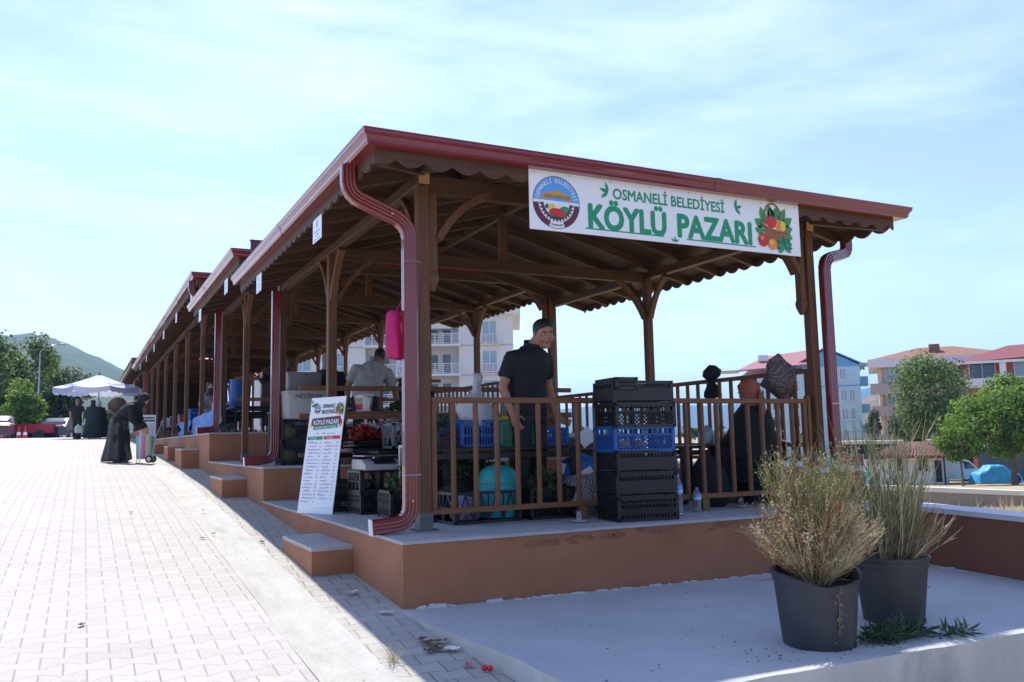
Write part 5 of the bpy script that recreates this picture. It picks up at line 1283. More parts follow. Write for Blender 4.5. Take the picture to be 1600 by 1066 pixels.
m=MB(); q=on(1204,715,1,.9); m.box((0,0,.04),(.20,.2,.08)); base_thing(m,'plastic_box',K_PLATE,(q.x,.98,.36),'pale blue box right of the seated woman, seen through the railing','box',bevel=.006)
m=MB(); m.lathe([(.14,0),(.15,.02),(.14,.33),(.155,.36),(.02,.362)],(0,0,0),18); base_thing(m,'stool',BLACKP,(q.x,.98,-.002),'black stool beneath the pale blue box','stool',smooth=R(40))
def hanging(c,w,d,h,m_,label,name,cat,seed,kind='scarf'):
    mb=MB();R_=[];rr=random.Random(seed);ph=[rr.uniform(0,6) for _ in range(3)];n=26
    prof={'scarf':[(0,.15),(.05,.42),(.18,.80),(.38,1.0),(.6,.95),(.8,.62),(.93,.50),(1.0,.22)],'cap':[(0,.62),(.08,.98),(.2,.9),(.42,.46),(.5,.36),(.58,.5),(.72,.95),(.88,.85),(1.0,.3)],'tuft':[(0,1.0),(.12,.95),(.3,.62),(.5,.42),(.75,.34),(.9,.42),(1.0,.30)],'bag':[(0,.75),(.04,.97),(.3,1.0),(.7,.95),(.9,.85),(.97,.55),(1.0,.2)]}[kind]
    for z,k in prof:
        R_.append([V3((w*k*(1+.09*math.sin(3*t+ph[0]+z*3)+.06*math.sin(8*t+ph[1]-z*8))*math.cos(t)+w*.18*math.sin(z*3+ph[2])*(kind=='scarf'),d*k*(1+.10*math.sin(4*t+ph[2]+z*5))*math.sin(t),h*z)) for t in [2*PI*i/n for i in range(n)]])
    mb.loft([[p+V3((mnoise.noise(p*9+V3((seed,0,0))),mnoise.noise(p*9+V3((0,seed,5))),mnoise.noise(p*7+V3((2,0,seed)))))*min(w,d)*(.42 if kind!='bag' else .40) for p in rg] for rg in R_]); return base_thing(mb,name,m_,c,label,cat,smooth=True)
q=on(748,622,1,1.62); hanging((q.x,1.66,.86),.10,.08,.42,CLEARB,'thin translucent bag gathered upwards behind the onion bag','plastic_bag','bag',8,'tuft')
q=on(1231,618,0,4.40); hanging((4.36,q.y+.05,q.z-.04),.17,.15,.46,CHECKS,'brown checked scarf hanging from the side railing by the right corner post','scarf','scarf',3)
q=on(1111,620,0,4.38); hanging((4.40,q.y,q.z-.02),.12,.09,.36,CL_BLACK,'black cloth cap hanging on the side railing, left of the seated woman','cap','cap',6,'cap')
# pink bag hanging from the left downpipe
q=on(617,560,1,.56); o=hanging((.142,.60,q.z),.066,.062,.37,PINKB,'bright pink plastic bag hanging beside the left red downpipe','plastic_bag','bag',9,'bag')
m=MB(); m.tube([(0.02,0,.36),(.05,-.02,.43),(.08,-.06,.48),(.095,-.10,.50)],.004,6); m.build('handle',PINKB,o)
# ------------------------------------------------------------------ left side of the nearest shelter
crate((.60,2.46,0),R(2),.46,.40,.20,'slot',BLACKP,'lower black crate under the shop scale'); crate((.60,2.46,.20),R(1),.46,.40,.205,'tri',BLACKP,'upper black crate carrying the shop scale')
crate((.44,2.95,0),R(0),.42,.36,.30,'slot',BLACKP,'tall black crate behind the price board')
root=empty('shop_scale',(.60,2.42,.406),R(3),'grey electronic shop scale on the black crates','scale')
m=MB(); m.prism([V3((-.20,-.19,0)),V3((-.20,-.19,.05)),V3((-.20,-.06,.10)),V3((-.20,.19,.10)),V3((-.20,.19,0))],(.40,0,0)); m.build('housing',mat('scale_grey',(.42,.42,.41),(.5,.5,.49),.4,6),root,bevel=.006)
m=MB(); m.prism([V3((-.10,-.186,.058)),V3((-.10,-.080,.099)),V3((.12,-.080,.099)),V3((.12,-.186,.058))],(0,-.002,.004)); m.build('display',K_BLACK,root)
m=MB(); m.bb((-.19,-.12,.125),(.19,.19,.137)); m.bb((-.03,.03,.10),(.03,.07,.126)); m.build('pan',CHROME,root,bevel=.004)
table(.50,1.50,2.95,3.65,0,.60,'black stall table carrying the trays of red peppers',leg=.035)
for i,x in enumerate((.74,1.18)):
    m=crate_mb(.42,.42,.075,'slot'); base_thing(m,'tray',BLACKP,(x,3.2,.602),('left' if i==0 else 'right')+' black tray under the bags of dried red peppers','tray','pepper trays')
PEP=mat('dried_peppers',(.22,.012,.010),(.33,.03,.018),.35,26,bump=.6,bscale=40)
r=random.Random(17); pep=[]
PEPB=mat('glossy_red_wrap',(.30,.015,.012),(.48,.06,.04),.2,30,transl=.25)
for i in range(24):
    cl=i%6==5; lay=i%3; xx=max(.60,min(1.34,.60+.74*((i*7)%24)/24+r.uniform(-.03,.03))); d=abs(xx-.84)
    herbs((xx,3.04+.28*r.random(),.640+.062*lay*max(.1,1-d*1.5)),.082,.075,.125,95,'empty clear wrapper among the bags of dried red peppers' if cl else 'small bag of dried red peppers heaped on the black trays',200+i,CLEARB if cl else (PEP if i%2 else PEPB),'pepper_bag','bag',.062)['group']='clear wrappers on the peppers' if cl else 'bags of dried peppers'
a=pbox(606,660,642,703,2.7); crate((a[0]+.22,2.75,.60),0,.42,.34,.25,'tri',GREYP,'pale grey crate on its side behind the left red downpipe')
m=MB(); m.bb((0,-.25,0),(.02,.25,.62)); o=base_thing(m,'framed_panel',K_BLACK,(.625,1.62,0),'black panel in a grey metal frame standing behind the left red downpipe','panel'); 
m=MB(); m.bb((-.006,-.262,0),(.024,-.238,.635)); m.bb((-.006,.238,0),(.024,.262,.635)); m.bb((-.006,-.238,.61),(.024,.238,.635)); m.bb((-.006,-.238,.06),(.024,.238,.085)); m.build('frame',CHROME,o,bevel=.003)
table(.66,1.1,2.6,2.94,0,.58,'low dark table behind the shop scale')
# shelf on the two-bar rail with bucket and greens
m=MB(); m.bb((-.62,-.16,0),(.62,.16,.025)); base_thing(m,'shelf_board',R_X,(1.35,5.20,1.034),'narrow wooden shelf board on the rail of the second shelter','shelf',bevel=.003)
q=on(568,646,1,5.18); root=empty('pickle_bucket',(q.x,5.18,1.06),0,'white lidded bucket with red label on the wooden shelf','bucket')
m=MB(); m.lathe([(.095,0),(.118,.19),(.118,.20)],(0,0,0),22); m.build('pail',WHITEP,root,smooth=R(40)); m=MB(); m.lathe([(.128,.196),(.128,.222),(.12,.228),(.02,.229)],(0,0,0),22); m.build('lid',WHITEP,root,smooth=R(40))
m=MB(); n=20
for (t0,t1,z0,z1,mi) in ((0,2*PI,.02,.09,0),(0,2*PI,.09,.17,1),(-1.95,-1.0,.02,.17,2)):
    P=[]
    for i in range(n+1):
        t=t0+(t1-t0)*i/n
        for z in(z0,z1): rr=(.0965+.0232*z/.19)*(1.006 if mi<2 else 1.014); P.append(V3((rr*math.cos(t),rr*math.sin(t),z)))
    k=len(m.v); m.v+=P
    for i in range(n): m.f.append((k+2*i,k+2*i+2,k+2*i+3,k+2*i+1)); m.m.append(mi)
m.build('wrapper',[REDP,mat('label_olive',(.30,.32,.12),(.45,.42,.25),.5,20),K_WHITE],root,smooth=True)
m=MB(); m.tube([V3((.13*math.cos(t),.13*math.sin(t)*.95-.0,.20+.022*math.sin(2*(t)))) for t in [PI+PI*.75*i/12 for i in range(13)]],.006,6); m.build('handle',REDP,root,smooth=True)
herbs((on(622,650,1,5.22).x,5.22,1.06),.13,.1,.14,240,'green peppers and leaves heaped at the right end of the wooden shelf',23,ls=.06)
# plastic tubs and net crates on the second platform
q=pbox(443,612,510,655,5.62); x=(q[0]+q[1])/2; w_=q[1]-q[0]
TUB=mat('frosted_plastic_tub',(.42,.42,.41),(.50,.50,.49),.4,3,transl=.15)
def tub(loc,w,d,h,m_,label):
    root=empty('storage_tub',loc,0,label,'tub','plastic storage tubs'); mb=MB()
    def rr(k,z): return [V3((x_*k+0,y_*k,z)) for x_,y_ in rsec(w,d,.04)]
    mb.loft([rr(.93,0),rr(.95,.01),rr(1.0,h-.03),rr(1.03,h-.03),rr(1.03,h),rr(.99,h),rr(.93,.02)]); mb.build('tub',m_,root,smooth=R(40)); return root
zt=.396
crate((x-.02,5.66,zt),0,.62,.42,.30,'lattice',NET,'lower black net crate beneath the frosted storage tub'); crate((x-.01,5.66,zt+.30),0,.62,.42,.28,'lattice',NET,'upper black net crate beneath the frosted storage tub')
CABB=mat('pale_cabbage',(.28,.33,.12),(.42,.46,.22),.6,16,bump=.3)
for i in range(4):
    m=MB(); m.ell((0,0,.10),.11,.10,.10,12,8); base_thing(m,'cabbage',CABB,(x-.2+.40*(i%2),5.66,zt+.012+.30*(i//2)),['left cabbage in the lower net crate','right cabbage in the lower net crate','left cabbage in the upper net crate','right cabbage in the upper net crate'][i],'vegetable','cabbages in the net crates',smooth=True)
tb=tub((x,5.62,zt+.585),w_,.36,.36,TUB,'frosted storage tub with a handwritten name, by the second post')
p=Print(); p.text('METİN ER',(0,.262),.072,K_BLACK,0,.0,.8,shear=.25,width=w_*.62); p.build('lettering',tb,Matrix.Translation((0,-.192,0))@FACE_FRONT)
q=pbox(446,582,500,611,6.5); crate(((q[0]+q[1])/2,6.55,zt),0,.6,.42,.30,'slot',BLACKP,'bottom black crate under the grey tub in the second shelter'); crate(((q[0]+q[1])/2,6.55,zt+.3),0,.6,.42,.30,'slot',BLACKP,'middle black crate under the grey tub in the second shelter'); crate(((q[0]+q[1])/2,6.55,zt+.6),0,.6,.42,max(.2,q[2]-zt-.6),'slot',BLACKP,'top black crate under the grey tub in the second shelter')
tub(((q[0]+q[1])/2,6.55,max(q[2],zt+.8)),q[1]-q[0],.36,q[3]-q[2],GREYP,'dull grey storage tub standing high behind the handwritten one')
bag('net_sack',(on(465,722,2,.396).x,5.3,zt),.13,.11,.26,mat('onion_net',(.16,.07,.13),(.30,.18,.26),.7,24),'purple net sack of onions on the second platform, left of the price board',seed=51,cat='sack')
q=on(402,715,2,.396); crate((q.x+.18,6.35,zt),R(12),.5,.4,.26,'tri',BLACKP,'black triangular crate at the edge of the second platform, beside a red downpipe'); 
m=MB(); m.box((0,0,.06),(.22,.004,.16),Matrix.Rotation(R(-50),3,'X')@Matrix.Rotation(R(12),3,'Y')); base_thing(m,'price_card',PAPER,(q.x+.10,6.22,zt+.10),'folded white paper on the black triangular crate beside a red downpipe','paper')
crate((q.x+.2,6.9,zt),0,.5,.4,.5,'slot',BLACKP,'tall black crate behind the triangular one on the second platform')
table(.55,2.2,6.95,7.75,zt,zt+.75,'long stall table inside the second shelter'); 
for i,(xx,mm,l_) in enumerate(((.8,BLUEP,'blue crate on the long table inside the second shelter'),(1.3,BLACKP,'black crate on the long table inside the second shelter'),(1.8,GREENP,'green crate on the long table inside the second shelter'))): crate((xx,7.3,zt+.752),0,.42,.36,.2,'slot',mm,l_)
# blue tarpaulin and stalls of the third shelter
def sheet(P0,P1,P2,P3,m_,label,name,cat,seed,sag=.06,nx=16,ny=10):
    mb=MB(); P0,P1,P2,P3=[V3(p) for p in(P0,P1,P2,P3)]
    nrm=(P1-P0).cross(P3-P0).normalized()
    for j in range(ny+1):
        for i in range(nx+1):
            s,t=i/nx,j/ny; p=P0*(1-s)*(1-t)+P1*s*(1-t)+P2*s*t+P3*(1-s)*t
            p=p+nrm*(.07*mnoise.noise(V3((s*4+seed,t*2.4,seed)))+.03*mnoise.noise(V3((s*9,t*7,seed))))-V3((0,0,sag*math.sin(PI*s))); mb.v.append(p)
    for j in range(ny):
        for i in range(nx): a=j*(nx+1)+i; mb.f.append((a,a+1,a+nx+2,a+nx+1)); mb.m.append(0)
    return world_thing(mb,name,m_,label,cat,smooth=True,recalc=False)
A=on(345,626,0,.34); Bq=on(305,652,0,.25); Cq=on(304,673,0,.22); D=on(345,668,0,.30)
sheet(A,Bq,Cq,D,TARP,'bright blue tarpaulin draped along the front of the third shelter','tarpaulin','tarpaulin',3)
table(.55,1.5,10.9,12.6,Z3,Z3+.5,'stall table behind the blue tarpaulin')
cols=[(BLUEP,'blue'),(BLACKP,'black'),(GREENP,'green'),(WHITEP,'white'),(BLUEP,'blue'),(BLACKP,'black'),(REDP,'red')]
for i,y in enumerate((13.4,15.6,18.2,20.8,23.4,26)):
    table(.55,1.5,y-.5,y+1.1,Z3,Z3+.42,['first','second','third','fourth','fifth','sixth'][i]+' low stall table along the third shelter, counted from the blue tarpaulin')
    for k in range(3):
        mm,cn=cols[(i*2+k*3)%7]; crate((.68+.04*k,y-.35+.52*k,Z3+.422),R(90),.46,.36,.2+.05*((i+k)%3),'slot',mm,cn+' crate, '+['near','middle','far'][k]+' one on the '+['first','second','third','fourth','fifth','sixth'][i]+' low stall table')
m=MB(); m.lathe([(.13,0),(.145,.02),(.145,.15),(.15,.16),(.145,.17),(.145,.36),(.15,.37),(.145,.38),(.14,.50),(.15,.51),(.15,.54),(.02,.55)],(0,0,0),22); base_thing(m,'plastic_drum',BLUEP,(on(371,630,1,11.6).x,11.6,Z3+.50),'blue plastic drum on the stall table beyond the second shelter','drum',smooth=R(35))
SACKB=mat('blue_sack',(.06,.16,.40),(.10,.24,.5),.7,8)
for i,(y0,y1) in enumerate(((17.6,20.0),(14.5,17.0),(12.9,14.0))): sheet((.50,y1,Z3+.46),(.50,y0,Z3+.44),(.46,y0+.05,Z3+.06),(.47,y1,Z3+.10),SACKB,['farthest','middle','nearest'][i]+' faded blue sheet hanging between the posts of the third shelter','sheet','sheet',20+i,sag=.04)
BACKING=mat('dark_brown_backing',(.030,.017,.011),(.05,.03,.019),.9,5,bump=.5)  # added dark sheets that block the bright gaps behind the far posts
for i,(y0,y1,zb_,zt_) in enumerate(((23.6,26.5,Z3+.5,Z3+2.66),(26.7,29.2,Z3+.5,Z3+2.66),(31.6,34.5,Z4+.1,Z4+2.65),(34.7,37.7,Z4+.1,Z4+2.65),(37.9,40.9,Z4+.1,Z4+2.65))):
    sheet((4.36,y1,zt_),(4.36,y0,zt_),(4.34,y0,zb_),(4.34,y1,zb_),BACKING,['first','second','third','fourth','fifth'][i]+' added dark sheet blocking bright gaps at the back of the farthest shelters','added_backing','added sheet',40+i,sag=.02)
sheet((.42,41.05,Z4+2.65),(4.36,41.05,Z4+2.65),(4.36,41.0,Z4+.1),(.42,41.0,Z4+.1),BACKING,'added dark sheet blocking bright gaps at the far end of the farthest shelter','added_backing','added sheet',47,sag=.02)
# white list board far along the street
q=on(232,680,0,.05); root=empty('list_board',(.02,q.y,Z3),0,'white list board with dark heading leaning at the far platform edge','sign'); 
m=MB(); m.box((0,0,.42),(.50,.012,.85),Matrix.Rotation(R(-8),3,'X')); m.build('board',BOARDW,root); p=Print()
p.shape([(-.22,.20),(.22,.20),(.22,.26),(-.22,.26)],K_DGREEN,0); p.shape([(-.2,.30),(.2,.30),(.2,.35),(-.2,.35)],K_MAROON,0)
for k in range(14): p.line([(-.21,.14-.035*k),(-.02,.14-.035*k)],.008,K_LBLUE,0); p.line([(.03,.14-.035*k),(.21,.14-.035*k)],.008,K_LBLUE,0)
p.build('print',root,Matrix.Translation((0,0,.42))@Matrix.Rotation(R(-8),4,'X')@Matrix.Translation((0,-.0075,0))@FACE_FRONT)
# ------------------------------------------------------------------ shopping trolley
q=dep(226,722,17.6); root=empty('shopping_trolley',(q.x,q.y,road_z(q.y)),R(-22),'pastel striped shopping trolley with two wheels and a long handle','trolley'); root.scale=(.88,.88,.9)
m=MB(); m.loft([[V3((x*k,y*k+yy,z)) for x,y in rsec(.36,.24,.05)] for z,k,yy in((.09,.92,0),(.12,.97,0),(.40,1.0,0),(.60,1.03,.01),(.62,.95,.01))]); m.build('bag',PASTEL,root,smooth=R(50))
for s in(-1,1):
    m=MB(); m.lathe([(.02,-.018),(.078,-.018),(.085,-.010),(.085,.010),(.078,.018),(.02,.018)],(0,0,0),18); m.v=[Matrix.Rotation(PI/2,3,'X')@p for p in m.v]; m.v=[p+V3((.14,s*.13,.086)) for p in m.v]; o=m.build('wheel',TYRE,root,smooth=R(40))
    m=MB(); m.lathe([(.05,-.019),(.05,.019)],(0,0,0),14); m.v=[Matrix.Rotation(PI/2,3,'X')@p+V3((.14,s*.13,.086)) for p in m.v]; m.build('hub',CHROME,o)
m=MB(); m.tube([(.16,0,.10),(.20,0,.5),(.38,0,.92)],.011,8); m.build('handle_pole',CHROME,root,smooth=True); m=MB(); m.tube([(.365,-.07,.91),(.385,-.05,.93),(.385,.05,.93),(.365,.07,.91)],.016,8); m.build('grip',GREYP,root,smooth=True)
m=MB(); m.tube([(-.14,-.1,.10),(-.16,-.1,0.005),(-.16,.1,.005),(-.14,.1,.10)],.008,6); m.build('stand',CHROME,root)
q=dep(123,676,35.4); bag('carrier_bag',(q.x,q.y,road_z(q.y)+.26),.15,.1,.36,mat('pale_green_bag',(.55,.66,.42),(.7,.75,.68),.5,5,transl=.3),'pale green carrier bag hanging beside the walking man',seed=81)
q=dep(122,686,35.6); bag('sack',(q.x,q.y,road_z(q.y)),.10,.09,.34,CL_BLACK,'small black bag below the pale green carrier bag',seed=82,wr=.05)
# ------------------------------------------------------------------ trees
BARK=mat('grey_bark',(.12,.09,.065),(.20,.16,.12),.9,6,(1,1,.3),bump=.8)
def leafmat(name,c1,c2,tr=.42): return mat(name,c1,c2,.55,.7,transl=tr,detail=3.,spec=.3)
LF_MID=leafmat('mid_green_leaves',(.115,.185,.04),(.195,.285,.075)); LF_BRIGHT=leafmat('bright_green_leaves',(.15,.27,.026),(.24,.39,.05),.5)
LF_DARK=leafmat('dark_green_leaves',(.034,.068,.02),(.07,.115,.034),.35); LF_GREY=leafmat('grey_green_leaves',(.12,.16,.075),(.17,.21,.105),.4)
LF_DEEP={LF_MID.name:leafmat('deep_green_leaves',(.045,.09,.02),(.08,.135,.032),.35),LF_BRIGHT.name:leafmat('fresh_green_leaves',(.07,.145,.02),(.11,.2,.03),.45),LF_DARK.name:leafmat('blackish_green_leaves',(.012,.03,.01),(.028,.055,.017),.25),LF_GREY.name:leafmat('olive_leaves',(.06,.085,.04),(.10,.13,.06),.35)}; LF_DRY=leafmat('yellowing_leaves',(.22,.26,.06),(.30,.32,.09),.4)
def tree(label,loc,h,crown,nl,ls,lm,seed,trunk_r=.16,clumps=16,group='trees',cat='tree',name='tree',fork=.38,gap=1.0):
    """crown: (rx,ry,rz,zc) ; loc at the foot; leaf clumps spread through the crown"""
    r=random.Random(seed); rx,ry,rz,zc=crown
    root=empty(name,loc,0,label,cat,group); C_=[]
    for i in range(clumps):
        while True:
            q=V3((r.uniform(-1,1),r.uniform(-1,1),r.uniform(-1,1)))
            if .25<q.length<1: break
        q=q.normalized()*(q.length**.6)*.74; s=r.uniform(.26,.44)
        C_.append((V3((q.x*rx,q.y*ry,zc+q.z*rz)),s))
    t=MB(); top=V3((rx*.05,0,zc+rz*.1)); f=V3((r.uniform(-.1,.1),r.uniform(-.1,.1),h*fork*.9))
    t.tube([(0,0,-.3),(.0,0,.15),lerp((0,0,.15),f,.5)+V3((.04,.02,0)),f,lerp(f,top,.6),top],[trunk_r*1.35,trunk_r*1.05,trunk_r*.9,trunk_r*.8,trunk_r*.45,trunk_r*.15],9)
    for c,s in C_[:10]:
        a=lerp(f,top,r.uniform(0,.5)); b=lerp(a,c,.5)+V3((0,0,-.08*h*.3)); t.tube([a,b,c],[trunk_r*.38,trunk_r*.25,trunk_r*.06],6)
    t.build('trunk',BARK,root,smooth=True)
    m=MB(); shade=[r.random() for _ in C_]
    for i in range(nl):
        ci=r.randrange(len(C_)); c,s=C_[ci]
        d=V3((r.gauss(0,1),r.gauss(0,1),r.gauss(0,1))).normalized(); k=r.random()**.45*gap
        p=c+V3((d.x*rx*s*k*1.15,d.y*ry*s*k*1.15,d.z*rz*s*k))
        n_=(d+V3((r.gauss(0,.7),r.gauss(0,.7),r.gauss(.5,.7)))).normalized(); x=n_.cross(V3((r.gauss(0,1),r.gauss(0,1),r.gauss(0,1)))).normalized(); y=n_.cross(x)
        L_=ls*r.uniform(.55,1.25)
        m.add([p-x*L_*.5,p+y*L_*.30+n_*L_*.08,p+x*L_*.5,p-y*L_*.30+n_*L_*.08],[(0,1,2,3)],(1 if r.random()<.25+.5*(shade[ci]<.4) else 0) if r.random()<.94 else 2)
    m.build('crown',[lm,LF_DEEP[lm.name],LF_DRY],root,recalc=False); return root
def px(t): return t/FPX
def tree_at(label,u,vc,t,wpx,hpx,nl,ls,lm,seed,vfoot=None,**k):
    """crown centre at pixel (u,vc), depth t, half sizes in pixels"""
    g=gnd(u,vc,t); c=dep(u,vc,t); rx=wpx*px(t); rz=hpx*px(t); h=c.z+rz-g.z
    return tree(label,g,h,(rx,rx*.9,rz,c.z-g.z),nl,ls,lm,seed,**k)
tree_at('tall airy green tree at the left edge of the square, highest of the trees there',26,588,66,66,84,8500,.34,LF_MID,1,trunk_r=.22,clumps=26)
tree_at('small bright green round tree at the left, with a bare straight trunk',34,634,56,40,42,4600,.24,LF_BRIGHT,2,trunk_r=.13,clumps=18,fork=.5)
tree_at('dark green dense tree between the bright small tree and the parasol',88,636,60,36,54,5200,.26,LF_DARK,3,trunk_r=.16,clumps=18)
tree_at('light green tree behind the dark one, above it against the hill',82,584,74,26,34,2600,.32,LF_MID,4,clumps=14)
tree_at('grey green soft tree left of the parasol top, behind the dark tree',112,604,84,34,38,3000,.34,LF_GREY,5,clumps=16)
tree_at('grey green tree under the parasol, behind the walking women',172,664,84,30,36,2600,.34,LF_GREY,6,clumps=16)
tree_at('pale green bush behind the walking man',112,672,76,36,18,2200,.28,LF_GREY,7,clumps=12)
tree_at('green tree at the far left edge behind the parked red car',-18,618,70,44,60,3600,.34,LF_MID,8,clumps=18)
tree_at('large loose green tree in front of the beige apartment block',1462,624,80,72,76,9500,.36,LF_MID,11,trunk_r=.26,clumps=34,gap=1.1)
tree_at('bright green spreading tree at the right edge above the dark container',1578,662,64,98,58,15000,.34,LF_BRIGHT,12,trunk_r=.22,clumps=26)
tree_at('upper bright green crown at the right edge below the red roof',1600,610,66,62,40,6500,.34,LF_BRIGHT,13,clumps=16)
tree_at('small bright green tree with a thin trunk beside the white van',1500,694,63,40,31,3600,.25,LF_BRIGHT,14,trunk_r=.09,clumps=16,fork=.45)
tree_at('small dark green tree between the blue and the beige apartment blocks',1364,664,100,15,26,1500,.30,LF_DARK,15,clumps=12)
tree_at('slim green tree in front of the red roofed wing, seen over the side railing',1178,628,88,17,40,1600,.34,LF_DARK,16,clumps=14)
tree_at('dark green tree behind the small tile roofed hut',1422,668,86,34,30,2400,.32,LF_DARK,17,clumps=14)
# ------------------------------------------------------------------ buildings
WHITEW=mat('white_render',(.66,.65,.68),(.72,.71,.73),.9,.5,bump=.1); BLUEW=mat('pale_blue_render',(.40,.58,.72),(.45,.63,.76),.9,.5); BLUED=mat('mid_blue_render',(.13,.34,.56),(.16,.38,.60),.9,.5)
BEIGEW=mat('beige_render',(.60,.49,.36),(.66,.55,.42),.9,.5); TAUPE=mat('taupe_parapet',(.42,.35,.32),(.47,.40,.37),.9,.6); TILE=mat('orange_roof_tile',(.20,.085,.055),(.27,.125,.085),.8,3,(1,4,1),bump=.6); TILER=mat('red_roof_tile',(.17,.028,.03),(.22,.04,.042),.7,3,(4,1,1),bump=.5)
PINKR=mat('faded_red_roof',(.30,.12,.14),(.36,.155,.17),.8,2); REDW=mat('red_wall',(.45,.12,.07),(.50,.15,.09),.9,1); GREYW=mat('grey_concrete',(.42,.41,.40),(.5,.49,.48),.9,1); FRAMEW=mat('white_frame',(.75,.75,.75),None,.5); DARKI=mat('dark_interior',(.03,.03,.035),None,.8)  # dark_interior puts the shade of open rooms into a near-black colour
def building(u,v,t,rz,label,name='apartment_building',zb=None):
    p=dep(u,v,t); z=terrain_z(p.x,p.y)-.3 if zb is None else zb
    return empty(name,(p.x,p.y,z),rz-math.atan((u-800)/FPX),label,'building')
ROTF=-_ya
def bpart(root,name,lo,hi,m,parent=None,bevel=0):
    b=MB(); b.bb(lo,hi); return b.build(name,m,parent or root,bevel=bevel)
def window(root,x,z,w,h,y=0.0,glass=WINDOW,frame=FRAMEW,mull=1,sill=True,d=.09):
    """frame stands proud of the wall face at y, pane set inside it"""
    f=MB(); t=.07
    f.bb((x-w/2-t,y-d,z),(x-w/2,y-.003,z+h)); f.bb((x+w/2,y-d,z),(x+w/2+t,y-.003,z+h)); f.bb((x-w/2-t,y-d,z+h),(x+w/2+t,y-.003,z+h+t)); f.bb((x-w/2-t,y-d,z-t),(x+w/2+t,y-.003,z))
    for k in range(1,mull+1): xx=x-w/2+w*k/(mull+1); f.bb((xx-.03,y-d+.02,z),(xx+.03,y-.01,z+h))
    o=f.build('window',frame,root); g=MB(); g.bb((x-w/2,y-.05,z),(x+w/2,y-.004,z+h)); g.build('pane',glass,o)
    if sill: s=MB(); s.bb((x-w/2-.14,y-d-.08,z-t-.07),(x+w/2+.14,y-.002,z-t-.003)); s.build('sill',frame,o)
    return o
def balcony_rail(parent,x0,x1,y0,z,h=1.0,n=None,m=FRAMEW,th=.035):
    b=MB(); b.bb((x0,y0-th,z+h-.06),(x1,y0+th,z+h)); b.bb((x0,y0-th*.7,z+.10),(x1,y0+th*.7,z+.14))
    for k in range(1,5): b.bb((x0,y0-.012,z+.14+k*.16),(x1,y0+.012,z+.165+k*.16))
    n=n or max(2,int((x1-x0)/1.0))
    for i in range(n+1): x=x0+(x1-x0)*i/n; b.bb((x-.03,y0-th*.9,z),(x+.03,y0+th*.9,z+h))
    return b.build('balcony_rail',m,parent)
# white apartment block seen through the shelter
t=83.; k=px(t); r_=building(803,600,t,ROTF,'white apartment block with recessed balconies, seen through the nearest shelter')
H0=13.07-r_.location.z; W=24.
flz=[H0-.35-2.88*i for i in range(1,7)]
b=MB()
# solid piers around the recesses (recess columns at x = -8.4..-5.3 and -14.4..-11.4)
cols=[(-W,-14.4),(-11.4,-8.35),(-5.3,0)]
for a,c in cols: b.bb((a,0,0),(c,12,H0-.3))
for a,c in ((-14.4,-11.4),(-8.35,-5.3)):
    b.bb((a,1.6,0),(c,12,H0-.3))
b.bb((-14.4,.2,H0-1.5),(-11.4,1.6,H0-.3)); b.bb((-8.35,.2,H0-1.5),(-5.3,1.6,H0-.3))
b.build('wall',WHITEW,r_)
bpart(r_,'cornice',(-W-.3,-.75,H0-.3),(.75,12.3,H0+.25),WHITEW)
for z in flz:
    m=MB()
    for a,c in cols: m.bb((a+.02,-.05,z-.06),(c-.02,-.003,z+.06))
    m.build('floor_band',GREYW,r_)
    for a,c in ((-14.4,-11.4),(-8.35,-5.3)):
        s=bpart(r_,'balcony_slab',(a-.1,-.9,z-.1),(c+.25,1.6,z+.10),WHITEW); balcony_rail(s,a,c+.15,-.8,z+.10,1.0,4)
        window(r_,a+1.75,z+.15,.8,2.05,1.6,sill=False,mull=0); window(r_,a+.55,z+.75,.7,1.4,1.6,sill=False,mull=0)
    for x,w_ in ((-2.3,1.35),(-17.2,1.35),(-10.,2.0)):
        window(r_,x,z+.35,w_,1.95,0,WINDOW_L); s=bpart(r_,'ledge',(x-w_/2-.5,-.45,z-.02),(x+w_/2+.5,-.005,z+.10),WHITEW); balcony_rail(s,x-w_/2-.3,x+w_/2+.3,-.38,z+.10,.95,3)
    window(r_,-20.5,z+.7,1.6,1.4,0,WINDOW_L)
# second white block farther left behind the shelters
t=96.; p=dep(560,600,t); r_=building(585,600,t,ROTF,'lower white building with a wide blue window, behind the grey T-shirt man'); H0=dep(560,505,t).z-r_.location.z
bpart(r_,'wall',(-13,0,0),(0,10,H0),WHITEW); bpart(r_,'roof',(-13.4,-.4,H0+.002),(.4,10.4,H0+.35),GREYW)
for i in range(4):
    z=H0-2.6-2.9*i
    for x in (-2.2,-5.5,-8.8,-11.5): window(r_,x,z,1.8,1.6,0,WINDOW_L)
# pale blue block with gable
t=120.; k=px(t); r_=building(1347,640,t,ROTF,'pale blue apartment block with a darker blue gable and stacked windows')
zb=r_.location.z; zz=lambda v: dep(1320,v,t).z-zb
Wd=(1347-1262)*k; He=zz(571); Hp=zz(543)
bpart(r_,'wall',(-Wd,0,0),(0,11,He),BLUEW)
xm=-(1347-1298)*k; g=MB(); g.prism([V3((xm-4.4,0,He+.003)),V3((0.25,0,He+.003)),V3((xm,0,Hp))],(0,11,0)); g.v=[p+V3((0,-.12,0)) if p.y<1 else p for p in g.v]; g.build('gable',BLUED,r_)
for side,(x0,x1) in enumerate(((xm-5.,xm+.1),(xm-.1,.7))):
    g=MB(); z0,z1=(He-.25,Hp+.12) if side==0 else (Hp+.12,He-.1)
    g.prism([V3((x0,-.5,z0+.14)),V3((x1,-.5,z1+.14)),V3((x1,-.5,z1+.30)),V3((x0,-.5,z0+.30))],(0,12,0)); g.build('roof',PINKR if side==0 else BLUED,r_)
fl=[zz(v) for v in (592,626,655,690)]
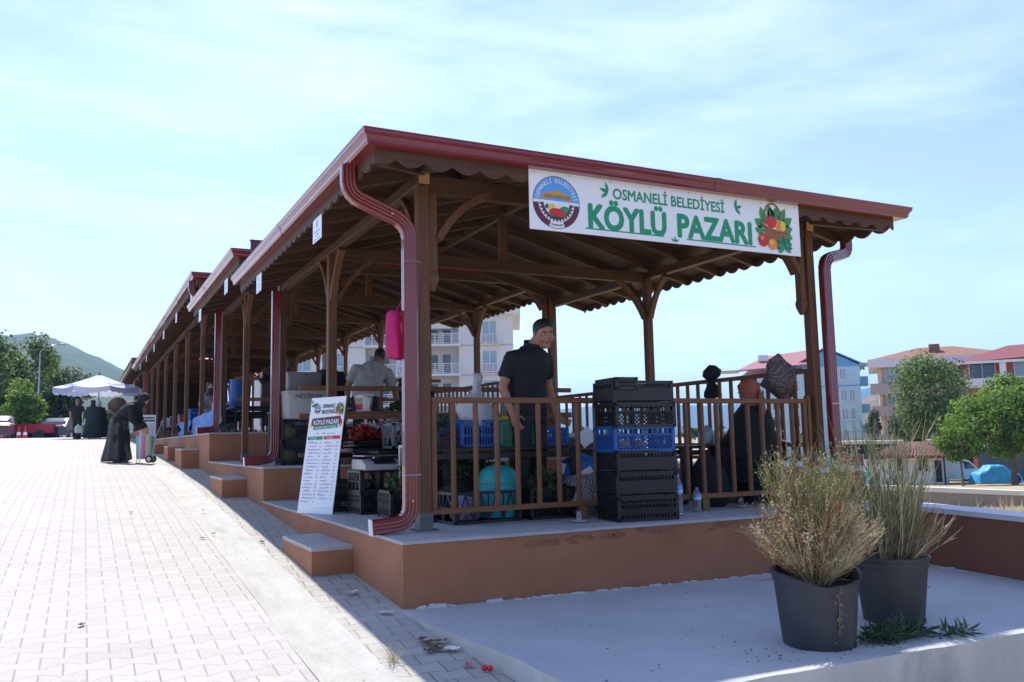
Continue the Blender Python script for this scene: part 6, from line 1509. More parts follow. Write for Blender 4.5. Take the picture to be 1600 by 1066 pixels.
for i,z in enumerate(fl):
    for u,w_,h_ in ((1303,.85,1.6 if i==0 else 2.2),(1322,.75,1.5),(1334,.6,1.5)):
        if i==0 and u==1334: continue
        x=-(1347-u)*k; window(r_,x,z+(.0 if h_<2 else -.5),w_,h_,0,WINDOW_L,mull=1)
        if h_>2: bpart(r_,'window_box',(x-.7,-.35,z-1.0),(x+.7,-.09,z-.62),BLUED)
for v0,v1 in ((588,602),(632,645),(664,677)):
    s=bpart(r_,'balcony',(.003,.3,zz(v1)),(1.05,4,zz(v0)),BLUED)
bpart(r_,'awning',(-.0+.003,-.2,zz(570)),(1.3,4.5,zz(567)),GREYW); bpart(r_,'awning_post',(1.2,-.1,zz(588)),(1.27,-.03,zz(570)-.003),FRAMEW)
bpart(r_,'band',(-Wd,-.06,zz(603)),(-.003,-.003,zz(601)),BLUED)
# red roofed wing on the left
r2=building(1262,640,t+2,ROTF,'red roofed pale wing with a glazed top floor, left of the blue block'); zb2=r2.location.z; z2=lambda v: dep(1200,v,t+2).z-zb2
Wb=(1262-1162)*px(t+2); bpart(r2,'wall',(-Wb,0,0),(0,10,z2(584)),BLUEW)
g=MB(); g.prism([V3((-Wb-.4,-.6,z2(578))),V3((.3,-.6,z2(572))),V3((.3,5,z2(545))),V3((-Wb+3.4,5,z2(552)))],(0,0,.2)); g.prism([V3((-Wb-.4,10.4,z2(578))),V3((-Wb+3.4,5,z2(552))),V3((.3,5,z2(545))),V3((.3,10.4,z2(572)))],(0,0,.2)); g.build('roof',PINKR,r2)
bpart(r2,'chimney',(-Wb+2.6,2.2,z2(560)),(-Wb+4.0,3.6,z2(550)),WHITEW); bpart(r2,'terrace_roof',(-Wb-4.6,-.5,z2(577)),(-Wb-.42,4,z2(575)),TAUPE); bpart(r2,'terrace_post',(-Wb-4.3,-.3,z2(640)),(-Wb-4.2,-.2,z2(577)-.003),FRAMEW)
bpart(r2,'glazing',(-Wb+.2,-.06,z2(583)),(-.3,-.003,z2(576)-.8),WINDOW_L)
for i,v in enumerate((612,640,668)):
    for x in (-1.6,-4.2,-6.8): window(r2,x,z2(v),.9,1.5,0,WINDOW)
# beige block with taupe balconies and tile roof
t=108.; k=px(t); r_=building(1362,640,t,ROTF,'beige apartment block with taupe balcony parapets and an orange tile roof'); zb=r_.location.z; zz=lambda v: dep(1380,v,t).z-zb
Wd=16.; bpart(r_,'wall',(1.0,0,0),(Wd,11,zz(575)),BEIGEW); bpart(r_,'cornice',(-.1,-1.2,zz(575)+.003),(Wd+.3,11.5,zz(562)),WHITEW)
g=MB(); q=[V3((.3,-1,zz(562)+.004)),V3((Wd,-1,zz(562)+.004)),V3((Wd,11,zz(562)+.004)),V3((.3,11,zz(562)+.004))]; a=V3((6,5,zz(541))); c=V3((10,5,zz(541)))
g.add(q+[a,c],[(0,1,5,4),(1,2,5),(2,3,4,5),(3,0,4),(3,2,1,0)]); g.build('roof',TILE,r_)
ch=bpart(r_,'chimney',(7.1,1.5,zz(556)),(8.3,2.7,zz(540)),TILE)
for i,(v0,v1) in enumerate(((600,617),(635,651),(679,695))):
    s=bpart(r_,'balcony',(.0,-1.1,zz(v1)),(4.4,-.003,zz(v0)),TAUPE)
    bpart(r_,'pier',(1.1,-.5,zz(v0)+.003),(1.4,-.003,zz(v0)+1.9),BEIGEW)
for v in (595,632,672):
    window(r_,2.6,zz(v),1.3,1.7,0,WINDOW_L,mull=2); window(r_,6.5,zz(v),1.2,1.5); window(r_,10,zz(v),1.2,1.5); window(r_,13.4,zz(v),1.2,1.5)
bpart(r_,'shop_front',(.6,-1.6,0),(Wd,-.003,zz(696)),DARKI)
# house with the dark red roof at the right edge
t=92.; k=px(t); r_=building(1508,640,t,ROTF,'red walled house with a broad dark red roof at the right edge'); zb=r_.location.z; zz=lambda v: dep(1560,v,t).z-zb
bpart(r_,'wall',(0.4,0,0),(13,10,zz(566)),REDW)
g=MB(); q=[V3((-.5,-1.2,zz(566)+.004)),V3((13.5,-1.2,zz(558)+.004)),V3((13.5,11,zz(558)+.004)),V3((-.5,11,zz(566)+.004))]; a=V3((4.6,5,zz(536))); c=V3((9.5,5,zz(534)))
g.add(q+[a,c],[(0,1,5,4),(1,2,5),(2,3,4,5),(3,0,4),(3,2,1,0)]); g.build('roof',TILER,r_)
bpart(r_,'fascia',(-.55,-1.28,zz(569)),(13.5,-1.205,zz(565)),FRAMEW); bpart(r_,'column',(3.5,-1.15,zz(592)),(4.1,-.6,zz(569)-.003),FRAMEW); bpart(r_,'balcony',(.3,-1.2,zz(606)),(5.2,-.003,zz(592)),WHITEW)
window(r_,1.9,zz(591),2.4,1.7,0,WINDOW,mull=1); window(r_,6.2,zz(590),2.6,1.5,0,WINDOW_L,mull=1); window(r_,9.6,zz(590),1.5,1.5)
# tile roofed hut
t=70.; k=px(t); g0=gnd(1385,756,t); r_=empty('hut',g0,ROTF-R(32),'small white hut with a brown tile roof and open dark windows','hut'); zz=lambda v: dep(1420,v,t).z-g0.z
w1=(1452-1385)*k; hh=zz(712)
bpart(r_,'wall',(0,0,-.3),(w1,3.6,hh),WHITEW)
bpart(r_,'post',(w1+.80,-.1,-.3),(w1+.92,.0,hh),DARKI); bpart(r_,'side_wall',(w1+.003,.3,-.3),(w1+.78,3.6,hh),WHITEW)
g=MB(); x0,x1=-1.1,w1+1.6; q=[V3((x0,-.8,hh+.004)),V3((x1,-.8,hh+.004)),V3((x1,4.4,hh+.004)),V3((x0,4.4,hh+.004))]; a=V3((x0+2.4,1.8,zz(692))); c=V3((x1-2.4,1.8,zz(692)))
g.add(q+[a,c],[(0,1,5,4),(1,2,5),(2,3,4,5),(3,0,4),(3,2,1,0)])
for i in range(22):
    s=(i+.5)/22; p=q[0]*(1-s)+q[1]*s; e=a*(1-s)+c*s; g.bar(p+V3((0,0,.05)),e+V3((0,0,.05)),.12,.07)
g.build('roof',mat('brown_roof_tile',(.15,.06,.05),(.22,.09,.075),.8,5,bump=.4),r_); bpart(r_,'eave',(x0+.1,-.72,hh-.18),(x1-.1,-.60,hh+.0),TILER)
for u in (1407,1439): x=(u-1385)*k; o=window(r_,x,zz(734),.5,1.05,0,DARKI,mat('brown_frame',(.10,.05,.03),None,.6),0,False)
bpart(r_,'door_shade_panel',(w1+.15,.26,.2),(w1+.62,.297,1.9),DARKI)  # solid near-black panel, doorway shade put into its colour
g=MB(); g.bb((-2.4,.5,-.3),(-.005,.7,hh-.3)); o=g.build('yard_wall',WHITEW,None); o.location=g0; o.rotation_euler=(0,0,ROTF-R(32)); tag(o,'plain white yard wall left of the tile roofed hut','wall')
# long flat canopy with a dark shop sign
t=96.; k=px(t); g0=gnd(1296,700,t); z1=dep(1296,695,t).z-g0.z; r_=empty('shop_canopy',g0,ROTF-R(20),'long flat beige canopy of a shop row in front of the blue block','canopy')
bpart(r_,'roof',(0,-.5,z1),(150*k,6,z1+.35),mat('beige_canopy',(.52,.46,.38),(.58,.52,.44),.9,1)); bpart(r_,'shop_wall',(0,3,-.5),(150*k,6,z1-.003),DARKI)  # near-black shop wall, the dark under the canopy put into its colour
for i in range(6): bpart(r_,'column',(.2+2.0*i,-.3,-.4),(.35+2.0*i,-.15,z1-.003),GREYW)
q=dep(1376,701,t-.8); s=empty('shop_sign',(q.x,q.y,q.z-.35),ROTF,'dark shop sign with white script letters beneath the flat canopy','sign'); m=MB(); m.bb((-1.6,-.05,0),(1.6,.05,.72)); m.build('panel',K_BLACK,s); p=Print(); p.text('Dö',(.75,.16),.58,K_WHITE,0,.02,.9,shear=.2); p.line([(-1.3,.3),(-1.1,.45),(-.9,.25),(-.7,.5),(-.5,.28),(-.3,.42),(.0,.3)],.07,K_WHITE,0); p.build('lettering',s,Matrix.Translation((0,-.056,0))@FACE_FRONT)
# dark container, sign above it
t=74.; k=px(t); g0=gnd(1531,750,t); z1=dep(1560,694,t).z-g0.z; r_=empty('container_office',g0,ROTF-R(28),'dark grey container office with a pale fascia at the right edge','container')
bpart(r_,'body',(0,0,-.3),(4.4,5,z1-.45),mat('slate_grey_panel',(.075,.09,.115),(.10,.115,.14),.6,1,(6,6,.2))); bpart(r_,'fascia',(-.12,-.15,z1-.447),(4.5,5.1,z1),FRAMEW)
q=dep(1584,686,t+9); s=empty('shop_sign',(q.x,q.y,q.z-.35),ROTF,'black shop sign with white capital letters above the dark container','sign'); m=MB(); m.bb((-1.6,-.05,0),(2.2,.05,.68)); m.build('panel',K_BLACK,s); p=Print(); p.text('TELE',(.45,.13),.56,K_WHITE,0,.03,.85); p.build('lettering',s,Matrix.Translation((0,-.056,0))@FACE_FRONT)
q=dep(1541,686,t+9); s=empty('shop_sign',(q.x,q.y,q.z-.35),ROTF,'square red shop sign with a white mark, left of the black one','sign'); m=MB(); m.bb((-.42,-.05,0),(.42,.05,.72)); m.build('panel',K_RED,s); p=Print(); p.line([(-.2,.52),(0,.32),(.2,.52)],.09,K_WHITE,0); p.line([(0,.32),(0,.14)],.09,K_WHITE,0); p.build('lettering',s,Matrix.Translation((0,-.056,0))@FACE_FRONT)
# ------------------------------------------------------------------ vehicles
def car(label,loc,rz,Ln,Wd,Hh,paint,group=None,van=False,glass=CARGLASS,name='parked_car',cat='car'):
    root=empty(name,loc,rz,label,cat,group); hw=Wd/2
    if van: prof=[(-.5,.16),(-.5,.95),(-.47,1.0),(.10,1.0),(.22,.93),(.36,.58),(.49,.47),(.5,.20),(.49,.15)]
    else: prof=[(-.5,.22),(-.495,.60),(-.44,.68),(-.32,.95),(-.22,1.0),(.02,1.0),(.10,.95),(.22,.66),(.44,.56),(.495,.44),(.5,.22)]
    R_=[]
    for s,inn in ((-1,.10),(-.93,.02),(-.6,.0),(.6,.0),(.93,.02),(1,.10)):
        P=[]
        for x,z in prof:
            tum=(1-.16*max(0,z-.62)/.38) ; P.append(V3((x*Ln*(1-inn*.3),s*hw*tum,max(.16,z-inn*.15)*Hh)))
        R_.append(P)
    b=MB(); b.loft(R_); b.build('body',paint,root,smooth=R(30))
    w=MB()
    if van: pol=[(.11,.92),(.20,.88),(.31,.60),(.11,.60)]
    else: pol=[(-.31,.68),(-.24,.92),(.02,.93),(.09,.88),(.19,.66)]
    for s in(-1,1):
        w=MB(); w.prism([V3((x*Ln,s*(hw*(1-.16*max(0,z-.62)/.38)+.004),z*Hh)) for x,z in pol],(0,-s*.03,0)); w.build('side_window',glass,root)
    a,c=((.215,.92),(.345,.62)) if van else ((.105,.93),(.215,.68)); w=MB(); w.prism([V3((a[0]*Ln+.02,-hw*.76,a[1]*Hh)),V3((a[0]*Ln+.02,hw*.76,a[1]*Hh)),V3((c[0]*Ln+.02,hw*.84,c[1]*Hh)),V3((c[0]*Ln+.02,-hw*.84,c[1]*Hh))],(-.03,0,-.015)); w.build('windscreen',glass,root)
    if not van: w=MB(); w.prism([V3((-.325*Ln-.02,-hw*.76,.92*Hh)),V3((-.325*Ln-.02,hw*.76,.92*Hh)),V3((-.43*Ln-.02,hw*.84,.70*Hh)),V3((-.43*Ln-.02,-hw*.84,.70*Hh))],(.03,0,-.015)); w.build('rear_window',glass,root)
    rw=.32 if not van else .34
    for x in(-.30,.31):
        for s in(-1,1):
            m=MB(); m.lathe([(rw*.6,-.1),(rw*.95,-.1),(rw,-.07),(rw,.07),(rw*.95,.1),(rw*.6,.1)],(0,0,0),18); m.v=[Matrix.Rotation(PI/2,3,'X')@p+V3((x*Ln,s*(hw-.07),rw)) for p in m.v]; o=m.build('wheel',TYRE,root,smooth=R(40))
            m=MB(); m.lathe([(.03,-.106),(rw*.6,-.104),(rw*.6,.104),(.03,.106)],(0,0,0),14); m.v=[Matrix.Rotation(PI/2,3,'X')@p+V3((x*Ln,s*(hw-.07),rw)) for p in m.v]; m.build('rim',CHROME,o)
    for s in(-1,1):
        m=MB(); m.ell((.475*Ln,s*hw*.72,.46*Hh),.09,.17,.07,10,6); m.build('headlight',K_WHITE,root,smooth=True); m=MB(); m.ell((-.488*Ln,s*hw*.78,.58*Hh),.06,.13,.09,10,6); m.build('tail_light',K_RED,root,smooth=True)
    return root
P_WHITE=mat('white_car_paint',(.68,.68,.68),None,.25,coat=.5); P_DARK=mat('dark_car_paint',(.02,.025,.035),None,.2,coat=.6); P_RED=mat('dark_red_car_paint',(.10,.012,.018),None,.2,coat=.6); P_REDT=mat('red_trailer_paint',(.30,.02,.03),(.36,.03,.04),.5,3); P_SIL=mat('silver_car_paint',(.42,.46,.50),None,.25,metal=.4,coat=.5)
car('white van parked behind the tile roofed hut',gnd(1492,754,71),ROTF,4.4,1.8,1.9,P_WHITE,van=True,name='parked_van',cat='van')
car('white pickup beside the teal box, beyond the parapet end',gnd(1328,716,64),ROTF+R(25),3.4,1.7,1.5,P_WHITE,van=True,name='parked_van',cat='van')
m=MB(); m.box((0,0,.55),(1.2,1.1,1.1)); m.box((0,0,1.13),(1.26,1.16,.06)); base_thing(m,'kiosk_box',mat('teal_paint',(.05,.42,.50),(.07,.48,.55),.5,2),gnd(1345,722,60),'teal painted box between the white pickup and the yard wall','box',bevel=.02,rz=ROTF)
car('silver car parked beyond the side railing, seen between its balusters',gnd(1238,700,52),ROTF+R(10),4.2,1.75,1.45,P_SIL)
car('dark red car at the left edge of the square, seen from behind',gnd(-6,684,52),R(95),4.3,1.8,1.5,P_RED)
car('dark blue car parked behind the walking man',gnd(100,684,56),R(70),4.1,1.75,1.45,P_DARK)
# covered car: tarpaulin over a car-shaped hump
g0=gnd(1556,752,68); mb=MB(); k=px(68.); Lh=33*k*1.05; r=random.Random(3); NX,NY=34,16
def hump(x): 
    a=abs(x)
    return interp([(-1,.50),(-.85,.62),(-.55,.74),(-.35,1.0),(.25,1.0),(.5,.72),(.8,.58),(1,.46)],x)
for j in range(NY+1):
    for i in range(NX+1):
        x=-1+2*i/NX; y=-1+2*j/NY; e=max(0,abs(y)-.62)/.38; ex=max(0,abs(x)-.93)/.07
        z=1.42*hump(x)*(1-.08*y*y)*(1-min(1,e**1.6))*(1-min(1,ex)*.97)
        n_=mnoise.noise(V3((x*5,y*4,2)))*.05+mnoise.noise(V3((x*14,y*5,z*3)))*.03
        mb.v.append(V3((x*Lh,y*.95+n_*1.2*e,max(.02,z+n_*(1-e*.5)))))
for j in range(NY):
    for i in range(NX): a=j*(NX+1)+i; mb.f.append((a,a+1,a+NX+2,a+NX+1)); mb.m.append(0)
o=base_thing(mb,'covered_car',TARPC,g0,'car wrapped in a bright blue cover in front of the dark container','car',smooth=True,recalc=False,rz=ROTF)
m=MB(); m.lathe([(.10,-.1),(.3,-.1),(.32,-.06),(.32,.08),(.1,.08)],(0,0,0),16); m.v=[Matrix.Rotation(PI/2,3,'X')@p+V3((.62*Lh,-.96,.32)) for p in m.v]; m.build('wheel',TYRE,o,smooth=R(40))
# red trailer and cones at the left
g0=gnd(52,684,54); r_=empty('trailer',g0,R(-20),'low red farm trailer parked under the trees at the left','trailer')
bpart(r_,'bed',(-1.3,-.8,.45),(1.3,.8,.55),P_REDT); 
for lo,hi in (((-1.3,-.8,.553),(1.3,-.75,1.0)),((-1.3,.75,.553),(1.3,.8,1.0)),((-1.3,-.747,.553),(-1.25,.747,1.0)),((1.25,-.747,.553),(1.3,.747,1.0))): bpart(r_,'side_board',lo,hi,P_REDT)
for x in(-.7,.7):
    for s in(-1,1): m=MB(); m.lathe([(.1,-.09),(.27,-.09),(.29,-.05),(.29,.05),(.27,.09),(.1,.09)],(0,0,0),16); m.v=[Matrix.Rotation(PI/2,3,'X')@p+V3((x,s*.9,.29)) for p in m.v]; m.build('wheel',TYRE,r_,smooth=R(40))
m=MB(); m.bar((1.3,0,.5),(2.3,0,.45),.08,.08); m.build('drawbar',P_REDT,r_)
car('red tractor like van behind the red trailer under the trees',gnd(36,682,60),R(20),3.0,1.6,1.7,P_REDT,van=True,name='parked_van',cat='van')
for i,u in enumerate((29,39)):
    g0=gnd(u,684,50); r_=empty('traffic_cone',g0,0,['left','right'][i]+' red and white traffic cone by the small tree trunk','traffic cone','traffic cones by the small tree'); m=MB(); m.lathe([(.20,0),(.20,.03),(.14,.04),(.03,.70),(.01,.71)],(0,0,0),14); m.build('cone',REDP,r_,smooth=R(40)); m=MB(); m.lathe([(.113,.25),(.085,.42)],(0,0,0),14,False); m.build('stripe',K_WHITE,r_,smooth=True)
# little houses behind the trees
g0=gnd(8,684,64); r_=empty('house',g0,R(-15),'pale house with a long sloping grey roof at the left edge','building'); bpart(r_,'wall',(-4,0,-.5),(.5,6,1.6),WHITEW); m=MB(); m.prism([V3((-4.5,-.5,2.75)),V3((1.4,-.5,1.0)),V3((1.4,-.5,1.2)),V3((-4.5,-.5,2.95))],(0,7,0)); m.build('roof',TAUPE,r_)
g0=gnd(86,684,72); r_=empty('house',g0,R(-5),'tiny white gabled house behind the dark tree','building'); bpart(r_,'wall',(-.8,0,-.5),(.8,3,1.5),WHITEW); m=MB(); m.prism([V3((-1.0,-.2,1.5)),V3((1.0,-.2,1.5)),V3((0,-.2,2.4))],(0,3.4,0)); m.build('roof',GREYW,r_)
# street lamp
g0=gnd(57,684,58); hz=dep(57,548,58).z-g0.z; r_=empty('street_lamp',g0,0,'thin grey street lamp rising among the trees at the left','street lamp'); m=MB(); m.tube([(0,0,0),(0,0,hz*.5),(0,0,hz)],[.07,.05,.035],8); m.build('pole',CHROME,r_,smooth=True); m=MB(); m.tube([(0,0,hz-.02),(.35,0,hz+.35),(1.1,0,hz+.55)],.03,6); m.build('arm',CHROME,r_,smooth=True); m=MB(); m.ell((1.3,0,hz+.55),.28,.10,.05,10,6); m.build('lamp_head',GREYP,r_,smooth=True)
# parasol over a far stall
t=38.; k=px(t); g0=gnd(152,688,t); r_=empty('parasol',g0,R(12),'large white and blue market parasol over the square, left of the long roof','parasol'); zz=lambda v: dep(152,v,t).z-g0.z
m=MB(); m.tube([(0,0,0),(0,0,zz(588))],.025,8); m.build('pole',GREYP,r_,smooth=True)
rad=66*k; N8=8; ed=[V3((rad*math.cos(2*PI*i/N8),rad*math.sin(2*PI*i/N8),zz(606))) for i in range(N8)]; top=V3((0,0,zz(584)))
PAR=mat('parasol_cloth',(.66,.67,.74),(.72,.73,.80),.8,2,transl=.3); PARB=mat('parasol_blue',(.34,.36,.58),(.38,.40,.62),.8,3,transl=.3)
m=MB()
for i in range(N8):
    a,c=ed[i],ed[(i+1)%N8]; ns=5; rows=[]
    for s in range(ns+1):
        f=s/ns; row=[]
        for q in range(5):
            g=q/4; p=top*(1-f)+(a*(1-g)+c*g)*f; p=p+V3((0,0,-.10*math.sin(PI*f)*.6-.08*f*math.sin(PI*g))); row.append(p)
        rows.append(row)
    kk=len(m.v)
    for row in rows: m.v+=row
    for s in range(ns):
        for q in range(4):
            b_=kk+s*5+q; m.f.append((b_,b_+1,b_+6,b_+5)); m.m.append(1 if s==3 and i%2==0 else 0)
    # scalloped valance
    n=10; kk=len(m.v)
    for q in range(n+1):
        g=q/n; p=(a*(1-g)+c*g)+V3((0,0,-.08*math.sin(PI*g))); m.v+=[p,p+V3((0,0,-.20-.05*abs(math.sin(PI*g*5))))]
    for q in range(n): m.f.append((kk+2*q,kk+2*q+2,kk+2*q+3,kk+2*q+1)); m.m.append(0 if i%2 else 1)
m.build('canopy',[PAR,PARB],r_,smooth=R(25),recalc=False)
for i in range(N8): m=MB(); m.bar(top-V3((0,0,.08)),ed[i]-V3((0,0,.05)),.02,.02); m.build('rib',GREYP,r_)
m=MB(); m.lathe([(.05,0),(.09,.03),(.03,.09),(.01,.12)],(0,0,top.z-.02),10); m.build('finial',K_DBROWN,r_)
q=dep(184,628,38); hanging((q.x,q.y,q.z-.42),.36,.25,.62,mat('brown_cloth',(.16,.10,.07),(.24,.16,.11),.9,8,bump=.5),'brown bundled cloth hanging under the far end of the parasol','cloth','cloth',14,'scarf')
# ------------------------------------------------------------------ retaining wall on the right, hills
mb=MB(); A=dep(1335,757,26.5); Bq=dep(1720,772,25.0)
n=24
for i in range(n):
    a=A.lerp(Bq,i/n); c=A.lerp(Bq,(i+1)/n-.0002); d=(c-a).normalized(); nn=V3((-d.y,d.x,0)).normalized()
    for lo,hi,w0,w1,mi in ((-1.6,-.14,0,.3,0),(-.138,0,-.04,.36,1)):
        q=[a+nn*w0,c+nn*w0,c+nn*w1,a+nn*w1]; mb.prism([V3((p.x,p.y,p.z+lo)) for p in q],(0,0,hi-lo),mi)
world_thing(mb,'retaining_wall',[mat('dusty_wall',(.27,.21,.17),(.33,.27,.22),.95,1.5,bump=.5,world=True),mat('white_coping',(.60,.57,.52),(.68,.65,.6),.8,2,world=True)],'long low dusty retaining wall with a white coping across the dry lot','wall')
def hill(name,prof,t,depth,m,amp,seed,foot=-6.,step=14,rows=14):
    """prof: (u,v) skyline at depth t; ground rises from nearer by depth to the skyline, then falls behind"""
    mb=MB(); us=[];u=prof[0][0]
    while u<=prof[-1][0]: us.append(u); u+=step
    ts=[t-depth+depth*i/rows for i in range(rows+1)]+[t+depth*.4,t+depth]
    for j,tt in enumerate(ts):
        for u in us:
            zt=dep(u,interp(prof,u),t).z; f=min(1,max(0,(tt-(t-depth))/depth)); f=f*f*(3-2*f)*.75+f*.25
            if tt>t: f=1-(tt-t)/depth*.9
            p=dep(u,600,tt); nz=mnoise.noise(V3((p.x*.012,p.y*.012,seed)))+.5*mnoise.noise(V3((p.x*.04,p.y*.04,seed)))+.25*mnoise.noise(V3((p.x*.12,p.y*.12,seed)))
            mb.v.append(V3((p.x,p.y,foot+(zt-foot)*f+amp*nz*min(1,f*2+.05)*(.35 if tt==t else 1))))
    nu=len(us)
    for j in range(len(ts)-1):
        for i in range(nu-1): a=j*nu+i; mb.f.append((a,a+1,a+nu+1,a+nu)); mb.m.append(0)
    o=mb.build(name,m,None,True,recalc=False); return tag(o,kind='structure')
FOREST=mat('forested_slope',(.015,.036,.012),(.052,.088,.03),.95,.05,bump=1,bscale=.4,world=True,c3=(.11,.105,.06),detail=9.)
SCRUB=mat('scrub_slope',(.17,.115,.085),(.09,.085,.05),.95,.08,bump=1,bscale=.3,world=True,c3=(.24,.17,.13),detail=9.)
hill('wooded_hill',[(-700,640),(-400,590),(-150,548),(-40,530),(30,524),(52,521),(58,525),(64,522),(100,538),(150,560),(200,586),(270,617),(360,645),(520,668),(700,690)],950,560,FOREST,7,3,step=9)
hill('scrub_hill',[(1180,672),(1280,652),(1330,634),(1350,622),(1372,616),(1420,606),(1500,600),(1600,606),(1750,630),(1900,660)],620,330,SCRUB,5,8,step=10)
hill('far_mountains',[(300,680),(600,660),(880,640),(1000,632),(1100,636),(1200,628),(1300,622),(1360,606),(1420,612),(1600,600),(1800,620),(2000,650)],4200,1800,FOREST,20,5,step=22,foot=-20)
# a far line of town trees and dust below the skyline, beyond the lot
for i,(u,v,t,w_,h_) in enumerate(((905,664,110,26,10),(960,668,120,30,9),(1020,664,118,28,11),(1075,662,112,24,12),(1125,664,104,22,14),(1262,668,104,20,14))):
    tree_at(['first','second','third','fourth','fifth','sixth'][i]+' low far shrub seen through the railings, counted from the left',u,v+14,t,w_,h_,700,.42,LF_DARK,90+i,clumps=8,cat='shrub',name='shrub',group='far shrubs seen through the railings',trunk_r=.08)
# air
hz=bpy.data.meshes.new('haze'); bmh=bmesh.new(); bmesh.ops.create_cube(bmh,size=1.0); bmh.to_mesh(hz); bmh.free()
ho=bpy.data.objects.new('haze',hz); COL.objects.link(ho); ho.scale=(12000,12000,360); ho.location=(0,0,360/2-26); tag(ho,'pale even summer haze over the whole place','haze',kind='stuff')
hm,t_=nt('haze'); vo=N(t_,'ShaderNodeVolumePrincipled'); vo.inputs['Color'].default_value=(.30,.58,1,1); vo.inputs['Density'].default_value=.00024; vo.inputs['Anisotropy'].default_value=.35
L(t_,vo.outputs[0],N(t_,'ShaderNodeOutputMaterial').inputs['Volume']); hz.materials.append(hm)
# ------------------------------------------------------------------ potted dry shrubs and litter on the terrace
def pot(c,r0,r1,h,m,root,broken=False,seed=1):
    n=48; mb=MB(); r=random.Random(seed); R_=[]
    def rim(i):
        if not broken: return h
        t=2*PI*i/n; d=math.cos(t-R(255)); 
        return h-.055*max(0,d)**1.5*(1+.35*mnoise.noise(V3((i*.35,0,seed))))-.012*max(0,math.sin(5*t))*(d>0)
    def ringr(z,rr,use_rim=False,dz=0):
        return [V3((rr*math.cos(2*PI*i/n),rr*math.sin(2*PI*i/n),(min(z,rim(i)+dz) if not use_rim else rim(i)+dz))) for i in range(n)]
    k=lambda z:r0+(r1-r0)*z/h
    R_=[ringr(0,r0*.97),ringr(.012,r0),ringr(h*.5,k(h*.5)),ringr(h*.84,k(h*.84)),ringr(h*.845,k(h*.845)+.006),ringr(h*.93,k(h*.93)+.006),ringr(h*.94,k(h*.94)+.012),ringr(0,k(h)+.014,True),ringr(0,k(h)-.004,True,0),ringr(h*.8,k(h*.8)-.012),ringr(h*.3,k(h*.3)-.012)]
    mb.loft(R_); o=mb.build('pot',m,root,smooth=R(35))
    s=MB(); zs=h*.80
    P=[V3((rr*math.cos(2*PI*i/20),rr*math.sin(2*PI*i/20),zs+.018*mnoise.noise(V3((rr*20,i*.6,seed))))) for rr in (.002,k(zs)*.5,k(zs)-.014) for i in range(20)]
    s.v=P
    for a in range(2):
        for i in range(20): s.f.append((a*20+i,a*20+(i+1)%20,a*20+20+(i+1)%20,a*20+20+i)); s.m.append(0)
    s.build('soil',SOIL,root,recalc=False)
    for a in (200,250,300,340):
        t=R(a); MB().box((r0*1.0*math.cos(t),r0*1.0*math.sin(t),.016),(.022,.012,.022),Matrix.Rotation(t+PI/2,3,'Z')).build('drain_hole',K_BLACK,root)
STRAW=mat('dry_straw_stems',(.42,.30,.145),(.56,.43,.235),.8,9,transl=.25); STRAWP=mat('pale_straw_stems',(.54,.45,.27),(.66,.57,.38),.8,9,transl=.25); GREENST=mat('green_broom_stems',(.17,.21,.075),(.27,.30,.12),.7,9,transl=.25); RUST=mat('rust_dry_twigs',(.36,.14,.06),(.42,.20,.10),.8,9,transl=.25); BROWNST=mat('brown_woody_stems',(.16,.11,.065),(.25,.18,.11),.85,9)
def stem(mb,p,d,L_,bend,r,rad,seg=6,mi=0):
    pts=[V3(p)]; d=V3(d).normalized(); b=V3(bend)
    for k in range(seg): d=(d+b/seg+V3((r.gauss(0,.07),r.gauss(0,.07),r.gauss(0,.05)))).normalized(); pts.append(pts[-1]+d*L_/seg)
    mb.tube(pts,[rad*(1-.8*i/seg) for i in range(seg+1)],3,False,mi); return pts
def broom(root,n,zs,rb,hmin,hmax,spread,mats,seed,bias=(0,0),seed_tips=True,droop=0.,pick=None,twig=4,tl=.16):
    r=random.Random(seed); mb=MB()
    for i in range(n):
        a=r.uniform(0,2*PI); q=rb*math.sqrt(r.random()); p=V3((q*math.cos(a),q*math.sin(a),zs)); s=spread*r.random()**.8
        az=a+r.gauss(0,.6); d=V3((s*math.cos(az)+bias[0],s*math.sin(az)+bias[1],1)); L_=r.uniform(hmin,hmax)*(1-.25*s)
        mi=pick(r,az,s) if pick else r.randrange(len(mats))
        pts=stem(mb,p,d,L_,(0,0,-droop*s),r,.0036,7,mi)
        for k in range(twig):
            j=r.randrange(2,7); q=pts[j]; dd=(pts[min(j+1,7)]-pts[j-1]).normalized(); dd=(dd+V3((r.gauss(0,.38),r.gauss(0,.38),r.gauss(.15,.3)))).normalized()
            tp=stem(mb,q,dd,tl*r.uniform(.5,1.3),(0,0,.25),r,.0024,4,mi)
            if seed_tips and r.random()<.55:
                for e in tp[2:]:
                    for z in range(2):
                        o=V3((r.gauss(0,.008),r.gauss(0,.008),r.gauss(0,.008))); c=e+o; x=V3((r.gauss(0,1),r.gauss(0,1),r.gauss(0,1))).normalized()*.0075; y=x.cross(V3((r.gauss(0,1),1,r.gauss(0,1)))).normalized()*.004
                        mb.add([c-x,c+y,c+x,c-y],[(0,1,2,3)],mi)
    return mb.build('foliage',mats,root,recalc=False)
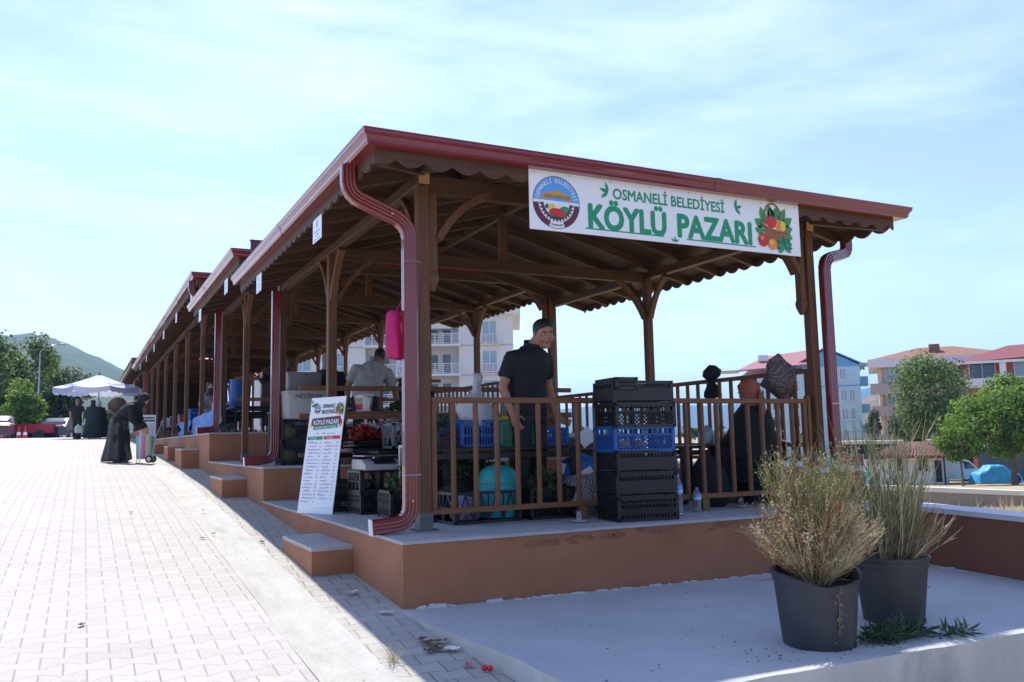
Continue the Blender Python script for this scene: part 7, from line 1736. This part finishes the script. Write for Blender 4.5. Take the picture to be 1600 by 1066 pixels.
# left pot
c=V3((1.628,-2.05,-.455)); pz=.352
root=empty('potted_plant',c,0,'dry straw shrub with a green heart in the front pot with torn rim','potted plant','potted dry shrubs on the terrace')
pot(c,.187,.225,.395,POT_A,root,True,4)
MATS=[STRAW,STRAWP,GREENST,RUST,BROWNST]
broom(root,250,.30,.075,.52,.80,.26,MATS,11,(.0,.0),True,.1,lambda r,a,s:(2 if r.random()<.5 else 0),5,.14)
broom(root,220,.31,.08,.34,.55,1.05,MATS,12,(.21,.0),False,.15,lambda r,a,s:(0 if r.random()<.45 else 1),8,.10)
broom(root,240,.31,.08,.34,.60,.85,MATS,13,(-.25,.0),True,.28,lambda r,a,s:(3 if r.random()<.16 else (0 if r.random()<.75 else 1)),8,.09)
broom(root,26,.31,.10,.12,.30,1.5,MATS,14,(0,-.2),False,1.0,lambda r,a,s:(4 if r.random()<.6 else 0),3,.10)
mb=MB(); r=random.Random(8); q=V3((-.06,-.225,.34))
for k in range(7): pass
vine=stem(mb,(-.05,-.215,.33),(-.1,-.12,-.9),.36,(0,.03,-.05),r,.0035,9)
for p in vine[1:]:
    for z in range(5):
        x=V3((r.gauss(0,1),r.gauss(0,.4),r.gauss(0,1))).normalized()*.012; y=x.cross(V3((0,-1,.2))).normalized()*.005; o=p+V3((r.gauss(0,.014),-.004,r.gauss(0,.012))); mb.add([o-x,o+y,o+x,o-y],[(0,1,2,3)])
mb.build('dry_trailing_twig',BROWNST,root,recalc=False)
# right pot
c2=V3((2.47,-1.83,-.460))
root=empty('potted_plant',c2,0,'tall thin green and grey broom shrub in the rear dark pot','potted plant','potted dry shrubs on the terrace')
pot(c2,.172,.215,.385,POT_B,root,False,6)
broom(root,170,.30,.12,.62,1.05,.24,MATS,21,(0,0),False,.05,lambda r,a,s:(2 if r.random()<.72 else 1),2,.16)
broom(root,110,.30,.13,.30,.55,.85,MATS,22,(.16,0),False,.12,lambda r,a,s:(1 if r.random()<.6 else 4),4,.15)
broom(root,60,.30,.14,.2,.5,.7,MATS,23,(0,0),False,.2,lambda r,a,s:4,3,.10)
# weed growing at the side of the rear pot
def sprig(loc,label,n,h,seed,m,w=.9,ls=.028,name='weed'):
    r=random.Random(seed); mb=MB()
    for i in range(n):
        pts=stem(mb,(r.gauss(0,.008),r.gauss(0,.008),0),(r.gauss(0,w),r.gauss(0,w),.9),h*r.uniform(.5,1.1),(0,0,.1),r,.0022,6)
        for p in pts[1:]:
            for z in range(3):
                x=V3((r.gauss(0,1),r.gauss(0,1),r.gauss(0,.6))).normalized(); y=x.cross(V3((r.gauss(0,1),r.gauss(0,1),1))).normalized(); L_=ls*r.uniform(.5,1.2)
                mb.add([p,p+x*L_*.5+y*L_*.22,p+x*L_,p+x*L_*.5-y*L_*.22],[(0,1,2,3)])
    return base_thing(mb,name,m,loc,label,'weed',recalc=False)
WEED=mat('dusty_green_leaves',(.035,.075,.035),(.07,.12,.06),.6,20,transl=.2)
sprig((c2.x+.205,c2.y-.02,-.457),'small leafy weed rising beside the rear pot',5,.24,31,WEED,.7)
o=herbs((2.07,-2.18,-.457),.23,.075,.075,520,'heap of cut grey green twigs and leaves lying between the two pots',33,WEED,'cut_twigs','twigs',.085,.07)
herbs((2.42,-2.27,-.458),.14,.035,.03,90,'small scatter of cut green twigs on the terrace edge, right of the rear pot',34,WEED,'cut_twigs','twigs',.09,.06)
# dirt and crumbs on the terrace
mb=MB(); r=random.Random(77)
for i in range(260):
    if i<190: x=r.gauss(1.7,.45); y=-2.15+r.gauss(0,.17)
    else: x=r.uniform(.2,4.2); y=r.uniform(-2.3,-.1)
    if not(.12<x<4.2 and -2.37<y<-.05): continue
    s=r.uniform(.002,.0065); mb.box((x,y,-.4435-.012*(x/4.6)-.0),(s*r.uniform(1,2.6),s,s*.5),Matrix.Rotation(r.uniform(0,3),3,'Z'))
o=mb.build('terrace_crumbs',SOIL); tag(o,'dark crumbs of soil and bark scattered over the terrace around the pots','crumbs',kind='stuff')
# dry tuft, litter along the kerb and on the paving
q=(-.40,-.98); sp=road_z(q[1])
mb=MB(); r=random.Random(5)
for i in range(34): a=r.uniform(0,2*PI); stem(mb,(r.gauss(0,.012),r.gauss(0,.012),0),(.8*math.cos(a),.8*math.sin(a),1.0),r.uniform(.06,.17),(0,0,-.2),r,.0016,5)
base_thing(mb,'dry_tuft',STRAWP,(q[0],q[1],sp),'dry straw tuft growing from the channel joint in the foreground','weed',recalc=False)
def flake(loc,w,d,m,label,cat,name,seed,curl=.3):
    mb=MB(); n=6
    for j in range(n+1):
        for i in range(n+1):
            x=-1+2*i/n;y=-1+2*j/n; mb.v.append(V3((x*w/2*(1-.1*y*y),y*d/2*(1-.12*x*x),.004+curl*w*.25*(x*x*.6+y*y*.3)+.012*mnoise.noise(V3((x*1.7+seed,y*1.7,seed)))+.008)))
    for j in range(n):
        for i in range(n): a=j*(n+1)+i; mb.f.append((a,a+1,a+n+2,a+n+1)); mb.m.append(0)
    return base_thing(mb,name,m,loc,label,cat,smooth=True,recalc=False,rz=seed)
RZ=lambda x,y: road_z(y)+.006
DRYL=mat('dry_leaf_litter',(.12,.075,.04),(.20,.13,.07),.9,20)
for i,(u,v) in enumerate(((668,1008),(676,1014),(688,1006),(660,1003),(684,1018),(672,1020))):
    d=ray(u,v); s=.0757; tt=(-.444+s*CAM.y-CAM.z)/(d.z-s*d.y); p=CAM+d*tt
    flake((p.x,p.y,RZ(p.x,p.y)),.075,.05,DRYL,'crumpled brown dry leaf in the litter beside the terrace kerb','leaf','dry_leaf',i*1.3+.2,.5)['group']='dry leaves beside the kerb'
def rp(u,v):
    d=ray(u,v); s=.0757; tt=(-.444+s*CAM.y-CAM.z)/(d.z-s*d.y); p=CAM+d*tt; return (p.x,p.y,RZ(p.x,p.y))
flake(rp(706,1018),.085,.07,PAPER,'crumpled white paper scrap beside the terrace kerb','paper','paper_scrap',2.2,.3)
flake(rp(733,1043),.06,.04,mat('pink_scrap',(.55,.12,.2),None,.6),'pink scrap beside the terrace kerb','litter','plastic_scrap',1.2,.3)
for i,(u,v) in enumerate(((757,1050),(766,1051))):
    m=MB(); m.ell((0,0,.016),.017,.017,.016,12,8); base_thing(m,'cherry_tomato',K_RED,rp(u,v),['left','right'][i]+' of two small red tomatoes lying beside the terrace kerb','vegetable','red tomatoes by the kerb',smooth=True)
flake(rp(549,929),.12,.06,CAPST,'flat white shard lying by the nearest step block','litter','shard',.4,.1); flake(rp(603,960),.09,.05,CAPST,'small flat white shard near the corner of the lowest platform','litter','shard',2.4,.1)
r=random.Random(9)
mb=MB()
for i in range(200):
    y=r.uniform(-2.0,9); x=r.choice((r.gauss(-.25,.13),r.gauss(-.6,.12),r.uniform(-3.5,-.1)))
    if x>-.02: continue
    s=r.uniform(.002,.0065); mb.box((x,y,prof(x,y)+s*.2),(s*r.uniform(1,2.2),s,s*.6),Matrix.Rotation(r.uniform(0,3),3,'Z'))
o=mb.build('paving_grit',mat('grit',(.20,.17,.13),(.34,.30,.25),.9,30)); tag(o,'small grit and crumbs scattered along the drain channel and paving','grit',kind='stuff')
for i,(u,v) in enumerate(((316,842),(127,980),(205,800),(338,700),(410,848),(318,797),(333,835))):
    p=rp(u,v+0); flake(p,.05,.03,HERB if i%2==0 else DRYL,['green','brown','green','brown','green','brown','green'][i]+' stray leaf lying on the sunlit paving','leaf','fallen_leaf',i*.9,.4)['group']='stray leaves on the paving'
# dry grass on the lot behind the terrace wall
mb=MB(); r=random.Random(21)
for i in range(2600):
    t_=r.uniform(7.6,24); u=r.uniform(1380,1640); p=dep(u,700,t_); x,y=p.x,p.y
    if x<5.25: continue
    z=terrain_z(x,y)-.05; h=r.uniform(.04,.16)*(1.7 if mnoise.noise(V3((x*.6,y*.6,0)))>.25 else .8); a=r.uniform(0,PI); w_=.004+.0005*t_
    dx,dy=math.cos(a)*w_,math.sin(a)*w_; lx,ly=r.gauss(0,.05),r.gauss(0,.05)
    mb.add([(x-dx,y-dy,z),(x+dx,y+dy,z),(x+lx,y+ly,z+h)],[(0,1,2)],0 if r.random()<.8 else 1)
o=mb.build('dry_grass',[STRAWP,GREENST],recalc=False); tag(o,'dry straw grass on the lot behind the brown terrace wall','grass',kind='stuff')
